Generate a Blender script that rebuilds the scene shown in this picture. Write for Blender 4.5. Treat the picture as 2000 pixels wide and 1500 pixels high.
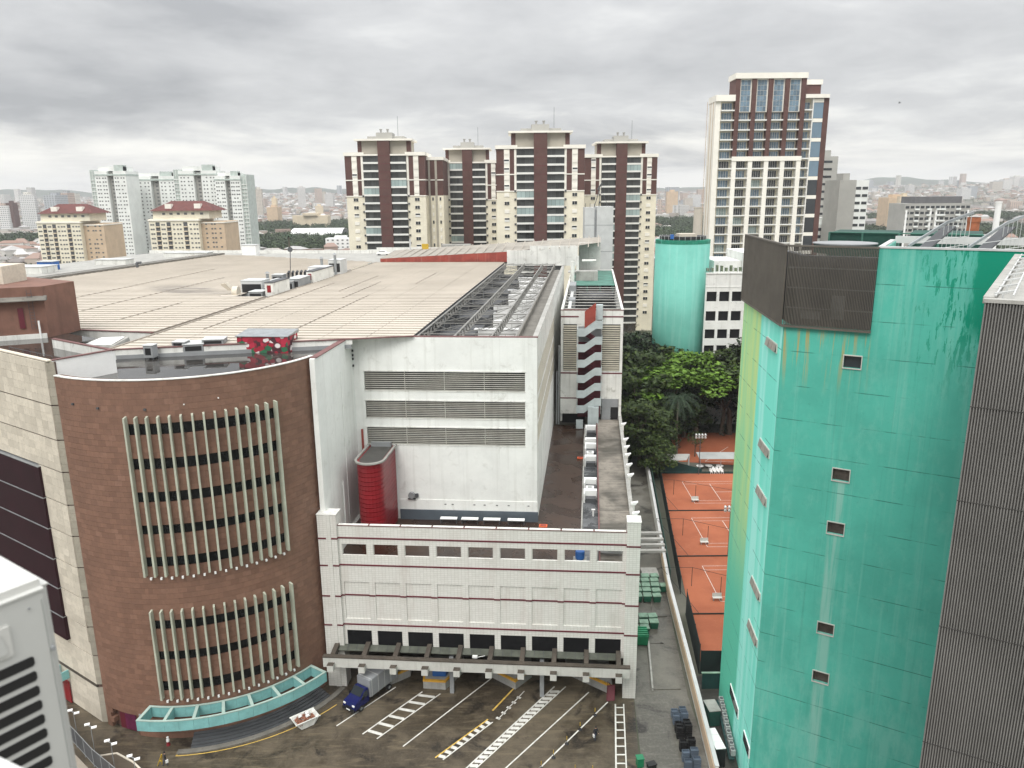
import bpy, bmesh, math, random
from mathutils import Vector, Matrix, noise
random.seed(11)
SC = bpy.context.scene
for o in list(bpy.data.objects): bpy.data.objects.remove(o)
COL = SC.collection
R = math.radians
# ------------------------------------------------------------------ camera
cd = bpy.data.cameras.new('camera'); cam = bpy.data.objects.new('camera', cd); COL.objects.link(cam)
cd.sensor_width = 36; cd.lens = 27; cd.clip_start = 0.05; cd.clip_end = 30000
cam.matrix_world = Matrix.Translation((0, 0, 60)) @ Matrix.Rotation(R(76), 4, 'X') @ Matrix.Rotation(R(-0.5), 4, 'Z')
cd.dof.use_dof = True; cd.dof.focus_distance = 90; cd.dof.aperture_fstop = 5.0
SC.camera = cam
# ------------------------------------------------------------------ overcast sky
SKYOFF = (11.3, 2.2, 0)
W = bpy.data.worlds.new('World'); SC.world = W; W.use_nodes = True
N = W.node_tree.nodes; L = W.node_tree.links; N.clear()
def wn(t, **k):
    n = N.new(t)
    for a, v in k.items(): setattr(n, a, v)
    return n
def wm(op, a, b=None, c=None):
    n = wn('ShaderNodeMath', operation=op)
    for i, v in enumerate((a, b, c)):
        if v is None: continue
        if isinstance(v, (int, float)): n.inputs[i].default_value = v
        else: L.new(v, n.inputs[i])
    return n.outputs[0]
out = wn('ShaderNodeOutputWorld'); bg = wn('ShaderNodeBackground'); L.new(bg.outputs[0], out.inputs[0])
tc = wn('ShaderNodeTexCoord'); sep = wn('ShaderNodeSeparateXYZ'); L.new(tc.outputs['Generated'], sep.inputs[0])
zc = wm('MAXIMUM', sep.outputs[2], 0.0); zp = wm('ADD', zc, 0.16)
comb = wn('ShaderNodeCombineXYZ')
L.new(wm('DIVIDE', sep.outputs[0], zp), comb.inputs[0]); L.new(wm('DIVIDE', sep.outputs[1], zp), comb.inputs[1])
def cloud(scale, detail, rough, off, dist=0.3):
    mp = wn('ShaderNodeMapping'); mp.inputs['Location'].default_value = off; mp.inputs['Rotation'].default_value = (0, 0, R(-12)); mp.inputs['Scale'].default_value = (1.0, 1.0, 1)
    L.new(comb.outputs[0], mp.inputs[0])
    t = wn('ShaderNodeTexNoise'); t.inputs['Scale'].default_value = scale; t.inputs['Detail'].default_value = detail
    t.inputs['Roughness'].default_value = rough; t.inputs['Distortion'].default_value = dist
    L.new(mp.outputs[0], t.inputs['Vector']); return t.outputs[0]
c1 = cloud(0.42, 7, 0.50, SKYOFF, .2); c2 = cloud(1.1, 7, 0.55, (7.7, 4.1, 0), .35); c3 = cloud(3.4, 5, 0.6, (1.7, 9.1, 0), .4)
mixc = wm('ADD', wm('ADD', wm('MULTIPLY', c1, 0.52), wm('MULTIPLY', c2, 0.34)), wm('MULTIPLY', c3, 0.14))
ramp = wn('ShaderNodeValToRGB'); el = ramp.color_ramp.elements
el[0].position = 0.40; el[0].color = (0.36, 0.367, 0.378, 1); el[1].position = 0.60; el[1].color = (0.72, 0.722, 0.71, 1)
e = el.new(0.455); e.color = (0.455, 0.46, 0.467, 1); e = el.new(0.53); e.color = (0.56, 0.563, 0.565, 1)
L.new(mixc, ramp.inputs[0])
# bright warm break of light low over the horizon, broken by the same clouds
hz = wn('ShaderNodeMapRange'); hz.inputs[1].default_value = 0.0; hz.inputs[2].default_value = 0.095; hz.inputs[3].default_value = 1; hz.inputs[4].default_value = 0; hz.interpolation_type = 'SMOOTHSTEP'
L.new(wm('ADD', zc, wm('MULTIPLY', wm('SUBTRACT', 0.52, c2), 0.22)), hz.inputs[0])
mh = wn('ShaderNodeMix', data_type='RGBA'); L.new(wm('MULTIPLY', hz.outputs[0], 0.95), mh.inputs[0]); L.new(ramp.outputs[0], mh.inputs[6]); mh.inputs[7].default_value = (0.97, 0.95, 0.885, 1)
# the overcast vault brightens towards the zenith (a real overcast sky does)
zen = wm('ADD', 1.0, wm('MULTIPLY', wm('MULTIPLY', zc, zc), 4.6))
vz = wn('ShaderNodeVectorMath', operation='SCALE'); L.new(mh.outputs[2], vz.inputs[0]); L.new(zen, vz.inputs['Scale'])
sk = wn('ShaderNodeTexSky', sky_type='NISHITA'); sk.sun_disc = False; sk.sun_elevation = R(48); sk.sun_rotation = R(-160)
sks = wn('ShaderNodeVectorMath', operation='SCALE'); L.new(sk.outputs[0], sks.inputs[0]); sks.inputs['Scale'].default_value = 0.08
ms = wn('ShaderNodeMix', data_type='RGBA'); ms.inputs[0].default_value = 0.94; L.new(sks.outputs[0], ms.inputs[6]); L.new(vz.outputs[0], ms.inputs[7])
L.new(ms.outputs[2], bg.inputs[0]); bg.inputs[1].default_value = 1.0
# ------------------------------------------------------------------ veiled sun
sd = bpy.data.lights.new('sun', 'SUN'); sd.energy = 1.4; sd.angle = R(25); sd.color = (1, 0.965, 0.91)
so = bpy.data.objects.new('sun', sd); COL.objects.link(so)
so.rotation_euler = Vector((math.sin(R(-160)) * math.cos(R(48)), math.cos(R(-160)) * math.cos(R(48)), math.sin(R(48)))).to_track_quat('Z', 'Y').to_euler()
SC.view_settings.view_transform = 'Standard'; SC.view_settings.look = 'None'; SC.view_settings.exposure = 0.25; SC.view_settings.gamma = 1
SC.view_settings.use_curve_mapping = False
SC.render.engine = 'CYCLES'
# ------------------------------------------------------------------ materials
MATS = {}
def base(name):
    m = bpy.data.materials.new(name); m.use_nodes = True; MATS[name] = m
    nt = m.node_tree; return m, nt, nt.nodes, nt.links, nt.nodes['Principled BSDF']
class Nd:
    def __init__(s, nt): s.n = nt.nodes; s.l = nt.links
    def new(s, t, **k):
        n = s.n.new(t)
        for a, v in k.items(): setattr(n, a, v)
        return n
    def put(s, sock, v):
        if isinstance(v, bpy.types.NodeSocket): s.l.new(v, sock)
        else: sock.default_value = v
    def math(s, op, a, b=0.0, clamp=False):
        n = s.new('ShaderNodeMath', operation=op); n.use_clamp = clamp; s.put(n.inputs[0], a); s.put(n.inputs[1], b); return n.outputs[0]
    def mapr(s, v, a, b, c=0.0, d=1.0):
        n = s.new('ShaderNodeMapRange'); n.interpolation_type = 'SMOOTHSTEP'; s.put(n.inputs[0], v)
        for i, q in enumerate((a, b, c, d)): s.put(n.inputs[i + 1], q)
        return n.outputs[0]
    def pos(s): return s.new('ShaderNodeNewGeometry').outputs['Position']
    def mapping(s, v, scale=(1, 1, 1), loc=(0, 0, 0), rot=(0, 0, 0)):
        n = s.new('ShaderNodeMapping'); s.put(n.inputs[0], v); n.inputs['Scale'].default_value = scale; n.inputs['Location'].default_value = loc; n.inputs['Rotation'].default_value = rot; return n.outputs[0]
    def noise(s, v, scale, detail=4, rough=.55, dist=0.0):
        n = s.new('ShaderNodeTexNoise'); s.put(n.inputs['Vector'], v); n.inputs['Scale'].default_value = scale; n.inputs['Detail'].default_value = detail; n.inputs['Roughness'].default_value = rough; n.inputs['Distortion'].default_value = dist; return n.outputs[0]
    def mix(s, f, a, b, mode='MIX'):
        n = s.new('ShaderNodeMix', data_type='RGBA', blend_type=mode); s.put(n.inputs[0], f); s.put(n.inputs[6], c4(a)); s.put(n.inputs[7], c4(b)); return n.outputs[2]
    def bump(s, h, st, dist=0.05):
        n = s.new('ShaderNodeBump'); n.inputs['Strength'].default_value = st; n.inputs['Distance'].default_value = dist; s.put(n.inputs['Height'], h); return n.outputs[0]
    def rnd(s):
        a = s.new('ShaderNodeNewGeometry').outputs['Random Per Island']; b = s.new('ShaderNodeObjectInfo').outputs['Random']
        return s.math('FRACT', s.math('ADD', a, b))
def c4(c): return c if isinstance(c, bpy.types.NodeSocket) else (tuple(c) + (1,))[:4]
def sc(c, k): return tuple(min(1, x * k) for x in c)
def M(name, col, rough=.75, var=.12, scale=.35, streak=0.0, scol=None, grime=0.0, gcol=(.06, .055, .045), bump=0.0, bscale=6, metal=0.0, island=0.0, sstr=(1.3, 1.3, .045), spec=None):
    m, nt, n, l, p = base(name); d = Nd(nt); P = d.pos()
    v = d.noise(P, scale, 5, .6)
    c = d.mix(d.mapr(v, .3, .7), sc(col, 1 - var), sc(col, 1 + var))
    f = d.noise(P, scale * 9, 3, .6)
    c = d.mix(d.math('MULTIPLY', d.mapr(f, .35, .75), var * .9), c, sc(col, .55))
    if streak:
        s = d.noise(d.mapping(P, sstr), 1.0, 4, .65)
        c = d.mix(d.math('MULTIPLY', d.mapr(s, .5, .75), streak), c, scol or sc(col, .4))
    if grime:
        g = d.noise(P, scale * 2.2, 6, .7, .4)
        c = d.mix(d.math('MULTIPLY', d.mapr(g, .55, .72), grime), c, gcol)
    if island: c = d.mix(island, c, d.mix(d.rnd(), sc(col, .55), sc(col, 1.4)))
    l.new(c, p.inputs['Base Color']); p.inputs['Roughness'].default_value = rough; p.inputs['Metallic'].default_value = metal
    if spec is not None: p.inputs['Specular IOR Level'].default_value = spec
    if bump: l.new(d.bump(d.noise(P, bscale, 4, .6), bump), p.inputs['Normal'])
    return m
def glassM(name, col, rough=.12, var=.5, scale=.4):
    m, nt, n, l, p = base(name); d = Nd(nt)
    r = d.math('ADD', d.math('MULTIPLY', d.rnd(), .6), d.math('MULTIPLY', d.noise(d.pos(), scale, 3), .4))
    l.new(d.mix(r, sc(col, 1 - var), sc(col, 1 + var)), p.inputs['Base Color']); p.inputs['Roughness'].default_value = rough
    p.inputs['Specular IOR Level'].default_value = .6
    return m
# brick-red granite cladding of the curved block: every stone its own tint
def stoneM(name, lo, mid, hi, rough=.6):
    m, nt, n, l, p = base(name); d = Nd(nt); P = d.pos()
    r = d.rnd(); cr = d.new('ShaderNodeValToRGB'); e = cr.color_ramp.elements
    e[0].position = 0; e[0].color = c4(lo); e[1].position = 1; e[1].color = c4(hi); q = e.new(.12); q.color = c4(sc(mid, .9)); q = e.new(.86); q.color = c4(sc(mid, 1.1))
    d.put(cr.inputs[0], r)
    c = d.mix(d.math('MULTIPLY', d.mapr(d.noise(P, .22, 5, .65), .4, .7), .35), cr.outputs[0], sc(mid, .72))
    c = d.mix(d.math('MULTIPLY', d.mapr(d.noise(d.mapping(P, (2.2, 2.2, .06)), 1, 4, .6), .55, .85), .22), c, sc(hi, 1.2))
    c = d.mix(d.math('MULTIPLY', d.mapr(d.noise(P, 2.2, 6, .75), .4, .68), .38), c, sc(mid, .6))
    l.new(c, p.inputs['Base Color']); p.inputs['Roughness'].default_value = rough
    l.new(d.bump(d.noise(P, 9, 3), .15), p.inputs['Normal'])
    return m
stoneM('red_granite', (.172, .090, .060), (.205, .110, .074), (.238, .132, .092))
stoneM('beige_stone', (.52, .47, .385), (.60, .545, .45), (.66, .60, .50), .7); stoneM('beige_dark', (.27, .245, .20), (.34, .31, .25), (.40, .36, .295), .8)  # second beige is a darker copy for the narrow return face
M('granite_joint', (.115, .062, .045)); M('beige_joint', (.30, .26, .21)); M('groove_brown', (.09, .05, .04))
M('white_paint', (.78, .79, .76), .7, .06, .25, streak=.34, scol=(.50, .50, .455), grime=.34, gcol=(.34, .33, .28), bump=.05)
M('stained_white', (.70, .70, .66), .75, .1, .3, streak=.5, scol=(.26, .25, .21), grime=.5, gcol=(.2, .19, .15), bump=.08)
M('clean_white', (.82, .82, .80), .5, .04, .6); M('light_grey', (.52, .53, .52), .6, .08)
M('mid_grey', (.26, .27, .275), .6, .12); M('dark_grey', (.07, .073, .078), .6, .15); M('black', (.012, .012, .013), .5, .2)
M('slate_band', (.085, .105, .125), .55, .1); M('maroon', (.115, .012, .022), .6, .12, streak=.2)
M('maroon_panel', (.022, .004, .008), .55, .15, spec=.25); M('red_tile', (.23, .008, .014), .34, .15, .5, streak=.2, scol=(.16, .01, .015), island=.25)
M('rust_red', (.26, .045, .03), .7, .2, .5, streak=.4, scol=(.4, .2, .16)); M('coping_red', (.15, .065, .06), .6, .2, .6, grime=.3)
M('concrete', (.34, .335, .31), .85, .14, .4, streak=.4, scol=(.13, .12, .10), grime=.45, gcol=(.10, .095, .08), bump=.15)
M('dark_concrete', (.155, .145, .125), .8, .2, .5, grime=.5, gcol=(.045, .04, .033), bump=.15)
M('canopy_brown', (.072, .058, .045), .75, .25, .8, grime=.4, gcol=(.03, .028, .02)); M('canopy_glass', (.095, .102, .082), .35, .25, .7, grime=.5, gcol=(.08, .08, .06))
M('beam_paint', (.52, .52, .48), .7, .08, .5, streak=.35, scol=(.27, .26, .22), sstr=(2.5, 2.5, .1))
M('slat_grey', (.40, .39, .345), .6, .12, .6, streak=.25); M('slat_beige', (.42, .39, .31), .6, .1, .6)
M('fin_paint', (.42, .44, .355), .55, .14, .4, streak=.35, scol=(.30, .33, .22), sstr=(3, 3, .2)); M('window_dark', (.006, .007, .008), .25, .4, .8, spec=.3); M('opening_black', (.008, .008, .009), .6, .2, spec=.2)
M('teal_paint', (.20, .44, .43), .55, .12, .8, streak=.2, scol=(.16, .3, .28)); M('teal_edge', (.36, .47, .42), .6, .1)
M('steel', (.27, .265, .245), .5, .2, .8, metal=.4, grime=.35, gcol=(.13, .08, .05)); M('galv', (.34, .36, .37), .4, .15, 1, metal=.5)
M('yellow_paint', (.62, .33, .035), .6, .2, .9, grime=.4); M('line_white', (.62, .61, .565), .6, .15, 1.2, grime=.5, gcol=(.22, .2, .17)); M('line_yellow', (.60, .40, .09), .6, .2, 1.2, grime=.4, gcol=(.15, .12, .08))
M('blue_plastic', (.025, .12, .38), .4, .15); M('navy_paint', (.008, .012, .085), .22, .1); M('truck_box', (.27, .28, .29), .45, .08, .6, streak=.15); M('tyre', (.015, .015, .016), .8)
M('orange_sign', (.62, .11, .03), .5, .1); M('white_emit_less', (.9, .9, .88), .4, .02)
M('green_bin', (.020, .115, .070), .45, .2, 1.5); M('bin_lid', (.16, .27, .19), .4, .25, 1.5, grime=.3); M('bright_green', (.012, .19, .085), .4, .2)
M('green_net', (.012, .060, .045), .8, .25, .6); M('green_canvas', (.010, .045, .042), .7, .25, .5, streak=.2); M('fence_dark', (.012, .022, .02), .6)
M('crate_blue', (.10, .13, .17), .5, .2); M('skin', (.42, .25, .18), .6); M('cloth_dark', (.016, .017, .022), .8); M('jeans', (.04, .05, .08), .8); M('hair', (.012, .01, .009), .7)
M('rubble', (.30, .13, .08), .85, .4, 3, island=.6); M('ac_plastic', (.50, .50, .475), .38, .03, 2.0); M('ac_grey', (.46, .465, .445), .42, .03, 2.0)
M('terracotta', (.105, .022, .016), .7, .2, .4); M('cream', (.76, .71, .57), .75, .07, .2, streak=.15); M('cream_light', (.82, .79, .71), .7, .05, .2); M('tower_side', (.40, .37, .31), .75, .08, .2)
M('tower_brown', (.098, .044, .036), .7, .14, .3); M('tower_white', (.78, .76, .71), .6, .06, .3, streak=.1); M('slab_edge', (.74, .74, .70), .6, .05)
glassM('tower_glass', (.050, .054, .052), .18, .8); glassM('balcony_glass', (.30, .38, .37), .15, .35); glassM('blue_glass', (.15, .22, .28), .10, .45); glassM('dark_glass', (.022, .027, .032), .12, .7)
M('bath_white', (.74, .76, .73), .65, .08, .1, island=.06); M('bath_green', (.44, .50, .465), .4, .15, .3); M('cream_old', (.62, .53, .39), .75, .08, .2); M('tan', (.55, .42, .29), .75, .08, .2)
M('grey_block', (.36, .355, .33), .75, .07, .2); M('grey_dark_roof', (.13, .13, .135), .7); M('brick_orange', (.33, .11, .05), .8, .2, 1)
M('trunk', (.085, .065, .045), .9, .2, 2, bump=.3); M('palm_trunk', (.16, .14, .11), .9, .2, 2); M('soil', (.09, .07, .05), .95, .2)
M('clay_plain', (.36, .115, .050), .85, .10, .25, grime=.2, gcol=(.25, .09, .045)); M('white_plastic', (.80, .80, .78), .4, .03); M('kerb', (.27, .26, .23), .85, .2, 1, grime=.4)
M('fabric_grey', (.30, .31, .30), .7, .1); M('leaf_dry', (.20, .11, .05), .8, .3)
# ---- leaves: every leaf clump its own green
def leafM(name, a, b, c2, nz=.12):
    m, nt, n, l, p = base(name); d = Nd(nt)
    r = d.rnd(); cr = d.new('ShaderNodeValToRGB'); e = cr.color_ramp.elements
    e[0].color = c4(a); e[1].color = c4(c2); q = e.new(.55); q.color = c4(b); d.put(cr.inputs[0], r)
    c = d.mix(d.math('MULTIPLY', d.mapr(d.noise(d.pos(), nz, 3), .35, .65), .5), cr.outputs[0], sc(b, .55))
    l.new(c, p.inputs['Base Color']); p.inputs['Roughness'].default_value = .6; p.inputs['Specular IOR Level'].default_value = .25
    return m
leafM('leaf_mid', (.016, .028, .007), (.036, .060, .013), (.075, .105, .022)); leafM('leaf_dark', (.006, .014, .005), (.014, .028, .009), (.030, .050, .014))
leafM('leaf_light', (.055, .11, .012), (.10, .19, .018), (.15, .26, .03)); leafM('leaf_palm', (.016, .034, .018), (.032, .058, .030), (.06, .09, .045))
leafM('leaf_far', (.018, .036, .012), (.035, .062, .020), (.065, .095, .030), .01)
# ---- painted concrete tower, turquoise with fading, runs and dark patches
def green_paint():
    m, nt, n, l, p = base('green_paint'); d = Nd(nt); P = d.pos()
    s = d.new('ShaderNodeSeparateXYZ'); d.put(s.inputs[0], P); z = s.outputs[2]
    # distance along the wide face (from its left corner)
    t = d.math('ADD', d.math('MULTIPLY', d.math('SUBTRACT', s.outputs[0], 23.5), .861), d.math('MULTIPLY', d.math('SUBTRACT', s.outputs[1], 65.5), -.508))
    front = d.mapr(t, -.10, -.04)      # 1 on the wide face
    g = (.085, .42, .330); fade = (.21, .53, .44); deep = (.006, .25, .155)
    c = d.mix(d.mapr(d.noise(P, .16, 5, .6), .35, .65), sc(g, .93), sc(g, 1.1))
    st = d.noise(d.mapping(P, (1.6, 1.6, .035)), 1, 5, .65)
    c = d.mix(d.math('MULTIPLY', d.mapr(st, .5, .72), .45), c, fade)
    st2 = d.noise(d.mapping(P, (4, 4, .05), (9, 3, 1)), 1, 4, .6)
    c = d.mix(d.math('MULTIPLY', d.mapr(st2, .56, .76), .4), c, sc(g, .62)); c = d.mix(d.math('MULTIPLY', d.mapr(d.noise(d.mapping(P, (1, 1, .5)), .9, 7, .75), .48, .7), .28), c, fade); c = d.mix(d.math('MULTIPLY', d.mapr(d.noise(P, 2.8, 6, .8), .55, .72), .3), c, sc(g, .55))
    # washed-out stripe that runs down under the column of windows
    ws = d.math('MULTIPLY', d.math('MULTIPLY', d.mapr(t, 5.0, 5.25), d.mapr(t, 6.3, 6.0)), d.mapr(z, 36.2, 35.6))
    ws = d.math('MULTIPLY', ws, d.mapr(d.noise(d.mapping(P, (3, 3, .12)), 1, 4), .3, .6))
    c = d.mix(d.math('MULTIPLY', ws, .75), c, (.27, .52, .44))
    # lower wall paler and patchy
    lo = d.math('MULTIPLY', d.mapr(z, 24, 10), d.mapr(d.noise(d.mapping(P, (.7, .7, .22)), 1, 5, .65), .42, .68))
    c = d.mix(d.math('MULTIPLY', lo, .55), c, fade)
    # flaked dark patches under the parapet
    pk = d.noise(d.mapping(P, (2.6, 2.6, .42)), 1, 7, .70, .25)
    up = d.math('MULTIPLY', d.mapr(t, 7.5, 12.5), d.mapr(z, 42.5, 50))
    th = d.math('SUBTRACT', .575, d.math('MULTIPLY', d.mapr(t, 8.5, 15.5), .075))
    pm = d.math('MULTIPLY', up, d.mapr(d.math('SUBTRACT', pk, th), 0.0, .015))
    c = d.mix(d.math('MULTIPLY', pm, .9), c, deep)
    edge = d.math('MULTIPLY', d.mapr(d.math('ADD', t, d.math('MULTIPLY', pk, 3)), 14.6, 15.4), d.mapr(z, 48, 50))
    c = d.mix(edge, c, deep)
    # rust runs below the louvred screen
    ru = d.noise(d.mapping(P, (2.6, 2.6, .10), (2, 5, 0)), 1, 4, .6)
    rm = d.math('MULTIPLY', d.math('MULTIPLY', d.mapr(z, 42.5, 47.3), d.mapr(z, 48.9, 48.0)), d.math('MULTIPLY', d.mapr(ru, .50, .62), front))
    rm = d.math('MULTIPLY', rm, d.mapr(t, 7.3, 6.6))
    c = d.mix(d.math('MULTIPLY', rm, .85), c, (.40, .33, .12))
    # narrow face: open-sky light put into the aqua near the corner, yellow-green coat beyond
    gl = d.mix(d.mapr(d.noise(d.mapping(P, (.5, .5, .03)), 1, 4), .38, .62), (.20, .76, .62), (.38, .86, .76))
    gy = d.mix(d.mapr(d.noise(d.mapping(P, (.6, .6, .05), (3, 1, 0)), 1, 5), .35, .65), (.30, .66, .36), (.52, .72, .30))
    gy = d.mix(d.mapr(z, 34, 14), gy, (.12, .56, .40))
    side = d.mix(d.mapr(s.outputs[1], 73.4, 74.0), gl, gy)
    c = d.mix(front, side, c)
    # day joints
    j = d.math('ABSOLUTE', d.math('SUBTRACT', d.math('FRACT', d.math('DIVIDE', d.math('ADD', z, .8), 3.05)), .5))
    jn = d.math('MULTIPLY', d.mapr(j, .018, .008), d.mapr(d.noise(P, .5, 3), .42, .6))
    c = d.mix(d.math('MULTIPLY', jn, .75), c, sc(g, .4))
    l.new(c, p.inputs['Base Color']); p.inputs['Roughness'].default_value = .85; p.inputs['Specular IOR Level'].default_value = .2
    l.new(d.bump(d.math('ADD', d.noise(P, 3, 5, .6), d.math('MULTIPLY', jn, -1.5)), .18), p.inputs['Normal'])
green_paint()
M('green_round', (.12, .39, .32), .65, .08, .15, streak=.45, scol=(.27, .52, .46), grime=.1, gcol=(.05, .25, .18), bump=.05, sstr=(.7, .7, .03)); M('green_cap', (.008, .19, .12), .7, .3, .6, streak=.6, scol=(.13, .43, .34))
# ---- wet asphalt of the loading yard
def asphalt(name, dry, wet, k=.5, brown=(.105, .085, .058)):
    m, nt, n, l, p = base(name); d = Nd(nt); P = d.pos()
    big = d.noise(P, .10, 6, .62, .6); md = d.noise(P, .45, 6, .65, .5)
    sw = d.noise(d.mapping(P, (.16, 1.1, 1), (0, 0, 0), (0, 0, R(-38))), 1, 6, .65, 1.6)
    w = d.mapr(d.math('ADD', d.math('MULTIPLY', big, .6), d.math('MULTIPLY', md, .4)), .42, .6)
    c = d.mix(w, wet, dry)
    c = d.mix(d.math('MULTIPLY', d.mapr(sw, .48, .68), .6), c, brown)
    oil = d.noise(d.mapping(P, (1, 1, 1), (31, 7, 0)), .23, 5, .6, .8)
    c = d.mix(d.math('MULTIPLY', d.mapr(oil, .53, .66), .85), c, (.012, .010, .009))
    fine = d.noise(P, 3.5, 5, .7)
    c = d.mix(d.math('MULTIPLY', d.mapr(fine, .45, .75), .35), c, sc(dry, 1.5))
    l.new(c, p.inputs['Base Color']); l.new(d.mapr(w, 0, 1, .32, .62), p.inputs['Roughness']); p.inputs['Specular IOR Level'].default_value = .35
    l.new(d.bump(d.noise(P, 14, 4, .7), .12), p.inputs['Normal'])
asphalt('yard_asphalt', (.108, .087, .060), (.050, .040, .028), brown=(.16, .128, .085)); asphalt('alley_paving', (.165, .158, .135), (.085, .080, .066), brown=(.15, .14, .12)); asphalt('street_asphalt', (.075, .072, .064), (.045, .042, .038), brown=(.09, .082, .068))
def wet_floor(name, a, b, rough_lo, rough_hi, thr=(.45, .58), sc_=.18):
    m, nt, n, l, p = base(name); d = Nd(nt); P = d.pos()
    w = d.mapr(d.noise(P, sc_, 5, .6, .5), *thr)
    c = d.mix(w, a, b); c = d.mix(d.math('MULTIPLY', d.mapr(d.noise(P, 1.3, 5, .65), .45, .7), .4), c, sc(a, .5))
    c = d.mix(d.math('MULTIPLY', d.mapr(d.noise(d.mapping(P, (.12, 2.5, 1)), 1, 4), .5, .7), .35), c, sc(b, 1.6))
    l.new(c, p.inputs['Base Color']); l.new(d.mapr(w, 0, 1, rough_lo, rough_hi), p.inputs['Roughness'])
    l.new(d.bump(d.noise(P, 2.2, 3), .03), p.inputs['Normal'])
    if name == 'wet_membrane': p.inputs['Specular IOR Level'].default_value = 1.0
wet_floor('wet_membrane', (.030, .028, .026), (.060, .055, .047), .02, .24, (.54, .66), .13); wet_floor('terrace_brown', (.034, .019, .013), (.050, .028, .018), .22, .38)
wet_floor('slab_stained', (.07, .062, .048), (.24, .215, .18), .55, .8, (.38, .58), .11); wet_floor('grey_wet', (.05, .054, .058), (.13, .135, .14), .12, .45)
# ---- corrugated beige roofing
def roofM():
    m, nt, n, l, p = base('roof_sheet'); d = Nd(nt); P = d.pos()
    Q = d.mapping(P, (1, 1, 1), (0, 0, 0), (0, 0, R(4.5)))
    c = d.mix(d.mapr(d.noise(P, .05, 5, .6), .35, .65), (.455, .408, .345), (.515, .465, .398))
    s = d.noise(d.mapping(Q, (.035, .9, 1)), 1, 5, .65); c = d.mix(d.math('MULTIPLY', d.mapr(s, .48, .68), .42), c, (.43, .38, .315))
    s2 = d.noise(d.mapping(Q, (.16, .05, 1)), 1, 4, .6); c = d.mix(d.math('MULTIPLY', d.mapr(s2, .56, .72), .22), c, (.58, .53, .455))
    # sooty smear in front of the plant gap
    sp = d.new('ShaderNodeSeparateXYZ'); d.put(sp.inputs[0], P)
    dx = d.math('ADD', sp.outputs[0], 64); dy = d.math('SUBTRACT', sp.outputs[1], 151)
    gx = d.math('DIVIDE', d.math('SUBTRACT', d.math('MULTIPLY', dx, .79), d.math('MULTIPLY', dy, .61)), 15); gy = d.math('DIVIDE', d.math('ADD', d.math('MULTIPLY', dx, .61), d.math('MULTIPLY', dy, .79)), 5.5)
    g = d.math('ADD', d.math('MULTIPLY', gx, gx), d.math('MULTIPLY', gy, gy))
    g = d.math('MULTIPLY', d.mapr(g, 1.0, .1), d.mapr(d.noise(d.mapping(P, (.08, .5, 1)), 1, 5, .7), .35, .6))
    c = d.mix(d.math('MULTIPLY', g, .9), c, (.13, .12, .12))
    l.new(c, p.inputs['Base Color']); p.inputs['Roughness'].default_value = .7
    l.new(d.bump(d.noise(P, 2, 3), .1), p.inputs['Normal'])
roofM()
M('roof_rib', (.34, .305, .255), .7, .1, .1); M('roof_seam', (.27, .235, .195), .7, .15)  # ribs coloured darker to stand in for shade along their sides
# ---- glazed tiles on the loading block
def tileM():
    m, nt, n, l, p = base('facade_tile'); d = Nd(nt); P = d.pos()
    Q = d.mapping(P, (1, 1, 1), (0, 0, 0), (0, 0, R(4.5)))
    s = d.new('ShaderNodeSeparateXYZ'); d.put(s.inputs[0], Q); cb = d.new('ShaderNodeCombineXYZ')
    d.put(cb.inputs[0], d.math('ADD', s.outputs[0], s.outputs[1])); d.put(cb.inputs[1], s.outputs[2])
    b = d.new('ShaderNodeTexBrick'); b.offset = 0; d.put(b.inputs['Vector'], cb.outputs[0])
    b.inputs['Color1'].default_value = (.64, .635, .59, 1); b.inputs['Color2'].default_value = (.69, .68, .64, 1); b.inputs['Mortar'].default_value = (.49, .475, .435, 1)
    b.inputs['Scale'].default_value = 1; b.inputs['Mortar Size'].default_value = .018; b.inputs['Brick Width'].default_value = .42; b.inputs['Row Height'].default_value = .25; b.inputs['Mortar Smooth'].default_value = .2
    c = d.mix(d.math('MULTIPLY', d.mapr(d.noise(d.mapping(P, (.8, .8, .12)), 1, 5, .65), .48, .75), .35), b.outputs[0], (.46, .40, .36))
    c = d.mix(d.math('MULTIPLY', d.mapr(d.noise(P, .25, 5, .6), .5, .7), .2), c, (.40, .38, .33))
    l.new(c, p.inputs['Base Color']); p.inputs['Roughness'].default_value = .5
    l.new(d.bump(b.outputs[1], -.15, .02), p.inputs['Normal'])
tileM()
M('tile_soffit', (.52, .51, .47), .6)
def clayM():
    m, nt, n, l, p = base('clay'); d = Nd(nt); P = d.pos()
    c = d.mix(d.mapr(d.noise(P, .12, 5, .6), .35, .68), (.265, .074, .031), (.345, .104, .046))
    c = d.mix(d.math('MULTIPLY', d.mapr(d.noise(d.mapping(P, (.3, 1.6, 1)), 1, 6, .7, .8), .5, .75), .35), c, (.27, .075, .03))
    c = d.mix(d.math('MULTIPLY', d.mapr(d.noise(P, .5, 7, .75, .7), .55, .72), .3), c, (.50, .22, .12))
    l.new(c, p.inputs['Base Color']); p.inputs['Roughness'].default_value = .9
clayM()
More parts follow.
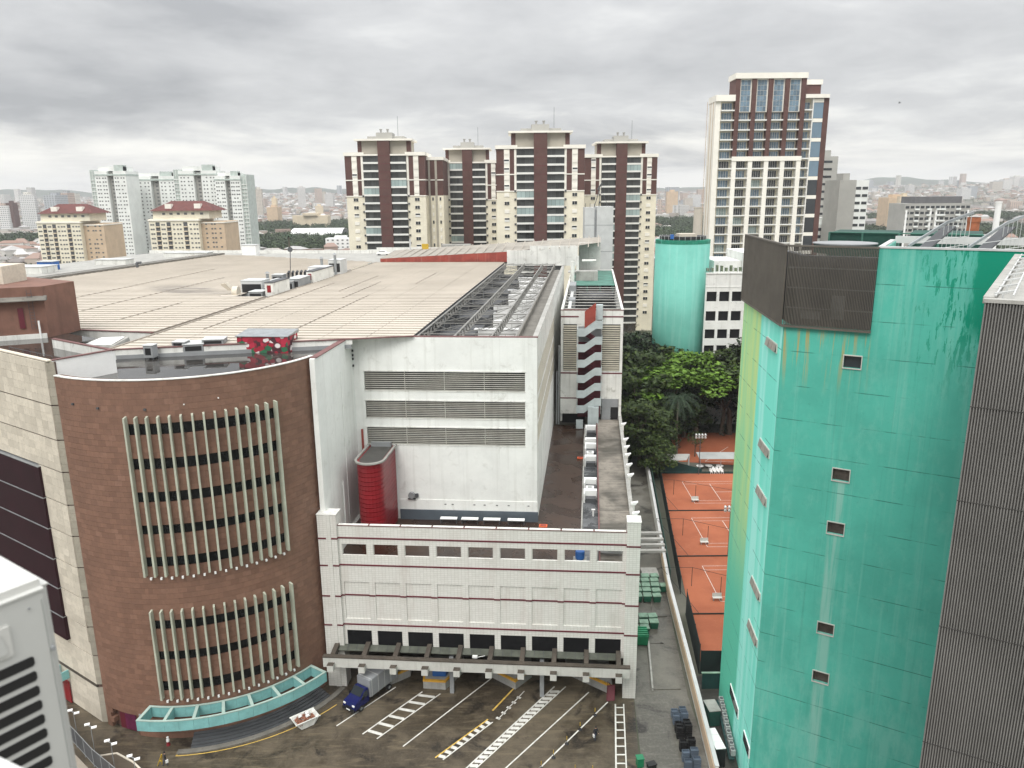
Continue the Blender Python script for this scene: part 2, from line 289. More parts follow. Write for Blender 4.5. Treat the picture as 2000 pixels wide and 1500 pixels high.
def florM():
    m, nt, n, l, p = base('flower_print'); d = Nd(nt); P = d.pos()
    v = d.new('ShaderNodeTexVoronoi'); d.put(v.inputs['Vector'], d.mapping(P, (1, 1, 1.2))); v.inputs['Scale'].default_value = 1.5; v.inputs['Randomness'].default_value = .8
    sp = d.new('ShaderNodeSeparateXYZ'); d.put(sp.inputs[0], v.outputs['Color'])
    cr = d.new('ShaderNodeValToRGB'); cr.color_ramp.interpolation = 'CONSTANT'; e = cr.color_ramp.elements
    e[0].color = (.30, .012, .03, 1); e[1].position = .8; e[1].color = (.06, .015, .02, 1)
    for pz, cc in ((.28, (.72, .66, .64, 1)), (.48, (.42, .02, .05, 1)), (.66, (.02, .13, .06, 1))): q = e.new(pz); q.color = cc
    d.put(cr.inputs[0], sp.outputs[0])
    c = d.mix(d.mapr(v.outputs['Distance'], .62, .8), cr.outputs[0], (.08, .02, .025))
    l.new(c, p.inputs['Base Color']); p.inputs['Roughness'].default_value = .6
florM()
def ramp_islands(name, cols, rough=.8):
    m, nt, n, l, p = base(name); d = Nd(nt); cr = d.new('ShaderNodeValToRGB'); cr.color_ramp.interpolation = 'CONSTANT'; e = cr.color_ramp.elements
    k = len(cols); e[0].color = c4(cols[0]); e[1].position = (k - 1) / k; e[1].color = c4(cols[-1])
    for i in range(1, k - 1): q = e.new(i / k); q.color = c4(cols[i])
    d.put(cr.inputs[0], d.rnd()); c = d.mix(d.math('MULTIPLY', d.noise(d.pos(), .06, 5, .7), .35), cr.outputs[0], (.2, .19, .18))
    l.new(c, p.inputs['Base Color']); p.inputs['Roughness'].default_value = rough
ramp_islands('house_wall', [(.55, .53, .49), (.40, .35, .31), (.62, .60, .56), (.38, .27, .22), (.50, .47, .41), (.34, .33, .32), (.66, .64, .60), (.52, .45, .38)])
ramp_islands('house_roof', [(.26, .15, .11), (.21, .13, .10), (.42, .40, .37), (.24, .23, .22), (.29, .19, .15), (.55, .54, .52), (.17, .15, .14), (.46, .45, .44)])
ramp_islands('block_wall', [(.58, .57, .55), (.55, .43, .32), (.66, .64, .60), (.40, .42, .44), (.62, .58, .50), (.48, .26, .20), (.60, .60, .60)])
def groundM():
    m, nt, n, l, p = base('city_ground'); d = Nd(nt); P = d.pos()
    c = d.mix(d.mapr(d.noise(P, .006, 6, .6), .4, .6), (.055, .068, .038), (.115, .108, .092)); c = d.mix(d.math('MULTIPLY', d.mapr(d.noise(P, .05, 5, .7), .45, .65), .6), c, (.15, .135, .115))
    l.new(c, p.inputs['Base Color']); p.inputs['Roughness'].default_value = .95
groundM()
M('hill_green', (.050, .066, .040), .95, .25, .004)
# ------------------------------------------------------------------ mesh builder
class MB:
    def __init__(s, mtx=None): s.v = []; s.f = []; s.mi = []; s.m = mtx; s.k = 0
    def pt(s, p):
        q = Vector(p) if len(p) == 3 else Vector((p[0], p[1], 0))
        s.v.append((s.m @ q) if s.m is not None else q); return len(s.v) - 1
    def face(s, ids): s.f.append(ids); s.mi.append(s.k)
    def poly(s, pts): s.face([s.pt(p) for p in pts]); return s
    def hexa(s, b, t):
        i = [s.pt(p) for p in b] + [s.pt(p) for p in t]
        for q in ((3, 2, 1, 0), (4, 5, 6, 7), (0, 1, 5, 4), (1, 2, 6, 5), (2, 3, 7, 6), (3, 0, 4, 7)): s.face([i[k] for k in q])
        return s
    def box(s, x0, x1, y0, y1, z0, z1):
        return s.hexa([(x0, y0, z0), (x1, y0, z0), (x1, y1, z0), (x0, y1, z0)], [(x0, y0, z1), (x1, y0, z1), (x1, y1, z1), (x0, y1, z1)])
    def prism(s, poly, z0, z1, top=True, bot=True):
        n = len(poly); a = [s.pt((p[0], p[1], z0)) for p in poly]; b = [s.pt((p[0], p[1], z1)) for p in poly]
        for i in range(n): j = (i + 1) % n; s.face([a[i], a[j], b[j], b[i]])
        if top: s.face(b[:])
        if bot: s.face(a[::-1])
        return s
    def wall(s, pts, z0, z1, th, closed=False):
        # a wall of thickness th to the left of the polyline, mitred
        P = [Vector((p[0], p[1])) for p in pts]; n = len(P); off = []
        for i in range(n):
            d0 = (P[i] - P[i - 1]).normalized() if (i > 0 or closed) else None; d1 = (P[(i + 1) % n] - P[i]).normalized() if (i < n - 1 or closed) else None
            d0 = d0 or d1; d1 = d1 or d0
            n0 = Vector((-d0.y, d0.x)); n1 = Vector((-d1.y, d1.x)); b = (n0 + n1).normalized(); off.append(P[i] + b * (th / max(.35, b.dot(n0))))
        m = n if closed else n - 1
        for i in range(m):
            j = (i + 1) % n
            s.hexa([(*P[i], z0), (*P[j], z0), (*off[j], z0), (*off[i], z0)], [(*P[i], z1), (*P[j], z1), (*off[j], z1), (*off[i], z1)])
        return s
    def beam(s, a, b, w, h):
        a, b = Vector(a), Vector(b); d = (b - a).normalized(); u = d.cross(Vector((0, 0, 1)))
        if u.length < 1e-4: u = Vector((1, 0, 0))
        u.normalize(); q = u.cross(d); u *= w / 2; q *= h / 2
        return s.hexa([a - u - q, a + u - q, b + u - q, b - u - q], [a - u + q, a + u + q, b + u + q, b - u + q])
    def tube(s, a, b, r, n=8, r2=None, caps=True):
        a, b = Vector(a), Vector(b); d = (b - a).normalized(); u = d.cross(Vector((0, 0, 1)))
        if u.length < 1e-4: u = Vector((1, 0, 0))
        u.normalize(); q = u.cross(d); r2 = r if r2 is None else r2
        A = [s.pt(a + (u * math.cos(t) + q * math.sin(t)) * r) for t in [2 * math.pi * i / n for i in range(n)]]
        B = [s.pt(b + (u * math.cos(t) + q * math.sin(t)) * r2) for t in [2 * math.pi * i / n for i in range(n)]]
        for i in range(n): j = (i + 1) % n; s.face([A[i], B[i], B[j], A[j]])
        if caps: s.face(A[:]); s.face(B[::-1])
        return s
    def lathe(s, c, prof, n=12):
        rings = [[s.pt((c[0] + r * math.cos(2 * math.pi * i / n), c[1] + r * math.sin(2 * math.pi * i / n), c[2] + z)) for i in range(n)] for r, z in prof]
        for A, B in zip(rings, rings[1:]):
            for i in range(n): j = (i + 1) % n; s.face([A[i], A[j], B[j], B[i]])
        s.face(rings[0][::-1]); s.face(rings[-1][:]); return s
    def build(s, name, mats, parent=None, smooth=False, kind=None, bevel=0):
        off = wl(parent); me = bpy.data.meshes.new(name)
        me.from_pydata([tuple(v - off) for v in s.v], [], s.f)
        for m in (mats if isinstance(mats, (list, tuple)) else [mats]): me.materials.append(MATS[m])
        me.polygons.foreach_set('material_index', s.mi)
        if smooth: me.polygons.foreach_set('use_smooth', [True] * len(s.f))
        me.update()
        bm = bmesh.new(); bm.from_mesh(me); bmesh.ops.recalc_face_normals(bm, faces=bm.faces)
        if bevel: bmesh.ops.bevel(bm, geom=bm.edges[:], offset=bevel, segments=2, affect='EDGES', clamp_overlap=True)
        bm.to_mesh(me); bm.free()
        o = bpy.data.objects.new(name, me); COL.objects.link(o)
        if parent is not None: o.parent = parent
        if kind: o['kind'] = kind
        return o
ROOT = {}
def wl(p):
    v = Vector((0, 0, 0))
    while p is not None: v = v + p.location; p = p.parent
    return v
def thing(name, label, cat, loc, group=None):
    o = bpy.data.objects.new(name, None); COL.objects.link(o); o.location = loc; o.empty_display_size = .5
    return tag(o, label, cat, group)
def tag(o, label, cat, group=None):
    o['label'] = label; o['category'] = cat
    if group: o['group'] = group
    return o
def struct(o): o['kind'] = 'structure'; return o
def inst(src, name, parent, loc, rz=0.0, scale=None, mat=None):
    o = bpy.data.objects.new(name, src.data if isinstance(src, bpy.types.Object) else src); COL.objects.link(o)
    o.location = Vector(loc) - wl(parent); o.rotation_euler = (0, 0, rz)
    if scale: o.scale = scale
    if parent is not None: o.parent = parent
    return o
def mesh_of(mb, name, mats):
    o = mb.build(name, mats); me = o.data; bpy.data.objects.remove(o); return me
def dup(root, loc, label=None, rz=None):
    r = root.copy(); COL.objects.link(r); r.location = loc
    if rz is not None: r.rotation_euler = (0, 0, rz)
    if label: r['label'] = label
    for ch in list(root.children):
        c = ch.copy(); COL.objects.link(c); c.parent = r
        for g in ch.children: d = g.copy(); COL.objects.link(d); d.parent = c
    return r
# the shopping centre's own axes: a runs along its front (to the right), b runs back
FM = Matrix(((.9969, .1028, 0, 3.3), (-.0785, .9947, 0, 97.35), (0, 0, 1, 0), (0, 0, 0, 1)))
FA = math.atan2(-.0785, .9969); FB = math.atan2(.9947, .1028) - math.pi / 2
def B(a, b, z=0): return FM @ Vector((a, b, z))
# ================================================================== GROUND
def smooth(a, b, x): t = min(1, max(0, (x - a) / (b - a))); return t * t * (3 - 2 * t)
def hgt(x, y):
    d = math.hypot(x, y)
    if d < 900: return 0.0
    k = smooth(900, 5200, d)
    side = .75 + .5 * smooth(200, 2600, x)
    return k * (46 + 44 * (noise.noise((x / 900, y / 900, 3.3)) + .25)) * side
mb = MB(); xs = [-6500 + 260 * i for i in range(51)]; ys = [-300 + 180 * i for i in range(45)]
ids = [[mb.pt((x, y, hgt(x, y) - .06 if math.hypot(x, y) > 600 else -.06)) for x in xs] for y in ys]
for j in range(len(ys) - 1):
    for i in range(len(xs) - 1): mb.face([ids[j][i], ids[j][i + 1], ids[j + 1][i + 1], ids[j + 1][i]])
struct(mb.build('ground', 'city_ground', smooth=True))
def ridge(name, x0, x1, y, h, seed):
    mb = MB(); n = 90; rows = []
    for j, (dy, k) in enumerate(((-900, 0.0), (-600, .35), (-300, .75), (0, 1), (300, .7), (700, .0))):
        rows.append([mb.pt((x0 + (x1 - x0) * i / n, y + dy + 120 * noise.noise((i * .1, j, seed)), 30 + k * h * (.55 + .75 * (noise.noise((i * .055, seed, 0)) + .22 * noise.noise((i * .31, seed, j * .3)) + .2)) * math.sin(math.pi * min(1, max(0, i / n))) ** .5)) for i in range(n + 1)])
    for A, Bq in zip(rows, rows[1:]):
        for i in range(n): mb.face([A[i], A[i + 1], Bq[i + 1], Bq[i]])
    return struct(mb.build(name, 'hill_green', smooth=True))
ridge('hill', -5200, -900, 6200, 140, 1.7); ridge('hill.001', -1800, 1500, 6700, 120, 5.1); ridge('hill.002', 700, 5400, 6300, 135, 9.4)
mb = MB(); mb.poly([(-46, 60, 0), (12.4, 60, 0), (14.6, 82.5, 0), (16.5, 100, 0), (-20, 100, 0), (-23, 90, 0), (-40, 92, 0), (-60, 95, 0), (-75, 95, 0), (-70, 60, 0)])
struct(mb.build('car_park', 'yard_asphalt'))
mb = MB(); mb.poly([(12.42, 55, .005), (21, 55, .005), (21.2, 82, .005), (23.5, 108, .005), (31.6, 178, .005), (29, 178, .005), (16.52, 100, .005), (14.62, 82.5, .005)])
struct(mb.build('service_alley', 'alley_paving'))
mb = MB(); mb.prism([(17.2, 83.2), (20.6, 83.2), (21.4, 93), (18.5, 93)], .01, .12); mb.prism([(18.6, 93.2), (20.4, 93.2), (20.9, 99.5), (19.6, 99.5)], .01, .10); mb.prism([(20.1, 100), (22.2, 100), (22.7, 107), (20.9, 107)], .01, .14)
struct(mb.build('loading_ramp', 'alley_paving'))
mb = MB(); mb.prism([(16.95, 83), (17.17, 83), (18.45, 93.2), (18.2, 93.2)], .01, .45); struct(mb.build('kerb', 'concrete'))
# painted markings of the yard
def stripe(mb, a, b, w, z=.008):
    a, b = Vector(a), Vector(b); d = (b - a).normalized(); n = Vector((-d.y, d.x)) * w / 2
    mb.poly([(*(a - n), z), (*(b - n), z), (*(b + n), z), (*(a + n), z)])
mw = MB(); my = MB()
for a, b in [((-20.76, 77.05), (-14.9, 84.2)), ((-12.55, 73.55), (-3.05, 85.7)), ((-1.02, 70.1), (9.16, 82.86)), ((2.2, 69.5), (11.27, 80.96)), ((-3.4, 67.6), (-1.02, 70.1))]: stripe(mw, a, b, .16)
def ladder(a0, a1, b0, b1, n, w, mb2=None, skip=()):
    stripe(mb2 or mw, a0, a1, .18); stripe(mw, b0, b1, .15)
    for i in range(n):
        if i in skip: continue
        t = (i + .5) / n; p = Vector(a0).lerp(Vector(a1), t); q = Vector(b0).lerp(Vector(b1), t); d = (q - p).normalized() * .09; stripe(mw, p + d, q - d, w, .0085)
ladder((-17.46, 75.62), (-11.45, 83.24), (-15.68, 74.83), (-9.19, 82.81), 6, .42)
ladder((-8.77, 71.74), (-3.17, 77.98), (-7.9, 71.41), (-2.6, 77.5), 9, .46, my)
ladder((-7.2, 67.5), (4.98, 84.03), (-6.2, 67.5), (6.39, 84.01), 25, .48, None, skip=(24,))
ladder((12.14, 80.57), (10.3, 66), (13.13, 80.55), (11.45, 66), 11, .2)
stripe(my, (-2.66, 79.54), (-.01, 83.9), .2)
for i in range(5): stripe(mw, (-2.2 + i * .62, 78.3 + i * .95), (-1.75 + i * .62, 78.0 + i * .95), .34)
stripe(mw, (-2.0, 77.95), (1.2, 83.2), .12)
arc = [(-38.82 + 19.55 * math.cos(R(t)) + .02 * (t + 86), 91.85 + 19.55 * math.sin(R(t))) for t in range(-86, -30, 4)]
for a, b in zip(arc, arc[1:]): stripe(my, a, b, .13)
stripe(my, arc[0], (arc[0][0] + .4, arc[0][1] + .9), .13)
struct(mw.build('painted_line', 'line_white')); struct(my.build('yellow_line', 'line_yellow'))
# clay courts
mb = MB(); mb.poly([(24.2, 87.2, .004), (60, 86, .004), (60, 158.5, .004), (32.2, 158.8, .004)]); mb.poly([(38, 166, .004), (70, 158.6, .004), (74, 186, .004), (40, 188, .004)]); struct(mb.build('clay_court', 'clay'))
mc = MB()
def court(xl, yb, yt):
    # the near end of one court runs along x; only its left half shows
    h = yt - yb; x0 = xl + 6.2; y0, y1 = yb + 3.6, yt - 3.4
    for y in (y0, y1): stripe(mc, (x0, y), (x0 + 24, y), .07, .012)
    for y in (y0 + 1.37, y1 - 1.37): stripe(mc, (x0, y), (x0 + 24, y), .06, .012)
    stripe(mc, (x0, y0), (x0 + .0, y1), .08, .012); stripe(mc, (x0 + 5.5, y0 + 1.37), (x0 + 5.5, y1 - 1.37), .09, .012); stripe(mc, (x0 + 5.5, (y0 + y1) / 2), (x0 + 18, (y0 + y1) / 2), .09, .012)
court(29.8, 138.1, 156.8); court(27.5, 118.9, 138.1); court(24.9, 100.6, 118.9); stripe(mc, (44, 166), (52, 176), .1, .012); stripe(mc, (44, 166), (60, 164.4), .1, .012)
struct(mc.build('court_line', 'line_white'))

# ================================================================== CURVED BLOCK in red granite
CX, CY, RO = -38.82, 91.85, 16.62
def cyl(t, r, z=None):
    p = (CX + r * math.cos(R(t)), CY + r * math.sin(R(t)))
    return p if z is None else (*p, z)
cb = thing('curved_building', 'curved red granite block with pale vertical fins over bands of dark windows', 'building', (-38.8, 75.3, 0))
T0, TW0, TW1, T1 = -121.9, -92.3, -39.7, -17.6
segs = 44
arcp = [T0 + (T1 - T0) * i / segs for i in range(segs + 1)]
mb = MB()
for a, b in zip(arcp, arcp[1:]): mb.hexa([cyl(a, 16.0, 0), cyl(b, 16.0, 0), cyl(b, 15.75, 0), cyl(a, 15.75, 0)], [cyl(a, 16.0, 41.9), cyl(b, 16.0, 41.9), cyl(b, 15.75, 41.9), cyl(a, 15.75, 41.9)])
mb.build('wall_core', 'granite_joint', cb)
BANDS = [(36.15, 37.35), (32.4, 33.6), (28.75, 29.9), (25.1, 26.15), (21.35, 22.5), (13.85, 14.95), (10.05, 11.15), (6.15, 7.4)]
mb = MB(); zz = [2.6] + sorted(z for b in BANDS for z in b) + [41.88]
def arcs(mb, t0, t1, z0, z1, r0, r1):
    n = max(1, round((t1 - t0) / 2.5)); q = [t0 + (t1 - t0) * i / n for i in range(n + 1)]
    for a, b in zip(q, q[1:]): mb.hexa([cyl(a, r0, z0), cyl(b, r0, z0), cyl(b, r1, z0), cyl(a, r1, z0)], [cyl(a, r0, z1), cyl(b, r0, z1), cyl(b, r1, z1), cyl(a, r1, z1)])
for z0, z1 in zip(zz[::2], zz[1::2]): arcs(mb, T0, T1, z0 + .03, z1 - .03, 16.585, 16.3)
for z0, z1 in BANDS: arcs(mb, T0, TW0 - .1, z0 - .03, z1 + .03, 16.585, 16.3); arcs(mb, TW1 + .1, T1, z0 - .03, z1 + .03, 16.585, 16.3)
arcs(mb, -105, T1, 0, 2.63, 16.585, 16.3)
mb.build('mortar_bed', 'granite_joint', cb)
mb = MB()
for a, b in zip(arcp, arcp[1:]): mb.hexa([cyl(a, 16.70, 41.9), cyl(b, 16.70, 41.9), cyl(b, 16.30, 41.9), cyl(a, 16.30, 41.9)], [cyl(a, 16.70, 42.0), cyl(b, 16.70, 42.0), cyl(b, 16.30, 42.0), cyl(a, 16.30, 42.0)])
mb.build('coping', 'stained_white', cb)
cuts = [0.0, 2.6] + sorted(z for b in BANDS for z in b) + [41.9]
rows = []
for z0, z1 in zip(cuts, cuts[1:]):
    n = max(1, round((z1 - z0) / .62)); rows += [(z0 + (z1 - z0) * i / n, z0 + (z1 - z0) * (i + 1) / n) for i in range(n)]
def in_band(z): return any(a - .01 < z < b + .01 for a, b in BANDS)
DW = 3.1   # nominal stone width in degrees (0.9 m)
def stone_mesh(w, name='stone'):
    g = .014; m = MB(); w2 = w / 2 - g
    P = lambda t, r, z: (r * math.cos(R(t)), r * math.sin(R(t)), z)
    m.hexa([P(-w2, RO, 0.012), P(w2, RO, 0.012), P(w2, 15.99, 0.012), P(-w2, 15.99, 0.012)], [P(-w2, RO, .988), P(w2, RO, .988), P(w2, 15.99, .988), P(-w2, 15.99, .988)])
    return m
SM = {}
stones = []
for ri, (z0, z1) in enumerate(rows):
    zm = (z0 + z1) / 2
    for s0, s1, win in ((T0, TW0, 0), (TW0, TW1, 1), (TW1, T1, 0)):
        if win and in_band(zm): continue
        n = round((s1 - s0) / DW); w = (s1 - s0) / n
        edges = [s0 + w * i for i in range(n + 1)]
        if ri % 2: edges = [s0] + [s0 + w * (i + .5) for i in range(n)] + [s1]
        for a, b in zip(edges, edges[1:]):
            if zm < 2.6 and a < -105 and b > -116: continue
            stones.append(((a + b) / 2, round(b - a, 3), z0, z1))
stones.sort(key=lambda q: -(q[2] - .10 * abs(q[0] + 70)))
for t, w, z0, z1 in stones[:300]:
    if w not in SM: SM[w] = mesh_of(stone_mesh(w), 'stone', 'red_granite')
    inst(SM[w], 'stone', cb, (CX, CY, z0), R(t), (1, 1, z1 - z0))
mb = MB()
for t, w, z0, z1 in stones[300:]:
    w2 = w / 2 - .014
    mb.hexa([cyl(t - w2, RO, z0 + .012), cyl(t + w2, RO, z0 + .012), cyl(t + w2, 15.99, z0 + .012), cyl(t - w2, 15.99, z0 + .012)], [cyl(t - w2, RO, z1 - .012), cyl(t + w2, RO, z1 - .012), cyl(t + w2, 15.99, z1 - .012), cyl(t - w2, 15.99, z1 - .012)])
mb.build('stone_cladding', 'red_granite', cb, kind='stuff')
# fins, window strips and the small uplights
FT = [TW0 + .3 + (TW1 - TW0 - .6) * i / 14 for i in range(15)]
def fin_mesh(h):
    m = MB(); m.hexa([(16.55, -.11, 0), (17.2, -.11, .0), (17.2, .11, .0), (16.55, .11, 0)], [(16.55, -.11, h), (17.2, -.09, h - .1), (17.2, .09, h - .1), (16.55, .11, h)])
    return mesh_of(m, 'fin', 'fin_paint')
fu, fl = fin_mesh(17.8), fin_mesh(11.0)
def lampm():
    m = MB(); m.box(16.6, 16.95, -.04, .04, 0, .06); m.box(16.8, 17.02, -.10, .10, -.08, .16); return mesh_of(m, 'uplight', 'white_plastic')
ul = lampm()
pm = {}
for z0, me, zl in ((20.4, fu, 20.1), (5.3, fl, 5.0)):
    for t in FT: inst(me, 'fin', cb, (CX, CY, z0), R(t))
    for a, b in zip(FT, FT[1:]): inst(ul, 'uplight', cb, (CX, CY, zl), R((a + b) / 2))
w = (FT[1] - FT[0])
m = MB(); P = lambda t, r, z: (r * math.cos(R(t)), r * math.sin(R(t)), z)
m.hexa([P(-w / 2, 16.44, 0), P(w / 2, 16.44, 0), P(w / 2, 16.32, 0), P(-w / 2, 16.32, 0)], [P(-w / 2, 16.44, 1), P(w / 2, 16.44, 1), P(w / 2, 16.32, 1), P(-w / 2, 16.32, 1)])
wm_ = mesh_of(m, 'window', 'window_dark')
for z0, z1 in BANDS:
    for a, b in zip(FT, FT[1:]): inst(wm_, 'window', cb, (CX, CY, z0), R((a + b) / 2), (1, 1, z1 - z0))
m = MB(); m.box(16.6, 16.75, -.06, .06, -.06, .06); wl1 = mesh_of(m, 'wall_light', 'white_plastic'); m = MB(); m.box(16.6, 16.8, -.12, .12, -.1, .1); wl2 = mesh_of(m, 'wall_light', 'dark_grey')
for t, z in ((-113, 39.2), (-102, 39.0), (-85, 38.9)): inst(wl2, 'wall_light', cb, (CX, CY, z), R(t))
for t, z in ((-72, 39.2), (-60.5, 39.5)): inst(wl1, 'wall_light', cb, (CX, CY, z), R(t))
# teal lattice canopy over the entrance
ca = [-98 + 65 * i / 14 for i in range(15)]
Rf, Rb = 19.3, 16.75
for i, (a, b) in enumerate(zip(ca, ca[1:])):
    for r0, r1, nm in ((Rf, Rf - .14, 'canopy_panel'), (Rb + .14, Rb, 'canopy_panel')):
        g = .03; m = MB(); m.hexa([cyl(a + g, r0, 2.95), cyl(b - g, r0, 2.95), cyl(b - g, r1, 2.95), cyl(a + g, r1, 2.95)], [cyl(a + g, r0, 4.2), cyl(b - g, r0, 4.2), cyl(b - g, r1, 4.2), cyl(a + g, r1, 4.2)]); m.build(nm, 'teal_paint', cb)
m = MB()
for r0, r1 in ((Rf + .03, Rf - .2), (Rb + .2, Rb - .03)):
    m = MB()
    for a, b in zip(ca, ca[1:]): m.hexa([cyl(a, r0, 4.2), cyl(b, r0, 4.2), cyl(b, r1, 4.2), cyl(a, r1, 4.2)], [cyl(a, r0, 4.3), cyl(b, r0, 4.3), cyl(b, r1, 4.3), cyl(a, r1, 4.3)])
    m.build('canopy_edge', 'teal_edge', cb)
m = MB(); m.box(Rb + .2, Rf - .2, -.14, .14, 2.95, 4.2); m.k = 1; m.box(Rb + .2, Rf - .2, -.17, .17, 4.2, 4.28)
rib = mesh_of(m, 'canopy_rib', ['teal_paint', 'teal_edge'])
for i in range(0, 15, 2): inst(rib, 'canopy_rib', cb, (CX, CY, 0), R(ca[i] + (.5 if i == 0 else -.5 if i == 14 else 0)))
# recessed door with a poster
m = MB(); m.hexa([cyl(-115.5, 16.2, 0), cyl(-105.5, 16.2, 0), cyl(-105.5, 16.0, 0), cyl(-115.5, 16.0, 0)], [cyl(-115.5, 16.2, 2.6), cyl(-105.5, 16.2, 2.6), cyl(-105.5, 16.0, 2.6), cyl(-115.5, 16.0, 2.6)]); dr = m.build('door', 'maroon', cb)
M('poster_magenta', (.12, .015, .055), .5, .25, 1.5); m = MB(); m.hexa([cyl(-112, 16.3, .2), cyl(-106.5, 16.3, .2), cyl(-106.5, 16.24, .2), cyl(-112, 16.24, .2)], [cyl(-112, 16.3, 2.4), cyl(-106.5, 16.3, 2.4), cyl(-106.5, 16.24, 2.4), cyl(-112, 16.24, 2.4)]); m.build('poster', 'poster_magenta', dr)
m = MB(); m.hexa([cyl(-103.5, 16.7, 1), cyl(-100, 16.7, 1), cyl(-100, 16.63, 1), cyl(-103.5, 16.63, 1)], [cyl(-103.5, 16.7, 2.9), cyl(-100, 16.7, 2.9), cyl(-100, 16.63, 2.9), cyl(-103.5, 16.63, 2.9)]); m.build('notice_board', 'mid_grey', cb)
# steps curving round the foot of the block
for k, (r0, r1, z) in enumerate(((16.7, 17.1, .75), (17.1, 17.5, .60), (17.5, 17.9, .45), (17.9, 18.3, .30), (18.3, 18.65, .15))):
    m = MB(); aa = [-82 + 52 * i / 20 for i in range(21)]
    for a, b in zip(aa, aa[1:]): m.hexa([cyl(a, r1 - .01, 0), cyl(b, r1 - .01, 0), cyl(b, r0, 0), cyl(a, r0, 0)], [cyl(a, r1 - .01, z), cyl(b, r1 - .01, z), cyl(b, r0, z), cyl(a, r0, z)])
    struct(m.build('step', 'dark_grey'))
m = MB(); aa = [-86 + 62 * i / 20 for i in range(21)]
for a, b in zip(aa, aa[1:]): m.hexa([cyl(a, 19.35, 0), cyl(b, 19.35, 0), cyl(b, 18.66, 0), cyl(a, 18.66, 0)], [cyl(a, 19.35, .13), cyl(b, 19.35, .13), cyl(b, 18.66, .13), cyl(a, 18.66, .13)])
struct(m.build('pavement', 'dark_concrete'))
# wet roof inside the curved parapet
m = MB(); m.poly([cyl(a, 15.76, 40.85) for a in [T0 + (T1 - T0) * i / 20 for i in range(21)]] + [tuple(B(-24.6, -3.2, 40.85)), tuple(B(-51.2, -10.8, 40.85))])
m.build('flat_roof', 'wet_membrane', cb)

# ================================================================== BEIGE STONE WING
Dv, Nv = Vector((-.828, .561)), Vector((.561, .828)); P0 = Vector((-48.41, 78.03))
def WP(s, n, z=0): q = P0 + Dv * s + Nv * n; return (q.x, q.y, z)
WMx = Matrix(((Dv.x, Nv.x, 0, P0.x), (Dv.y, Nv.y, 0, P0.y), (0, 0, 1, 0), (0, 0, 0, 1))); WA = math.atan2(Dv.y, Dv.x)
bw = thing('stone_wing', 'beige stone faced wing with thin brown grooves and dark maroon panels', 'building', (P0.x, P0.y, 0))
m = MB(WMx); m.box(.02, 30, .12, .4, 0, 43.3); m.build('wall_core', 'groove_brown', bw); m = MB(); m.box(P0.x + .1, P0.x + .85, P0.y + .12, P0.y + .35, 0, 43.3); m.build('return_core', 'groove_brown', bw)
GR = [0, 4.75, 8.84, 12.52, 16.19, 19.91, 23.67, 27.36, 31.15, 34.79, 38.64, 43.4]
def wstone(w):
    m = MB(); m.box(.012, w - .012, 0, .14, .01, .99); return mesh_of(m, 'stone', 'beige_stone')
WS = {}
plates = []
for gi, (z0, z1) in enumerate(zip(GR, GR[1:])):
    a, b = z0 + (.35 if gi == 1 else .07), z1 - .07
    n = max(1, round((b - a) / .92))
    for r in range(n):
        za, zb = a + (b - a) * r / n, a + (b - a) * (r + 1) / n
        for c in range(14):
            s0 = c * 1.3; dark_sheet = 9.4 < (za + zb) / 2 < 31 and s0 > 4.6
            if not dark_sheet: plates.append((0, s0, 1.3, za, zb))
        plates.append((1, 0, .85, za, zb))
m = MB(); m.box(.0, .83, 0, .12, .01, .99); WSR = mesh_of(m, 'stone', 'beige_dark')
plates.sort(key=lambda p: -p[3] + p[1] * .6)
big, rest = plates[:300], plates[300:]
for k, s0, w, za, zb in big:
    if w not in WS: WS[w] = wstone(w)
    if k == 0: inst(WS[w], 'stone', bw, WP(s0, 0, za), WA, (1, 1, zb - za))
    else:
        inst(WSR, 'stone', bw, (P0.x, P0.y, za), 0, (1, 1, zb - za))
m = MB(WMx)
for k, s0, w, za, zb in rest:
    if k == 0: m.box(s0 + .012, s0 + w - .012, 0, .14, za + .01, zb - .01)
m.build('stone_cladding', 'beige_stone', bw, kind='stuff')
m = MB()
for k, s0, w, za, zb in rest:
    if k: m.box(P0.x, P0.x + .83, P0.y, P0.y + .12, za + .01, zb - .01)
m.build('return_cladding', 'beige_dark', bw, kind='stuff')
m = MB(WMx); m.box(-.05, 30, -.06, .16, 4.76, 5.08); m.build('stone_band', 'canopy_brown', bw)
m = MB(WMx); m.box(-.35, 30, -.04, .5, 43.4, 43.52); m.build('coping', 'beige_stone', bw)
MZ = [9.4, 12.45, 16.15, 19.85, 23.6, 27.3, 31.0]
for za, zb in zip(MZ, MZ[1:]):
    m = MB(WMx); m.box(4.62, 28, -.42, .1, za + .05, zb - .05); pn = m.build('panel', 'maroon_panel', bw)
    m = MB(WMx); m.box(4.60, 28, -.5, .1, zb - .05, zb + .05); m.build('panel_rail', 'galv', pn)
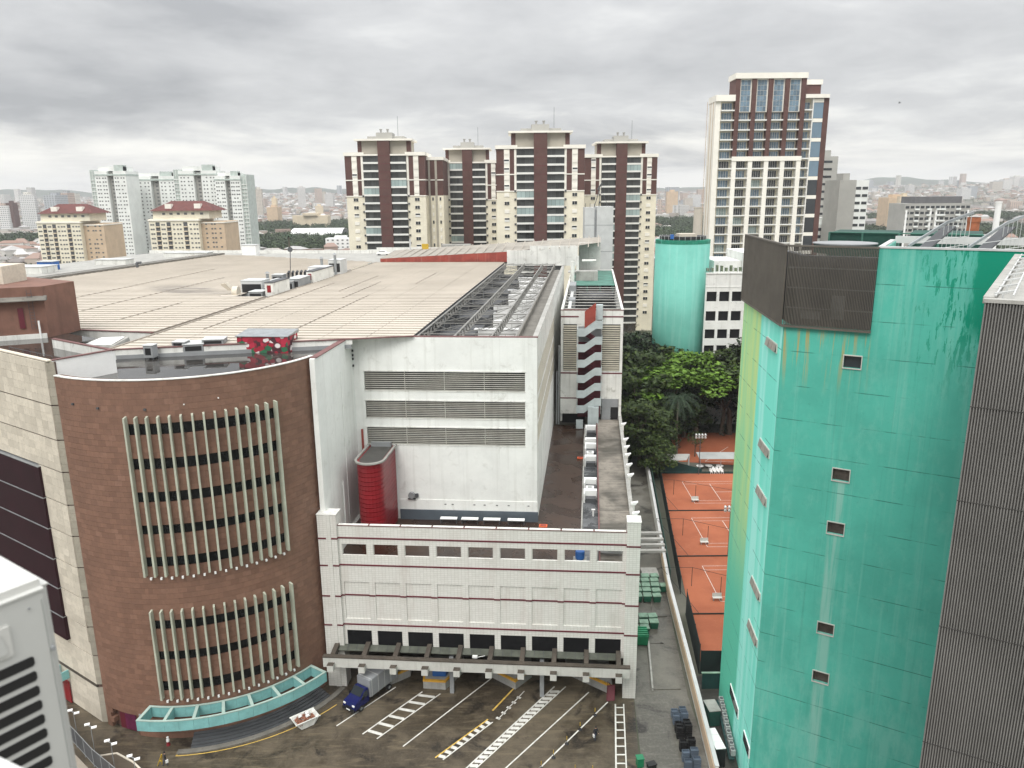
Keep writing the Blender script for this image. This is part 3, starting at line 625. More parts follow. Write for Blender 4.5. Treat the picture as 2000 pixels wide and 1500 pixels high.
# roof terrace of the wing
m = MB(WMx); m.poly([(0, .5, 42.3), (24, .5, 42.3), (24, 13, 42.3), (14.5, 13, 42.3), (13.2, 6.9, 42.3), (-.3, 6.9, 42.3)]); m.build('flat_roof', 'wet_membrane', bw)
m = MB(WMx); m.box(-.42, -.1, .45, 7.1, 39.5, 43.42); m.build('return_wall', 'clean_white', bw); m = MB(WMx); m.box(-.5, -.02, .45, 7.15, 43.42, 43.52); m.build('return_coping', 'coping_red', bw)
m = MB(WMx); m.box(-.4, 13, 6.9, 7.2, 42.3, 43.35); m.build('parapet', 'stained_white', bw); m = MB(WMx); m.box(-.45, 13, 6.85, 7.28, 43.35, 43.45); m.build('parapet_coping', 'coping_red', bw)
rl = MB(WMx)
for i in range(7): rl.tube((.6 + i * 1.6, 1.0, 42.3), (.6 + i * 1.6, 1.0, 43.7), .03, 5)
for z in (43.0, 43.7): rl.tube((.6, 1.0, z), (10.2, 1.0, z), .03, 5)
rl.build('railing', 'dark_grey', bw)
m = MB(WMx)
for k in range(26): a = random.uniform(0, 6.28); r = random.uniform(.1, .35); x, y, z = .9 + r * math.cos(a), .8 + r * math.sin(a), 42.3 + random.uniform(.1, .7); m.poly([(x, y, z), (x + .2, y + .05, z + .1), (x + .1, y + .2, z + .15)])
tag(m.build('weed', 'leaf_light'), 'small green weed growing by the railing on the stone wing roof', 'plant')
# brown plant tower standing on that roof
pt_ = thing('rooftop_tower', 'brown rooftop plant tower with gutter and iron ladder above the stone wing', 'building', (-62, 98, 42))
M('red_plain', (.185, .092, .065), .75, .15, .4, streak=.3, grime=.2)
m = MB(); m.prism([(-59.8, 98.1), (-59.0, 104), (-72, 112), (-76, 106), (-66.5, 95.2)], 42.2, 48.9); m.build('wall', 'red_plain', pt_)
m = MB(); m.hexa([(-59.1, 97.3, 47.2), (-59.5, 98.3, 47.2), (-66.6, 95.3, 47.2), (-66.2, 94.4, 47.2)], [(-59.1, 97.3, 47.3), (-59.5, 98.3, 47.75), (-66.6, 95.3, 47.75), (-66.2, 94.4, 47.3)]); m.build('gutter', 'dark_concrete', pt_)
m = MB(); m.hexa([(-62.55, 96.72, 43.7), (-62.0, 97.0, 43.7), (-62.05, 97.1, 43.7), (-62.6, 96.82, 43.7)], [(-62.55, 96.72, 46.3), (-62.0, 97.0, 46.3), (-62.05, 97.1, 46.3), (-62.6, 96.82, 46.3)]); m.build('window', 'maroon', pt_)
m = MB()
for d in (0, .5): m.tube((-61.3 + d * .9, 97.15 + d * .42, 43.5), (-61.3 + d * .9, 97.15 + d * .42, 48.6), .03, 5)
for i in range(12): m.tube((-61.3, 97.15, 43.7 + i * .4), (-60.85, 97.36, 43.7 + i * .4), .02, 4)
m.build('ladder', 'dark_grey', pt_)
m = MB(); m.tube((-60.5, 97.4, 42.3), (-60.5, 97.4, 44.6), .12, 8); m.build('drain_pipe', 'white_plastic', pt_)
m = MB(); m.prism([(-60, 98), (-66.8, 95), (-66.9, 94.7), (-59.9, 97.7)], 42.3, 42.9); m.build('plinth', 'stained_white', pt_)
m = MB(); m.box(-72, -66.5, 101, 106, 48.9, 51.2); m.build('water_tank', 'beige_stone', pt_)
# ================================================================== WHITE HALL with the big roofs
M('dark_roof_floor', (.075, .072, .066), .75, .2, .4, grime=.5, gcol=(.03, .03, .025))
wh = thing('white_hall', 'white hall with three long louvre bands under wide beige corrugated roofs', 'building', B(0, 0, 16.3))
ZT, ZF = 41.82, 16.3
m = MB(FM)
LB = [(34.6, 37.2), (30.8, 33.2), (27.1, 29.5)]
zs = [ZF, 27.1, 29.5, 30.8, 33.2, 34.6, 37.2, ZT]
for z0, z1 in zip(zs[::2], zs[1::2]): m.box(-24.4, -.02, 0, .5, z0, z1)
for z0, z1 in LB: m.box(-24.4, -23, 0, .5, z0, z1); m.box(-1.6, -.02, 0, .5, z0, z1)
m.build('front_wall', 'white_paint', wh)
m = MB(FM); m.box(-25, -24.402, -13.9, .5, ZF, ZT); m.build('side_wall', 'white_paint', wh)
m = MB(FM); zs = [ZF, 27.0, 29.9, 30.3, 33.3, 33.9, 37.4, ZT]
for z0, z1 in zip(zs[::2], zs[1::2]): m.box(-.55, 0, .502, 98, z0, z1)
for z0, z1 in ((27, 29.9), (30.3, 33.3), (33.9, 37.4)): m.box(-.55, 0, 47, 98, z0, z1); m.box(-.55, 0, .502, .7, z0, z1)
m.build('end_wall', 'stained_white', wh)
m = MB(FM)
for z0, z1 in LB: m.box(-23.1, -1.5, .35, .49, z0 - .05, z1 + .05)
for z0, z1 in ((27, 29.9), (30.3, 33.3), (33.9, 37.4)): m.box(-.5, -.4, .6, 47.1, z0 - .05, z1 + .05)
m.build('louvre_backing', 'opening_black', wh)  # black sheets stand in for the shade between the slats
m = MB(); m.hexa([(0, .0, 0), (21.4, .0, 0), (21.4, .16, .05), (0, .16, .05)], [(0, .0, .06), (21.4, .0, .06), (21.4, .16, .11), (0, .16, .11)]); sl = mesh_of(m, 'louvre_slat', 'slat_grey')
m = MB(); m.hexa([(.0, 0, 0), (-.28, 0, .12), (-.28, 46.3, .12), (.0, 46.3, 0)], [(.0, 0, .07), (-.28, 0, .19), (-.28, 46.3, .19), (.0, 46.3, .07)]); sl2 = mesh_of(m, 'louvre_slat', 'slat_beige')
for z0, z1 in LB:
    for i in range(9): inst(sl, 'louvre_slat', wh, B(-23, .02, z0 + .05 + (z1 - z0 - .1) * i / 9), FA)
for z0, z1 in ((27, 29.9), (30.3, 33.3), (33.9, 37.4)):
    for i in range(9): inst(sl2, 'louvre_slat', wh, B(-.02, .7, z0 + .05 + (z1 - z0 - .1) * i / 9), FB)
m = MB(FM)
for z0, z1 in LB:
    m.box(-23.1, -1.5, -.10, .02, z1, z1 + .16); m.box(-23.1, -1.5, -.05, .02, z0 - .12, z0 - .002)
    for x in (-17.6, -12.3, -7.0): m.box(x, x + .03, .06, .32, z0, z1)
m.build('louvre_frame', 'stained_white', wh)
m = MB(FM); m.box(-25.1, -24.3, -13.5, .0, ZT, ZT + .1); m.box(-25.1, .08, .0, .6, ZT, ZT + .1); m.build('coping', 'coping_red', wh)
m = MB(FM); m.box(-.62, .06, .6, 98, ZT, ZT + .08); m.build('end_coping', 'concrete', wh)
m = MB(FM); m.box(-18.9, .12, -.22, -.002, ZF, 17.75); m.build('base_band', 'slate_band', wh); m = MB(FM); m.box(-18.9, .06, -.08, -.002, 17.75, 19.2); m.build('upper_plinth', 'white_paint', wh)
m = MB(); m.box(-.14, .14, -.05, 0, -.05, .05); vt = mesh_of(m, 'wall_vent', 'dark_grey')
for x in (-12.6, -11.6, -8.6, -7.2, -5.5, -3.9, -1.2): inst(vt, 'wall_vent', wh, B(x, -.082, 18.6), FA)
m = MB(); m.tube((0, 0, 0), (0, -.45, 0), .45, 12); m.k = 1; m.box(-.55, .55, -.3, -.0, -.6, -.5); m.box(.5, .9, -.3, 0, -.3, .2); ef = mesh_of(m, 'exhaust_fan', ['mid_grey', 'dark_grey']); inst(ef, 'exhaust_fan', wh, B(-17.2, -.08, 19.9), FA)
m = MB(FM); m.box(-23.75, -23.5, -.25, -.02, 25.2, 29.2); m.build('cable_box', 'rust_red', wh)
m = MB(FM)
for z in (40.0, 39.4, 38.9, 38.0): m.box(-24.38, -24.2, -.3, -.1, z - .14, z + .14)
m.build('cable_fitting', 'black', wh)
m = MB(FM); m.tube((-24.3, -7.2, 17.0), (-24.3, -7.2, 24.5), .09, 6); m.tube((-24.3, -5.4, 17), (-24.3, -5.4, 38.4), .05, 6); m.build('drain_pipe', 'white_paint', wh)
# roofs: sheets with lapped seams, ribs and gutters
def lerp_path(path, a):
    for (a0, b0), (a1, b1) in zip(path, path[1:]):
        if min(a0, a1) <= a <= max(a0, a1): return b0 + (b1 - b0) * (a - a0) / (a1 - a0 + 1e-9)
    return path[0][1] if abs(a - path[0][0]) < abs(a - path[-1][0]) else path[-1][1]
FR = [(-51, -10.4), (-23.4, -2.35), (-16.2, -.2)]; BR = [(-51, 109), (-16.2, 108.5)]
FL = [(-115.3, 56.7), (-83.6, 24.4), (-68.5, 3.9), (-52.3, 1.15)]; BL = [(-115.3, 134), (-107, 137), (-52.3, 110)]
def sheet(a0, a1, F, Bk, z0, z1):
    n = 6; m = MB(FM); a0 += .04; a1 -= .04; A = [a0 + (a1 - a0) * i / n for i in range(n + 1)]
    top = [(a, F(a)) for a in A] + [(a, Bk(a)) for a in A[::-1]]
    lo = [m.pt((a, b, (z0 if a < (a0 + a1) / 2 else z1) - .06)) for a, b in top]; hi = [m.pt((a, b, z0 if a < (a0 + a1) / 2 else z1)) for a, b in top]
    k = len(top)
    for i in range(k): j = (i + 1) % k; m.face([lo[i], lo[j], hi[j], hi[i]])
    for i in range(n): m.face([hi[i], hi[i + 1], hi[k - 2 - i], hi[k - 1 - i]])
    return m.build('roof_sheet', 'roof_sheet', wh)
fR = lambda a: lerp_path(FR, a); bR = lambda a: lerp_path(BR, a); fL = lambda a: lerp_path(FL, a); bL = lambda a: lerp_path(BL, a)
for i in range(6): a0 = -51 + 5.8 * i; sheet(a0, a0 + 5.8, fR, bR, 42.0, 42.0)
wellF = lambda a: 39.0 + (a + 61) * 4.3 if a > -61 else None
for i in range(11):
    a0 = -115.3 + (63 / 11) * i; a1 = a0 + 63 / 11; z = 42.0
    if a0 > -61.5:
        sheet(a0, a1, fL, lambda a: 38.6, z, z); sheet(a0, a1, lambda a: max(39, 39 + (a + 61) * 4.3), bL, z, z)
    else: sheet(a0, a1, fL, bL, z, z)
m = MB(FM)
b = -10.0
while b < 109:
    aL = -51 if b > -10.4 else -51; aR = -16.25
    if b < -.2: aR = -51 + (b + 10.4) / (10.2) * 34.8
    if aR - aL > .3: m.box(aL + .1, aR, b, b + .2, 42.0, 42.1)
    b += 1.9
b = 2.0
while b < 134:
    lo = -115.3
    if b < 56.7: lo = next(a for a in [-115.3 + .3 * i for i in range(220)] if fL(a) <= b)
    hi = -52.4
    if b > 110: hi = next(a for a in [-52.4 - .3 * i for i in range(220)] if bL(a) >= b)
    if 38.6 < b < 79: m.box(lo, min(hi, -61 + (b - 39) / 4.3), b, b + .2, 42.0, 42.1)
    elif hi - lo > .5: m.box(lo, hi, b, b + .2, 42.0, 42.1)
    b += 1.95
m.build('roof_rib', 'roof_rib', wh, kind='stuff')
m = MB(FM); m.box(-52.2, -51.05, 1.0, 109, 41.6, 41.75); m.box(-52.35, -52.2, 1, 38.5, 41.6, 42.06); m.hexa([(-51.3, -10.4, 42), (-51.0, -10.4, 42), (-50.9, 109, 42), (-51.2, 109, 42)], [(-51.3, -10.4, 42.12), (-51.0, -10.4, 42.12), (-50.9, 109, 42.12), (-51.2, 109, 42.12)]); m.build('valley_gutter', 'roof_seam', wh)
m = MB(FM)
for a0, b0, b1 in ((-46.5, 4, 60), (-33.6, -2, 40), (-37.2, 36, 62), (-41, 46, 74), (-29, 58, 80), (-63.5, 12, 30), (-75, 20, 70), (-87, 34, 90)): m.box(a0, a0 + .12, b0, b1, 42.04, 42.11)
m.build('roof_seam', 'roof_seam', wh)
m = MB(FM); m.wall([(-51.15, -10.55), (-23.5, -2.5)], 41.3, 41.95, .3); m.build('roof_front_wall', 'stained_white', wh); m = MB(FM); m.wall([(-51.2, -10.75), (-23.6, -2.7)], 40.8, 41.3, .45); m.build('roof_upstand', 'mid_grey', wh)
m = MB(FM); m.wall([(-51.3, -10.65), (-23.4, -2.6), (-16, -.4)], 41.95, 42.06, .5); m.build('roof_coping', 'coping_red', wh)
m = MB(FM); m.wall([(-83.6, 24.3), (-68.5, 3.8), (-52.3, 1.05)], 40.3, 41.98, .3); m.build('roof_front_wall', 'stained_white', wh); m = MB(FM); m.wall([(-83.6, 24.2), (-68.5, 3.65), (-52.2, .95)], 41.98, 42.08, .5); m.build('roof_coping', 'coping_red', wh)
m = MB(FM); m.poly([(-51.3, -10.7, 40.25), (-52.3, 1.2, 40.25), (-68.5, 4.2, 40.25), (-84, 25, 40.25), (-92, 12, 40.25), (-70, -9, 40.25)]); m.build('flat_roof', 'wet_membrane', wh)
m = MB(FM); m.poly([(-61.2, 38.7, 41.2), (-51.05, 38.7, 41.2), (-51.05, 82, 41.2)]); m.build('plant_well', 'wet_membrane', wh)
m = MB(FM); m.hexa([(-61.2, 38.7, 41.2), (-51.1, 38.75, 41.2), (-51.1, 38.6, 41.2), (-61.2, 38.55, 41.2)], [(-61.2, 38.7, 42), (-51.1, 38.75, 42), (-51.1, 38.6, 42), (-61.2, 38.55, 42)]); m.build('well_edge', 'dark_grey', wh)
# left gutters
m = MB(FM); m.hexa([(-116.2, 57, 41.9), (-115.3, 56.7, 41.9), (-106.8, 137, 41.9), (-107.8, 137.5, 41.9)], [(-116.2, 57, 42.5), (-115.3, 56.7, 42.5), (-106.8, 137, 42.5), (-107.8, 137.5, 42.5)]); m.hexa([(-119.5, 58, 42.0), (-118.0, 57.5, 42.0), (-109.5, 138, 42.0), (-111, 138.5, 42.0)], [(-119.5, 58, 42.4), (-118.0, 57.5, 42.4), (-109.5, 138, 42.4), (-111, 138.5, 42.4)]); m.build('edge_gutter', 'dark_concrete', wh)
m = MB(FM); m.hexa([(-118, 57.5, 41.9), (-116.2, 57, 41.9), (-107.8, 137.5, 41.9), (-109.5, 138, 41.9)], [(-118, 57.5, 42.3), (-116.2, 57, 42.3), (-107.8, 137.5, 42.3), (-109.5, 138, 42.3)]); m.build('edge_walkway', 'light_grey', wh)
m = MB(FM); m.tube((-108.3, 92, 42.3), (-108.5, 92.2, 43.4), .35, 10); m.tube((-108.5, 92.2, 43.4), (-107.3, 92.2, 43.5), .3, 10); m.build('vent_hood', 'dark_grey', wh)
m = MB(FM); m.poly([(-150, 62, 41.3), (-119, 56, 41.3), (-110.5, 139, 41.3), (-60, 116, 41.3), (-16, 112, 41.3), (-10, 148, 41.3), (-140, 152, 41.3)]); m.build('parking_deck', 'concrete', wh)
# truss bay: open lattice roof over plant rooms
m = MB(FM); m.poly([(-16.2, .5, 37.6), (-.5, .5, 37.6), (-.5, 108, 37.6), (-16.2, 108, 37.6)]); m.build('plant_floor', 'dark_roof_floor', wh)
m = MB(FM); m.box(-16.6, -16.3, .6, 108, 37.6, 41.92); m.build('inner_wall', 'dark_grey', wh)
for i in range(12):
    m = MB(FM); bb = 5 + i * 8.3; m.box(-9.5 - (i % 3), -2.75, bb, bb + 1.3, 37.6, 39.1); m.build('plant_room', 'clean_white', wh)
    m = MB(FM); m.box(-16.2, -10.6, bb + 2, bb + 6.5, 37.6, 38.7 + (i % 2) * .6); m.build('duct_run', 'dark_grey', wh)
    if i % 2 == 0:
        m = MB(FM); m.box(-8, -7.0, bb - 2.6, bb - 1.8, 37.6, 38.9); m.build('cabinet', 'clean_white', wh)
def truss(name, P, Q, z0, z1, n):
    m = MB(FM); P, Q = Vector(P), Vector(Q)
    for z in (z0, z1): m.beam((*P, z), (*Q, z), .24, .16)
    for i in range(n):
        p, q = P.lerp(Q, i / n), P.lerp(Q, (i + 1) / n)
        if i % 2: m.beam((*p, z1), (*q, z0), .13, .10)
        else: m.beam((*p, z0), (*q, z1), .13, .10)
    return m.build(name, 'steel', wh)
for a in (-15.9, -11.0, -6.1, -2.9): truss('truss', (a, .7), (a + .2, 107.5), 40.55, 41.7, 96)
for i in range(13):
    bb = 3.5 + i * 8.5
    m = MB(FM)
    m.beam((-15.9, bb, 41.65), (-2.9, bb, 41.65), .15, .12); m.beam((-15.9, bb, 40.6), (-2.9, bb, 40.6), .08, .08)
    for a, c in ((-15.9, -11), (-11, -6.1), (-6.1, -2.9)):
        h = (a + c) / 2; m.beam((a, bb, 41.65), (h, bb, 40.6), .07, .07); m.beam((h, bb, 40.6), (c, bb, 41.65), .07, .07); m.beam((h, bb, 40.6), (h, bb, 41.65), .05, .05); m.beam((a, bb, 41.6), (c, bb + 8, 41.6), .08, .08)
    m.build('cross_truss', 'steel', wh)
for i in range(7):
    m = MB(FM); m.box(-15.95, -15.7, 4 + i * 15, 4.25 + i * 15, 37.6, 41.6); m.build('column', 'galv', wh)
m = MB(FM); m.box(-2.5, -.56, .6, 97, 40.9, 41.05); m.box(-2.7, -2.5, .6, 104, 40.6, 41.9); m.build('edge_gutter', 'dark_concrete', wh)
# back walls and the raised rear roof
m = MB(FM); m.box(-15.6, -9.5, 109, 109.5, 41, 45.0); m.box(-9.5, 3.2, 109.02, 109.5, 41, 46.2); m.box(3.2, 9.4, 125, 125.5, 36, 46.0); m.build('back_wall', 'stained_white', wh)
m = MB(FM); m.hexa([(-50, 109.1, 42), (-15.6, 109, 42), (-15.6, 109.4, 42), (-50, 109.5, 42)], [(-50, 109.1, 42.9), (-15.6, 109, 44.7), (-15.6, 109.4, 44.7), (-50, 109.5, 42.9)]); m.build('red_fascia', 'rust_red', wh)
M('rear_sheet', (.30, .275, .235), .75, .15, .3, streak=.3)
m = MB(FM); P = lambda a, b, z: m.pt((a, b, z)); q = [P(-50, 109.2, 42.95), P(-15.5, 109.1, 44.75), P(-9.5, 109.1, 45.3), P(3.2, 109.1, 46.25), P(9.4, 124.9, 46.1), P(9.4, 132, 47.2), P(-52, 134, 43.4)]; m.face(q); m.build('rear_roof', 'rear_sheet', wh)
m = MB(FM)
for i in range(24):
    t = i / 23; a = -50 + 58.5 * t; z = 42.95 + 3.3 * t; m.beam((a, 109.2 - 4.8 * max(0, t - .7) * 3.3, z + .03), (a - 1.2 + 1.4 * t, 134 - 12 * t, 43.4 + 4.8 * t + .03), .22, .1)
m.build('rear_roof_rib', 'roof_rib', wh)
m = MB(FM); m.box(2.9, 8.5, 97.9, 98.3, 36, 40.6); m.box(1, 8.4, 98.3, 102.9, 40.2, 40.4); m.build('rear_annex', 'concrete', wh)
m = MB(FM); m.tube((3.4, 97, 41), (3.4, 97, 44.5), .35, 8); m.tube((2.2, 96, 38), (2.2, 96, 43.3), .5, 8); m.tube((4.5, 97.4, 43.3), (8, 97.4, 43.3), .3, 8); m.build('duct_pipe', 'stained_white', wh)
# red tiled shaft standing in the inner corner
rs = thing('red_shaft', 'dark red tiled shaft with rounded front standing in the corner of the white walls', 'shaft', B(-20.9, -3.5, ZF))
outl = [(-19.2, -.3), (-19.2, -6.2)] + [(-20.9 + 1.7 * math.cos(R(-t)), -6.2 + 1.7 * math.sin(R(-t))) for t in range(15, 180, 15)] + [(-22.6, -6.2), (-22.6, -.3)]
m = MB(FM); m.prism(outl, 0, .565); course = m
for i in range(18):
    m = MB(FM); z = ZF + i * .594; m.prism(outl, z + .045, z + .594, top=(i == 17)); m.build('tile_course', 'red_tile', rs)
m = MB(FM); m.wall(outl[::-1], 27.0, 27.22, -.28); m.build('rim', 'concrete', rs)
ins = [( -20.9 + (x + 20.9) * .86, -3.4 + (y + 3.4) * .9) for x, y in outl]
m = MB(FM); m.prism(ins, 27.0, 27.03); m.build('dark_sheet', 'dark_roof_floor', rs)  # dark sheet stands in for the shaded inside of the open shaft
m = MB(FM); m.box(-22.3, -19.6, -.9, -.35, 27.0, 27.6); m.build('hood', 'mid_grey', rs)
# four white benches along the dark base
m = MB(); m.box(-1.15, 1.15, -.30, .30, .62, .72); bt = m
bench = thing('terrace_bench', '', 'bench', B(-12, -1.1, ZF), 'white benches along the terrace wall'); m.m = None
mm = MB(Matrix.Translation(B(-12, -1.1, ZF)) @ Matrix.Rotation(FA, 4, 'Z')); mm.box(-1.15, 1.15, -.36, .36, .66, .76); mm.build('seat', 'white_emit_less', bench)
for x in (-1.1, 1.02):
    mm = MB(Matrix.Translation(B(-12, -1.1, ZF)) @ Matrix.Rotation(FA, 4, 'Z')); mm.box(x, x + .08, -.3, .3, 0, .66); mm.build('leg', 'dark_grey', bench)
for i, (x, lb) in enumerate(((-12.0, 'white bench by the slate base, nearest the red shaft'), (-9.1, 'white bench by the slate base, second from the red shaft'), (-6.1, 'white bench by the slate base, third from the red shaft'), (-2.8, 'white bench by the slate base, nearest the outer corner'))):
    if i == 0: bench['label'] = lb
    else: dup(bench, B(x, -1.1, ZF), lb)
# ================================================================== LOADING BLOCK, tile faced
lb = thing('loading_block', 'white tiled loading block with maroon stripes and nine window bays', 'building', B(-6, -14.4, 0))
NB = 9; A0, A1 = -22.9, 11.4; SP = (A1 - A0) / NB; OW = 3.08
cols = [A0 + SP * (i + .5) for i in range(NB)]
def strips(m, z0, z1, y0=-14.4, y1=-14.15): m.box(A0, A1, y0, y1, z0, z1)
def piers(m, z0, z1):
    e = [A0] + [c + s * OW / 2 for c in cols for s in (-1, 1)] + [A1]
    for a, c in zip(e[::2], e[1::2]): m.box(a, c, -14.4, -14.15, z0, z1)
m = MB(FM); strips(m, 7.74, 9.3); strips(m, 14.3, 17.85); strips(m, 19.3, 21.64); piers(m, 5.2, 7.74); piers(m, 9.3, 14.3); piers(m, 17.85, 19.3)
m.build('facade', 'facade_tile', lb)
for c in cols:
    m = MB(FM); m.box(c - OW / 2, c + OW / 2, -14.26, -14.1, 9.3, 14.3); m.build('recessed_panel', 'facade_tile', lb)
    m = MB(FM); m.box(c - OW / 2, c + OW / 2, -14.28, -14.2, 5.2, 7.74); m.build('window', 'opening_black', lb)
    m = MB(FM)
    for s in (-1, 1): m.box(c + s * (OW / 2 - .04) - .04, c + s * (OW / 2 - .04) + .04, -14.36, -14.02, 17.952, 19.248)
    m.build('opening_frame', 'tile_soffit', lb)
for z in (20.1, 16.57, 8.57): m = MB(FM); m.box(A0 + .01, A1 - .01, -14.46, -14.402, z - .09, z + .09); m.build('stripe', 'maroon', lb)
m = MB(FM); e = [A0] + [c + s * OW / 2 for c in cols for s in (-1, 1)] + [A1]
for a, c in zip(e[::2], e[1::2]): m.box(a, c, -14.46, -14.402, 12.42, 12.60)
for c in cols: m.box(c - OW / 2 + .002, c + OW / 2 - .002, -14.33, -14.272, 12.42, 12.60)
m.build('stripe', 'maroon', lb)
m = MB(FM); m.box(A0, A1, -14.45, -14.0, 21.64, 21.74); m.build('coping', 'coping_red', lb)
for i in range(9): m = MB(FM); m.box(A0 + .1 + i * SP, A0 + SP - .1 + i * SP, -14.42, -13.98, 21.74, 21.78); m.build('coping_cap', 'stained_white', lb)
for a0, a1, bq in ((11.4, 12.95, -14.85), (-25.2, -22.9, -14.75)):
    m = MB(FM); m.box(a0, a1, bq, -13.0, 0, 23.1); p_ = m.build('pillar', 'facade_tile', lb)
    m = MB(FM); m.box(a0 - .06, a1 + .06, bq - .06, -12.95, 23.1, 23.2); m.build('pillar_cap', 'stained_white', p_)
    m = MB(FM)
    for z in (20.1, 16.57, 12.51, 8.57): m.box(a0 - .04, a1 + .04, bq - .05, -12.9, z - .09, z + .09)
    m.build('pillar_stripe', 'maroon', p_)
m = MB(FM); m.box(-24.2, -23.6, -14.82, -14.752, 0, 23.1); m.build('pillar_joint', 'facade_tile', lb)
m = MB(FM); m.box(12.5, 12.93, -12.9, 130, 0, 18.1); m.build('side_wall', 'stained_white', lb); m = MB(FM); m.box(12.42, 13.0, -12.9, 60, 18.1, 18.25); m.build('side_coping', 'concrete', lb)
m = MB(FM); m.box(-24.4, 6.0, -13.98, 45.2, 15.9, ZF); m.build('terrace_floor', 'terrace_brown', lb)
m = MB(FM); m.box(6.0, 8.3, -13.98, 45.2, 15.9, ZF + .05); m.build('service_strip', 'grey_wet', lb)
m = MB(FM); m.box(5.95, 6.15, -13.9, 45, ZF + .05, ZF + .3); m.build('strip_kerb', 'concrete', lb)
m = MB(FM); m.box(8.3, 12.5, -13.98, 45.2, 15.9, 17.5); m.build('raised_slab', 'slab_stained', lb); m = MB(FM); m.box(8.22, 8.42, -13.9, 45, 17.5, 17.75); m.build('slab_edge', 'coping_red', lb)
m = MB(FM); m.box(-24.4, -23.9, -13.9, -.1, 16.3, 17.4); m.box(-24.4, -24.0, -13.98, -12.5, 17.4, 23); m.build('terrace_upstand', 'stained_white', lb)
m = MB(FM)
for i in range(12): m.beam((8.5, -12 + i * .35, 17.56), (12.3, -12 + i * .35, 17.56), .04, .04)
m.build('floor_rail', 'dark_grey', lb)
# dark loading hall behind the canopy
m = MB(FM); m.box(A0, A1, -5, -4.6, 0, 5.2); m.box(A0, A1, -14.0, -4.6, 5.2, 5.3); m.build('loading_hall', 'dark_concrete', lb)
# concrete canopy
m = MB(FM); m.box(-24.8, 12.05, -17.2, -16.85, 4.35, 5.62); m.build('canopy_beam', 'beam_paint', lb)
m = MB(FM); m.box(-24.85, 12.1, -17.25, -16.6, 5.62, 5.75); m.build('canopy_capping', 'canopy_brown', lb)
for i in range(10):
    a = -23.75 + i * 3.835
    m = MB(FM); m.hexa([(a - .28, -16.62, 5.0), (a + .28, -16.62, 5.0), (a + .28, -14.4, 5.3), (a - .28, -14.4, 5.3)], [(a - .28, -16.62, 5.78), (a + .28, -16.62, 5.78), (a + .28, -14.4, 6.2), (a - .28, -14.4, 6.2)]); m.build('canopy_rafter', 'canopy_brown', lb)
    m = MB(FM); m.box(a - .38, a + .38, -17.85, -17.202, 4.1, 4.95); bk = m.build('canopy_bracket', 'beam_paint', lb); m = MB(FM); m.box(a - .39, a + .39, -17.86, -17.21, 4.95, 5.0); m.build('bracket_top', 'canopy_brown', bk)
    if i < 9:
        m = MB(FM); m.hexa([(a + .3, -15.45, 5.5), (a + 3.53, -15.45, 5.5), (a + 3.53, -14.45, 5.75), (a + .3, -14.45, 5.75)], [(a + .3, -15.45, 5.58), (a + 3.53, -15.45, 5.58), (a + 3.53, -14.45, 5.83), (a + .3, -14.45, 5.83)]); gp = m.build('canopy_glazing', 'canopy_glass', lb)
        m = MB(FM)
        for k in (1.1, 2.2): m.beam((a + .3 + k, -15.45, 5.6), (a + .3 + k, -14.45, 5.85), .05, .05)
        m.beam((a + .3, -16.3, 5.45), (a + 3.5, -16.3, 5.45), .06, .06); m.build('glazing_bar', 'dark_grey', gp)
for a in (-9.5, 1.6): m = MB(FM); m.box(a - .25, a + .25, -15.3, -14.8, 0, 5.0); m.build('column', 'mid_grey', lb)
m = MB(FM); m.beam((-6.4, -16.2, 5.7), (-5.2, -16.0, 5.9), .05, .05); m.box(-6.7, -6.1, -16.35, -16.05, 5.72, 5.98); m.build('lamp_arm', 'white_plastic', lb)
# saw-tooth loading docks
def dock(pts, label, yl, h=1.2):
    t = thing('loading_dock', label, 'loading dock', (*pts[1], 0), 'saw-tooth loading docks under the canopy'); m = MB(); m.prism(pts, 0, h); m.build('platform', 'concrete', t)
    m = MB(); m.wall(yl, h - .22, h + .03, .28); m.build('edge_guard', 'yellow_paint', t); return t
dock([(-17.2, 86.2), (-15.5, 84.7), (-13.3, 86.4), (-13.3, 89), (-17.2, 89)], 'grey dock platform with yellow edge beside the parked truck', [(-15.52, 84.68), (-13.28, 86.38), (-13.28, 88)])
dock([(-11.5, 85.3), (-11.4, 83.9), (-8.6, 83.6), (-6.6, 87), (-6.6, 89), (-11.5, 89)], 'blocky dock platform with yellow edge and blue tarpaulin on it', [(-11.52, 85.2), (-11.42, 83.88), (-8.58, 83.58), (-6.58, 87)])
dock([(-2.9, 86), (.1, 83.5), (2.2, 86), (2.2, 89), (-2.9, 89)], 'pointed dock platform with yellow edge under the middle of the canopy', [(-2.92, 85.98), (.1, 83.48), (2.22, 86)])
dock([(6.7, 86.5), (12.0, 82.2), (12.2, 89), (6.7, 89)], 'dock platform with slanting yellow edge at the right end behind the red ramp plate', [(6.68, 86.5), (12.0, 82.18)])
m = MB(); m.prism([(-10.3, 84.6), (-8.6, 84.5), (-8.3, 85.6), (-10.2, 85.7)], 1.2, 2.5)
tag(m.build('tarpaulin', 'blue_plastic', bevel=.06), 'blue tarpaulin covered stack on the blocky dock under the canopy', 'tarpaulin')
m = MB(); m.hexa([(11.2, 80.9, .15), (12.1, 81.0, .15), (12.3, 82.2, 1.3), (11.4, 82.1, 1.3)], [(11.1, 81.0, .28), (12.0, 81.1, .28), (12.2, 82.3, 1.43), (11.3, 82.2, 1.43)])
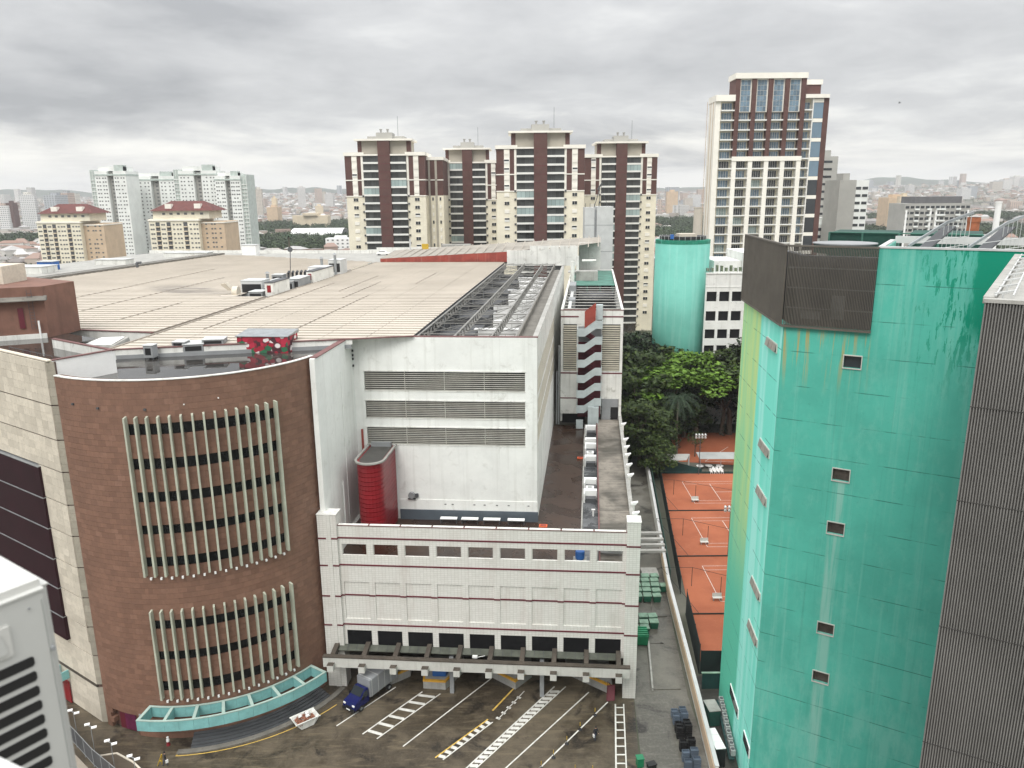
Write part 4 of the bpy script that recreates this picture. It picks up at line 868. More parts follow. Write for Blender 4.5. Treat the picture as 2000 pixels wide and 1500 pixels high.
rp = thing('ramp_plate', 'dark red steel ramp plate leaning against the right hand dock', 'ramp plate', (11.6, 81, 0)); m.build('plate', 'maroon', rp); m = MB(); m.tube((11.15, 80.95, .2), (11.35, 82.15, 2.0), .03, 5); m.tube((11.35, 82.15, 2.0), (11.9, 82.15, 1.4), .03, 5); m.build('handle', 'maroon', rp)
# ================================================================== REAR PAVILION with the outside stair
M('net_green', (.06, .17, .13), .7, .3, .4, grime=.4)
pv = thing('stair_pavilion', 'narrow white building with zigzag outside stair and an open roof', 'building', B(7, 45, 16.3))
a0, a1, b0, b1, zt = 1.3, 12.9, 45.3, 123, 38.6
m = MB(FM); m.box(a0, a1, b0, b0 + .4, 36.0, zt); m.box(a0, 1.75, b0, b0 + .4, 18.6, 36.0); m.box(a0 + .45, 9.0, b0 + .02, b0 + .4, 18.6, 27.0); m.box(12.4, a1, b0, b0 + .4, 17.5, 36.0); m.box(9.0, 12.4, b0 + .01, b0 + .4, 21.6, 27.0); m.box(4.3, 9.0, b0 + .03, b0 + .4, 27.0, 36.0)
m.build('front_wall', 'stained_white', pv)
m = MB(FM); m.box(a0, a0 + .35, b0 + .4, b1, 17, zt); m.box(a1 - .35, a1, b0 + .4, b1, 17, zt); m.box(a0, a1, b1, b1 + .4, 17, zt); m.build('side_wall', 'stained_white', pv)
m = MB(FM); m.box(a0 - .05, a1 + .05, b0 - .05, b0 + .45, zt, zt + .12); m.build('coping', 'coping_red', pv); m = MB(FM); m.box(a0 - .05, a0 + .4, b0 + .45, b1, zt, zt + .12); m.box(a1 - .4, a1 + .05, b0 + .45, b1, zt, zt + .12); m.build('side_coping', 'stained_white', pv)
m = MB(FM); m.box(a0, 4.6, b0 - .04, b0 - .002, 37.3, 37.55); m.box(9.0, a1, b0 - .04, b0 - .002, 37.3, 37.55); m.box(a0, a1, b0 - .04, b0 - .002, 26.5, 26.75); m.box(a0, 5, b0 - .04, b0 - .002, 21.6, 21.8); m.build('stripe', 'maroon', pv)
m = MB(FM); m.box(1.8, 4.25, b0 + .25, b0 + .3, 27.0, 36.0); m.box(9.05, 12.35, b0 + .25, b0 + .3, 27, 36); m.build('louvre_backing', 'dark_grey', pv)
for x0, x1 in ((1.8, 4.25), (9.05, 12.35)):
    m = MB(); m.hexa([(0, 0, 0), (x1 - x0, 0, 0), (x1 - x0, .2, .18), (0, .2, .18)], [(0, 0, .07), (x1 - x0, 0, .07), (x1 - x0, .2, .25), (0, .2, .25)]); s_ = mesh_of(m, 'louvre_slat', 'slat_beige')
    for i in range(21): inst(s_, 'louvre_slat', pv, B(x0, b0, 27.1 + i * .42), FA)
m = MB(FM); m.box(9.2, 12.3, b0 - .1, b0 + .2, 20.0, 21.6); m.box(9.2, 10.9, b0 - .05, b0 + .1, 17.5, 20.0); m.build('doorway', 'mid_grey', pv); m = MB(FM); m.box(10.95, 12.3, b0 + .2, b0 + .3, 17.5, 20); m.build('door', 'black', pv)
m = MB(FM); m.box(a0 + .3, 6, b0 + 2, b0 + 3, 16.2, 18.6); m.build('undercroft', 'black', pv)  # black block stands in for the darkness below the front wall
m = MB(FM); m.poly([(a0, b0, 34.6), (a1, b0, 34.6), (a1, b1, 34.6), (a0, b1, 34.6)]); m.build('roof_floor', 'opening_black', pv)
for i in range(9): m = MB(FM); m.tube((a0 + .3, 50 + i * 4.2, 38.2), (a1 - .3, 50 + i * 4.2, 38.2), .12, 6); m.build('roof_pipe', 'steel', pv)
m = MB(FM); m.poly([(2.4, 88, 38.2), (12.5, 88, 38.2), (12.5, 122, 38.4), (2.4, 122, 38.4)]); m.build('net_cover', 'net_green', pv)
m = MB(FM)
for i in range(4): m.tube((2.8 + i * 3.1, 88, 34.6), (2.8 + i * 3.1, 88, 38.2), .12, 6)
m.tube((2.4, 87.9, 38.25), (12.5, 87.9, 38.25), .12, 6); m.build('net_frame', 'net_green', pv)
m = MB(FM); m.tube((4, 80, 36.5), (12, 80, 36.5), 1.3, 12); m.build('tank', 'dark_grey', pv, smooth=True); m = MB(FM); m.box(10, 12.4, 47, 52, 34.6, 37.6); m.build('green_unit', 'bright_green', pv); m = MB(FM); m.box(2.4, 3, 50, 90, 35, 38.3); m.build('duct', 'light_grey', pv)
m = MB(FM); m.box(2.2, 3.6, 60, 64, 34.6, 38.6); m.box(2.0, 3.4, 76, 84, 36, 39.6); m.build('plant_unit', 'mid_grey', pv)
m = MB(FM); m.tube((1.0, 45.1, 16.5), (1.0, 45.1, 32), .15, 6); m.tube((.6, 45.1, 16.5), (.6, 45.1, 27), .12, 6); m.build('down_pipe', 'mid_grey', pv)
st = thing('outside_stair', 'pale grey zigzag outside stair with dark red undersides climbing the narrow building', 'stair', B(6.7, 44, 16.3))
M('stair_paint', (.42, .47, .47), .6, .1, .6, streak=.25)
def band(zl, zr, h, b, th, mat, nm, x=(4.4, 5.8, 7.8, 9.05)):
    m = MB(FM); pts = [(x[0], zl), (x[1], zl), (x[2], zr), (x[3], zr)]
    for (p, z), (q, y) in zip(pts, pts[1:]): m.hexa([(p, b, z - h), (q, b, y - h), (q, b + th, y - h), (p, b + th, z - h)], [(p, b, z), (q, b, y), (q, b + th, y), (p, b + th, z)])
    return m.build(nm, mat, st)
for k in range(6):
    zl = 35.6 - 2.93 * k
    band(zl, zl + 1.45, 1.45, 42.6, .14, 'stair_paint', 'parapet')
    m = MB(FM); m.hexa([(5.8, 42.8, zl - 1.5), (7.8, 42.8, zl - .05), (7.8, 43.9, zl - .05), (5.8, 43.9, zl - 1.5)], [(5.8, 42.8, zl - 1.35), (7.8, 42.8, zl + .1), (7.8, 43.9, zl + .1), (5.8, 43.9, zl - 1.35)]); m.build('flight', 'maroon', st)
    m = MB(FM); m.hexa([(5.8, 44.0, zl - 1.5), (7.8, 44.0, zl - 2.95), (7.8, 45.2, zl - 2.95), (5.8, 45.2, zl - 1.5)], [(5.8, 44.0, zl - .5), (7.8, 44.0, zl - 1.95), (7.8, 45.2, zl - 1.95), (5.8, 45.2, zl - .5)]); m.build('flight', 'maroon', st)
    m = MB(FM); m.box(4.4, 5.8, 42.75, 45.25, zl - 1.5, zl - 1.35); m.box(4.4, 4.52, 42.75, 45.2, zl - 1.35, zl - .02); m.build('landing', 'stair_paint', st)
    m = MB(FM); m.box(7.8, 9.05, 42.75, 45.25, zl - .05, zl + .1); m.box(8.93, 9.05, 42.75, 45.2, zl + .1, zl + 1.43); m.build('landing', 'stair_paint', st)
    m = MB(FM); m.box(4.6, 8.9, 45.1, 45.28, zl - 2.9, zl); m.build('back_panel', 'maroon' if k else 'mid_grey', st)
m = MB(FM); m.box(4.4, 5.7, 42.6, 43.4, 16.4, 18.0); m.box(6.6, 8.6, 42.0, 43.6, 17.3, 20.8); m.build('stair_base', 'stair_paint', st)
m = MB(FM); m.hexa([(5.75, 42.55, 35.7), (7.75, 42.55, 37.2), (7.75, 42.68, 37.2), (5.75, 42.68, 35.7)], [(5.75, 42.55, 38.8), (7.75, 42.55, 40.4), (7.75, 42.68, 40.4), (5.75, 42.68, 38.8)]); m.build('red_panel', 'rust_red', st)
m = MB(FM); m.box(7.85, 9.05, 43.8, 45, 37.1, 39.8); m.build('top_cabin', 'stair_paint', st)
# ================================================================== TURQUOISE TOWER
M('screen_brown', (.105, .094, .077), .6, .15, .5, streak=.3, scol=(.14, .12, .10)); M('metal_rib', (.215, .208, .197), .5, .12, .3, streak=.3, scol=(.10, .095, .09), metal=.2); M('rib_dark', (.050, .047, .044), .6, .1)
KX = Matrix(((.861, .508, 0, 23.5), (-.508, .861, 0, 65.5), (0, 0, 1, 0), (0, 0, 0, 1))); KA = math.atan2(-.508, .861)
def K(t, n, z=0): return KX @ Vector((t, n, z))
LXd = Vector((1.5, 16.5)).normalized(); LA = math.atan2(LXd.y, LXd.x)
LX = Matrix(((LXd.x, LXd.y, 0, 23.5), (LXd.y, -LXd.x, 0, 65.5), (0, 0, 1, 0), (0, 0, 0, 1)))   # s along the narrow face, n outward is negative
gt = thing('turquoise_tower', 'tall turquoise concrete tower with a brown louvred screen at its top', 'building', (25, 70, 0))
Fp = (23.5 + LXd.x * 16.6, 65.5 + LXd.y * 16.6); k5 = K(6.87, 0); k9 = K(24, 0)
rear = [tuple(K(24, 24))[:2], tuple(K(8, 26))[:2]]
RWIN = [(45.5, 46.55), (35.45, 36.55), (30.45, 31.55), (20.55, 21.65), (15.5, 16.6)]
# wide face is built round its window openings
m = MB(KX); zs = [0] + sorted(z for w in RWIN for z in w) + [48.7]
for z0, z1 in zip(zs[::2], zs[1::2]): m.box(0, 6.87, 0, .5, z0, z1)
for z0, z1 in RWIN: m.box(0, 5.05, 0, .5, z0, z1); m.box(6.4, 6.87, 0, .5, z0, z1)
m.box(6.872, 26, 0, .5, 0, 55.45); m.build('wide_face', 'green_paint', gt)
m = MB(); m.prism([(23.5 + .02, 65.5 + .1), tuple(K(.5, .5))[:2], (Fp[0] + .5, Fp[1]), Fp], 0, 48.7); m.build('narrow_face', 'green_paint', gt)
m = MB(); m.prism([tuple(K(1.2, 1.4))[:2], tuple(K(26, .52))[:2], rear[0], rear[1], (Fp[0] + 1, Fp[1] - .2)], 0, 46); m.build('rear_body', 'green_round', gt)
m = MB(KX); m.box(6.9, 26, .52, 1.0, 50, 55.4); m.box(6.875, 7.3, .5, 10, 46, 55.45); m.box(7.3, 26, .5, 12, 53.9, 54.1); m.build('upper_body', 'green_round', gt)
m = MB(KX); m.box(6.8, 26, -.06, .35, 55.45, 55.6); m.box(6.8, 7.2, .35, 10, 55.45, 55.6); m.box(7.2, 26, 9.8, 10.2, 55.3, 55.9); m.build('roof_coping', 'light_grey', gt)
m = MB(KX); m.box(7.3, 26, .6, 9.7, 54.1, 54.2); m.build('roof_deck', 'concrete', gt)
M('window_tan', (.27, .25, .215), .3, .25, .8)
def rwin(z0, z1):
    m = MB(KX); t0, t1 = 5.05, 6.4
    m.box(t0 - .07, t1 + .07, -.06, .02, z1 - .02, z1 + .07); m.box(t0 - .07, t1 + .07, -.08, .02, z0 - .08, z0); m.box(t0 - .07, t0, -.06, .02, z0, z1 - .02); m.box(t1, t1 + .07, -.06, .02, z0, z1 - .02)
    f = m.build('window', 'tile_soffit', gt); m = MB(KX); m.box(t0, t1, .28, .34, z0, z1); m.build('pane', 'window_brown' if (z0 < 45) else 'dark_glass', f)
M('window_brown', (.075, .060, .052), .2, .4, .8)
for w in RWIN: rwin(*w)
for s0, s1, z in ((1.5, 5.4, 46.3), (1.4, 5.2, 36.4), (1.1, 4.9, 31.75), (.7, 4.45, 22.2), (.5, 4.4, 17.4)):
    m = MB(LX); m.box(s0, s1, -.10, .1, z - .42, z + .42); f = m.build('window', 'tile_soffit', gt)
    for i in range(3):
        a = s0 + .08 + i * (s1 - s0 - .08) / 3; m = MB(LX); b = a + (s1 - s0) / 3 - .12; m.hexa([(a, -.26, z - .32), (b, -.26, z - .32), (b, -.21, z - .34), (a, -.21, z - .34)], [(a, -.13, z + .36), (b, -.13, z + .36), (b, -.07, z + .36), (a, -.07, z + .36)]); m.build('pane', 'window_tan', f); m = MB(LX); m.box(a, b, -.105, -.101, z - .35, z + .35); m.build('opening', 'opening_black', f)
for s0, s1, z in ((5.9, 10.5, 5.4), (-1.2 + 1.4, 3.0, 5.2)):
    m = MB(LX); m.box(s0, s1, -.1, .1, z - .6, z + .6); f = m.build('window', 'clean_white', gt); m = MB(LX); m.box(s0 + .12, s1 - .12, -.13, -.06, z - .5, z + .5); m.build('pane', 'dark_glass', f)
# louvred screen: vertical blades, floors and plant behind them
m = MB(KX)
for i in range(57): m.box(.0 + i * .121, .055 + i * .121, -.32, -.16, 48.75, 55.4)
mm = MB(LX)
for i in range(128): mm.box(i * .13, .07 + i * .13, -.32, -.16, 48.75, 55.4)
m.v += mm.v; m.f += [[i + len(m.v) - len(mm.v) for i in f] for f in mm.f]; m.mi += mm.mi
m.build('louvre_blade', 'screen_brown', gt, kind='stuff')
m = MB(KX); m.box(-.15, 6.9, -.36, -.10, 55.4, 55.55); m.box(-.15, 6.9, -.36, -.10, 48.6, 48.75)
m2 = MB(LX); m2.box(-.1, 16.6, -.36, -.10, 55.4, 55.55); m2.box(-.1, 16.6, -.36, -.10, 48.6, 48.75); m2.box(16.6, 16.75, -.36, 1, 48.6, 55.55)
m.build('screen_frame', 'screen_brown', gt); m2.build('screen_frame', 'screen_brown', gt)
m = MB(KX)
for z in (50.2, 51.9, 53.6): m.box(0, 6.85, .2, .3, z, z + .10)
m.box(3.6, 4.6, .6, .7, 49.4, 51.4); m.box(1.2, 2.8, .5, .6, 49.3, 50); m.build('screen_rail', 'mid_grey', gt)
m = MB(); m.prism([tuple(K(.6, 1.0))[:2], tuple(K(6.8, 1.0))[:2], tuple(K(6.8, 1.6))[:2], tuple(K(.8, 1.6))[:2]], 46, 54.6); m.prism([tuple(K(.6, 1.65))[:2], tuple(K(1.2, 1.65))[:2], (Fp[0] + 1.2, Fp[1] - .3), (Fp[0] + .6, Fp[1] - .3)], 46, 54.6); m.build('screen_backing', 'dark_grey', gt)
m = MB(KX); m.box(1.5, 6.7, 4, 10, 46, 53.6); m.box(1, 7, 14, 21, 46, 55.9); m.box(8, 14, 16, 22, 46, 55.9); m.build('roof_plant', 'green_net', gt)
m = MB(KX); m.tube((3.5, 6, 54.6), (3.5, 6, 55.35), 2.6, 20); m.build('tank', 'green_net', gt); m = MB(KX); m.tube((3.5, 6, 55.36), (3.5, 6, 55.45), 2.7, 20); m.build('tank_lid', 'mid_grey', gt)
m = MB(KX)
for t in (1, 4, 7.2, 10.5, 14): m.tube((t, 13.8, 46), (t, 13.8, 55.95), .09, 6)
m.tube((1, 13.8, 55.95), (14, 13.8, 55.95), .06, 6); m.build('pipe_frame', 'net_green', gt)
# two slanting stay frames on its roof
for nm, t0, lab in ((8.9, 8.9, 'white slanting stay frame on the turquoise tower roof, nearer the louvred screen'), (13.0, 13.0, 'white slanting stay frame on the turquoise tower roof, nearer the ribbed grey wall')):
    sf = thing('stay_frame', lab, 'roof frame', K(t0, 1, 55.6), 'stay frames on the turquoise tower'); T = lambda x, n, z: tuple(K(t0 + x, n, z))
    m = MB(); m.beam(T(0, .4, 55.65), T(2.35, 4.2, 57.35), .10, .22); m.beam(T(2.35, 4.2, 57.35), T(4.1, 6.2, 58.1), .10, .22); m.build('strut', 'galv', sf)
    m = MB(); m.beam(T(.1, 1.2, 54.4), T(2.6, 5.2, 57.0), 1.0, .1); m.build('panel', 'dark_grey', sf)
    m = MB()
    for i in range(7): u = i / 6; m.tube(T(2.2 + 1.8 * u, 3.9 + 2.3 * u, 54.2), T(2.2 + 1.8 * u, 3.9 + 2.3 * u, 57.25 + .8 * u), .022, 5)
    for z in (55.5, 56.2): m.tube(T(.8, 1.6, z - .3), T(4, 6.2, z), .03, 5)
    m.build('railing', 'light_grey', sf)
# ribbed grey wall, nearest building on the right
gw = thing('ribbed_building', 'grey building clad in fine vertical metal ribs beside the turquoise tower', 'building', (21, 33, 0))
RX = Matrix(((.861, .573, 0, 20.5), (-.508, .819, 0, 33.1), (0, 0, 1, 0), (0, 0, 0, 1)))
m = MB(RX); m.box(0, 22, .12, 27.8, 0, 55.1); m.build('wall', 'rib_dark', gw)
m = MB(RX)
for i in range(128): t = i * .115; m.hexa([(t, .12, 0), (t + .085, .12, 0), (t + .062, .03, 0), (t + .022, .03, 0)], [(t, .12, 55.2), (t + .085, .12, 55.2), (t + .062, .03, 55.2), (t + .022, .03, 55.2)])
m.build('rib', 'metal_rib', gw, kind='stuff')
for z in (7, 13.5, 20, 26.5, 33, 39.5, 46, 50.5): m = MB(RX); m.box(0, 14.7, .018, .13, z, z + .035); m.build('sheet_lap', 'rib_dark', gw)
m = MB(RX); m.box(-.06, 22, -.02, .5, 55.2, 55.36); m.box(-.1, .32, .5, 27.7, 55.1, 55.4); m.build('roof_edge', 'concrete', gw)
m = MB(RX); m.box(.35, 22, .5, 27.7, 55.1, 55.16); m.build('flat_roof', 'concrete', gw)
m = MB(RX)
for i in range(9): m.beam((.3, 1 + i * 3, 55.5), (1.0, 2.5 + i * 3, 55.5), .08, .08); m.tube((.6, 1 + i * 3, 55.16), (.6, 1 + i * 3, 55.5), .05, 5)
m.beam((.35, .6, 55.45), (.35, 27, 55.45), .06, .06); m.beam((1.0, .6, 55.5), (1.0, 27, 55.5), .06, .06); m.tube((1.6, .4, 55.3), (5, 10, 55.3), .06, 6); m.build('cable_tray', 'light_grey', gw)
# round turquoise tower and the white office block behind the trees
rt = thing('round_tower', 'round turquoise concrete tower rising out of the trees', 'building', (44.5, 206, 0))
m = MB(); m.lathe((44.8, 203, 0), [(7.0, 0), (7.0, 47.6)], 40); m.build('wall', 'green_round', rt, smooth=True); m = MB(); m.lathe((44.8, 203, 46.9), [(7.03, 0), (7.03, .9), (6.7, .92)], 40); m.build('rim', 'green_cap', rt)
m = MB()
for i in range(26): a = 2 * math.pi * i / 26; m.tube((44.8 + 6 * math.cos(a), 203 + 6 * math.sin(a), 47.6), (44.8 + 6 * math.cos(a), 203 + 6 * math.sin(a), 48.9), .05, 4)
m.build('railing', 'light_grey', rt); m = MB(); m.lathe((44.8, 203, 48), [(5.9, 0), (5.9, .7)], 24); m.build('roof_plant', 'black', rt); m = MB(); m.box(43, 47.5, 199, 203, 48, 49.4); m.build('tank', 'beige_stone', rt); m = MB(); m.box(40.6, 41.4, 198, 199, 48.2, 49.3); m.build('barrel', 'blue_plastic', rt)
M('net_dull', (.12, .15, .09), .8, .3, 1)
ob = thing('office_block', 'stained white office block with rows of square dark windows behind the round tower', 'building', (56, 192, 0))
M('white_old', (.70, .70, .67), .75, .08, .3, streak=.35, scol=(.30, .29, .25), grime=.45, gcol=(.22, .21, .18))
OXW = [(1372 - 8 + i * 23.2) for i in range(4)]
wx0, wstep, ww = 49.75, 3.22, 2.55; rowsz = [(32.6, 35.1), (27.6, 30.1), (23.0, 25.4), (18.9, 21.2), (14.5, 16.8), (10, 12.3)]
m = MB(); zs = [0] + sorted(z for r in rowsz for z in r) + [39.6]
for z0, z1 in zip(zs[::2], zs[1::2]): m.box(49.4, 70, 195, 195.6, z0, z1)
for z0, z1 in rowsz:
    e = [49.4] + [x for i in range(6) for x in (wx0 + i * wstep, wx0 + i * wstep + ww)] + [70]
    for a, b in zip(e[::2], e[1::2]): m.box(a, b, 195, 195.6, z0, z1)
m.build('front_wall', 'white_old', ob); m = MB(); m.box(51.9, 70, 195.6, 225, 0, 39); m.build('body', 'white_old', ob)
m = MB(); m.box(0, ww, 0, .05, 0, 1); wm2 = mesh_of(m, 'window', 'opening_black')
for z0, z1 in rowsz:
    for i in range(6): inst(wm2, 'window', ob, (wx0 + i * wstep, 195.4, z0), 0, (1, 1, z1 - z0))
m = MB(); m.box(49.4, 70, 194.9, 195.0, 36.2, 36.4); m.box(49.3, 70, 194.8, 195.4, 39.6, 39.9); m.build('cornice', 'white_old', ob)
m = MB(); m.box(52.5, 59.5, 200, 214, 39, 42.4); m.box(59.6, 70, 199, 215, 39, 44.5); m.build('roof_house', 'white_old', ob)
for i in range(14): m = MB(); m.tube((49.7 + i * 1.1, 195.6, 39.9), (49.7 + i * 1.1, 195.6, 41.2), .06, 4); m.build('roof_post', 'galv', ob)
for i in range(12): m = MB(); m.box(50 + i * 1.2, 50.5 + i * 1.2, 197, 198, 40, 40.6 + random.random()); m.build('planter', 'net_dull', ob)

# ================================================================== BROWN AND CREAM APARTMENT TOWERS
slab_ = None
def bc_tower(x0, x1, y, zt, zmin, label, side=0, dep=24):
    w = x1 - x0; t = thing('apartment_tower', label, 'apartment tower', ((x0 + x1) / 2, y, 0), 'brown and cream apartment towers')
    X = lambda f: x0 + w * f
    ed = [0, .23, .425, .575, .77, 1.0]; FH = 3.07; zc = zt - 6.2        # top of the fifth storey from the top
    nf = int((zc - zmin) / FH)
    zb = zc - 5 * FH
    for a, b in ((0, 1), (4, 5)):
        xa, xb = X(ed[a]), X(ed[b]); ww = xb - xa
        m = MB(); m.box(xa, xb, y, y + dep, 0, zb); m.build('wing', 'cream', t)
        m = MB(); m.box(xa, xb, y, y + dep, zb + .002, zc); m.build('upper_wing', 'tower_brown', t)
        m = MB(); m.box(xa + ww * .38, xa + ww * .66, y - .12, y - .002, zb + .1, zc - .1)
        m.box((xb - .9) if a == 0 else xa + .05, (xb - .05) if a == 0 else xa + .9, y - .12, y - .002, zb + .1, zc - .1); m.build('white_strip', 'cream_light', t)
        m = MB(); m.box(xa - .35, xb + .35, y - .5, y + dep + .3, zc, zc + 1.35); m.build('cornice', 'cream_light', t)
        m = MB(); m.box(xa - .1, xb + .1, y - .25, y + dep, zc - 3 * FH - .2, zc - 3 * FH + .2); m.box(xa - .1, xb + .1, y - .25, y + dep, zb - .2, zb + .2); m.build('band', 'cream_light', t)
    m = MB(); m.box(-.95, .95, -.16, -.004 + .0, 0, 1.15); m.k = 1; m.box(-.9, -.05, -.2, -.161, .08, 1.05); m.box(.05, .9, -.2, -.161, .08, 1.05); wA = mesh_of(m, 'window', ['cream_light', 'dark_glass'])
    m = MB(); m.box(-.95, .95, -.16, -.004, 0, 1.15); m.k = 1; m.box(-.9, .9, -.2, -.161, .62, 1.05); wB = mesh_of(m, 'window', ['slab_edge', 'dark_glass'])
    m = MB(); m.box(-.95, .95, -.16, -.004, 0, 1.15); m.box(-.9, .9, -.2, -.161, .08, 1.05); wC = mesh_of(m, 'window', ['cream_light'])
    for i in range(nf):
        z = zc - FH * (i + 1) + 1.0
        for fx in (.225 * .52, 1 - .225 * .48):
            inst(random.choice((wA, wA, wB, wC)) if i >= 5 else random.choice((wC, wC, wB)), 'window', t, (X(fx), y - (.0 if i >= 5 else .12), z), 0, (1, 1, 1.25))
    m = MB(); m.box(X(ed[2]), X(ed[3]), y - 1.6, y + 2, 0, zt - .3); m.build('pier', 'tower_brown', t)
    m = MB()
    for i in range(nf + 1): m.box(X(ed[2]) - .02, X(ed[3]) + .02, y - 1.63, y - 1.601, zc - FH * i - .06, zc - FH * i + .06)
    m.build('pier_joint', 'maroon', t)
    bwid = X(ed[2]) - X(ed[1])
    m = MB(); m.box(0, bwid, -1.35, .5, 0, .16); m.box(0, bwid, -1.35, -1.25, .16, .72); sl = mesh_of(m, 'balcony', 'slab_edge')
    gls = {}
    for gm in ('tower_glass', 'balcony_glass'):
        m = MB(); m.box(0, bwid, -1.22, -1.16, .72, FH); gls[gm, 0] = mesh_of(m, 'balcony_glazing', gm)
        m = MB()
        for k in range(4): m.box(bwid * k / 4 + .04, bwid * (k + 1) / 4 - .04, -.3 if gm == 'tower_glass' else -1.2, -.2 if gm == 'tower_glass' else -1.14, .16, FH - .05)
        gls[gm, 1] = mesh_of(m, 'balcony_glazing', gm)
    m = MB(); m.box(X(ed[1]), X(ed[4]), y + .5, y + dep - 1, 0, zc); m.build('recess_wall', 'dark_grey', t)
    for i in range(nf + 1):
        z = zc - FH * (i + 1)
        for e in (1, 3):
            b = inst(sl, 'balcony', t, (X(ed[e]), y, z)); g = gls[('balcony_glass' if random.random() < .15 else 'tower_glass'), 1]; inst(g, 'balcony_glazing', b, (X(ed[e]), y, z))
    m = MB(); m.box(X(ed[1]), X(ed[2]), y - 1.4, y, zc, zc + .6); m.box(X(ed[3]), X(ed[4]), y - 1.4, y, zc, zc + .6); m.build('parapet', 'cream_light', t)
    m = MB(); m.box(X(.18), X(.82), y + .3, y + dep * .6, zc + .3, zt - .6); m.build('penthouse', 'tower_side', t); m = MB(); m.box(X(.17), X(.22), y + .1, y + 3, zc + .3, zt - .6); m.box(X(.78), X(.83), y + .1, y + 3, zc + .3, zt - .6); m.build('penthouse_pier', 'tower_brown', t)
    m = MB(); m.box(X(.14), X(.86), y - 1.9, y + dep * .6 + 1, zt - .6, zt + .1); m.build('roof_slab', 'cream_light', t)
    m = MB(); m.box(X(.28), X(.74), y + 3, y + 12, zt + .1, zt + 1.3); m.box(X(.40), X(.60), y + 1.5, y + 9, zt + .102, zt + 2.6); m.build('roof_house', 'grey_block', t)
    for f in (.455, .54): m = MB(); m.tube((X(f), y + 3, zt + 2.6), (X(f), y + 3, zt + 3.7), .35, 8); m.tube((X(f), y + 3, zt + 3.7), (X(f), y + 3, zt + 4.0), .6, 8); m.build('roof_vent', 'grey_block', t)
    m = MB(); m.tube((X(.66), y + 5, zt), (X(.66), y + 5, zt + 9), .06, 4); m.build('mast', 'dark_grey', t)
    m = MB(); m.box(-.35, .35, -.3, -.004, 0, .7); ac = mesh_of(m, 'air_conditioner', 'dark_grey')
    for i in range(5, nf + 1):
        for fx in (.213, .787): inst(ac, 'air_conditioner', t, (X(fx), y, zc - FH * i - .3))
    if side:
        m = MB(); m.box(x1 - .02, x1 + 6.5, y + 7, y + dep + 12, 0, zb); m.build('rear_wing', 'cream', t); m = MB(); m.box(x1 - .02, x1 + 6.5, y + 7.002, y + dep + 12, zb + .002, zc - 1.5); m.build('rear_upper_wing', 'tower_brown', t); m = MB(); m.box(x1 - .3, x1 + 6.9, y + 6.6, y + dep + 12, zc - 1.5, zc - .3); m.box(x1 - .02, x1 + 6.6, y + 6.8, y + 8, zc - 3 * FH - .2, zc - 3 * FH + .2); m.build('rear_cornice', 'cream_light', t)
        m = MB(); m.box(x1 + .5, x1 + 1.3, y + 6.8, y + 7, 0, zc - 1.5); m.box(x1 + 3.2, x1 + 4.1, y + 6.8, y + 7, 0, zc - 1.5); m.build('rear_strip', 'tower_side', t)
        for i in range(nf - 5):
            for dx in (2.2, 5.2): inst(wC if i % 3 else wA, 'window', t, (x1 + dx, y + 7, zb - 3.07 * (i + 1) + 1), 0, (.35, 1, 1.3))
    return t
bc_tower(-65, -33.6, 314, 80.6, 30, 'brown and cream apartment tower, leftmost of the four, beside open hazy city', 1)
bc_tower(-32.7, -4.2, 345, 78.6, 30, 'brown and cream apartment tower set back behind its two neighbours, shorter-looking', 0)
bc_tower(-5.2, 28.0, 300, 82.0, 30, 'brown and cream apartment tower, broadest of the four, above the truss roof', 0)
bc_tower(31.6, 62.2, 337, 80.2, 4, 'brown and cream apartment tower behind the bare concrete shaft and round tower', 0)
cs = thing('concrete_shaft', 'bare grey concrete shaft with antennas on top in front of an apartment tower', 'tower', (27, 240, 0))
m = MB(); m.box(22.7, 25.7, 240.4, 246, 0, 55.4); m.box(26.4, 31.4, 240, 248, 0, 55.6); m.build('shaft', 'light_grey', cs); m = MB(); m.box(25.7, 26.4, 240.6, 246, 0, 54.5); m.build('groove', 'mid_grey', cs)
m = MB()
for z in (15, 24, 33, 42, 50): m.box(22.68, 25.72, 240.36, 240.4, z, z + .15); m.box(26.38, 31.42, 239.96, 240, z, z + .15)
m.build('shaft_joint', 'mid_grey', cs)
m = MB()
for x in (22.9, 24.3, 25.6, 26.9, 28, 29.3, 31.2): m.tube((x, 240.5, 55.4), (x, 240.5, 56.6), .06, 4)
m.tube((25.6, 241, 55.4), (27.2, 241, 61), .10, 5); m.tube((27.2, 241, 55.4), (27.2, 241, 62), .08, 5); m.tube((27.4, 241, 61), (30, 241, 55.6), .05, 4); m.tube((26.6, 241, 60.6), (27.9, 241, 62.6), .25, 6); m.build('antenna', 'dark_grey', cs)
# ================================================================== TALL TOWER at the right
tt = thing('tall_tower', 'tall slim tower with blue penthouse windows, brown top and cream balconied grid below', 'apartment tower', (88, 275, 0))
tx0, tx1, ty = 69.8, 103.5, 275; FH = 3.17; ztop = 98.2; zmain = 91.3; zsplit = 70.9
m = MB(); m.box(tx0, tx0 + 1.8, ty, ty + 9, 0, zmain); m.build('side_wall', 'cream_light', tt); m = MB()
for q in (2.5, 6, 11): m.box(tx0 - .06, tx0 - .002, ty + q, ty + q + .5, 0, zmain - 1)
m.build('side_groove', 'tan', tt)
m = MB(); m.box(tx0 + 1.8, tx1, ty + 1.6, ty + 9, 0, zmain - .5); m.build('recess_wall', 'cream', tt)
bx = [tx0 + 3.5, tx0 + 6.7] ; pw = 1.5; bay0 = tx0 + 6.4; bs = 5.55
pier_x = [bay0 + bs * i for i in range(5)]
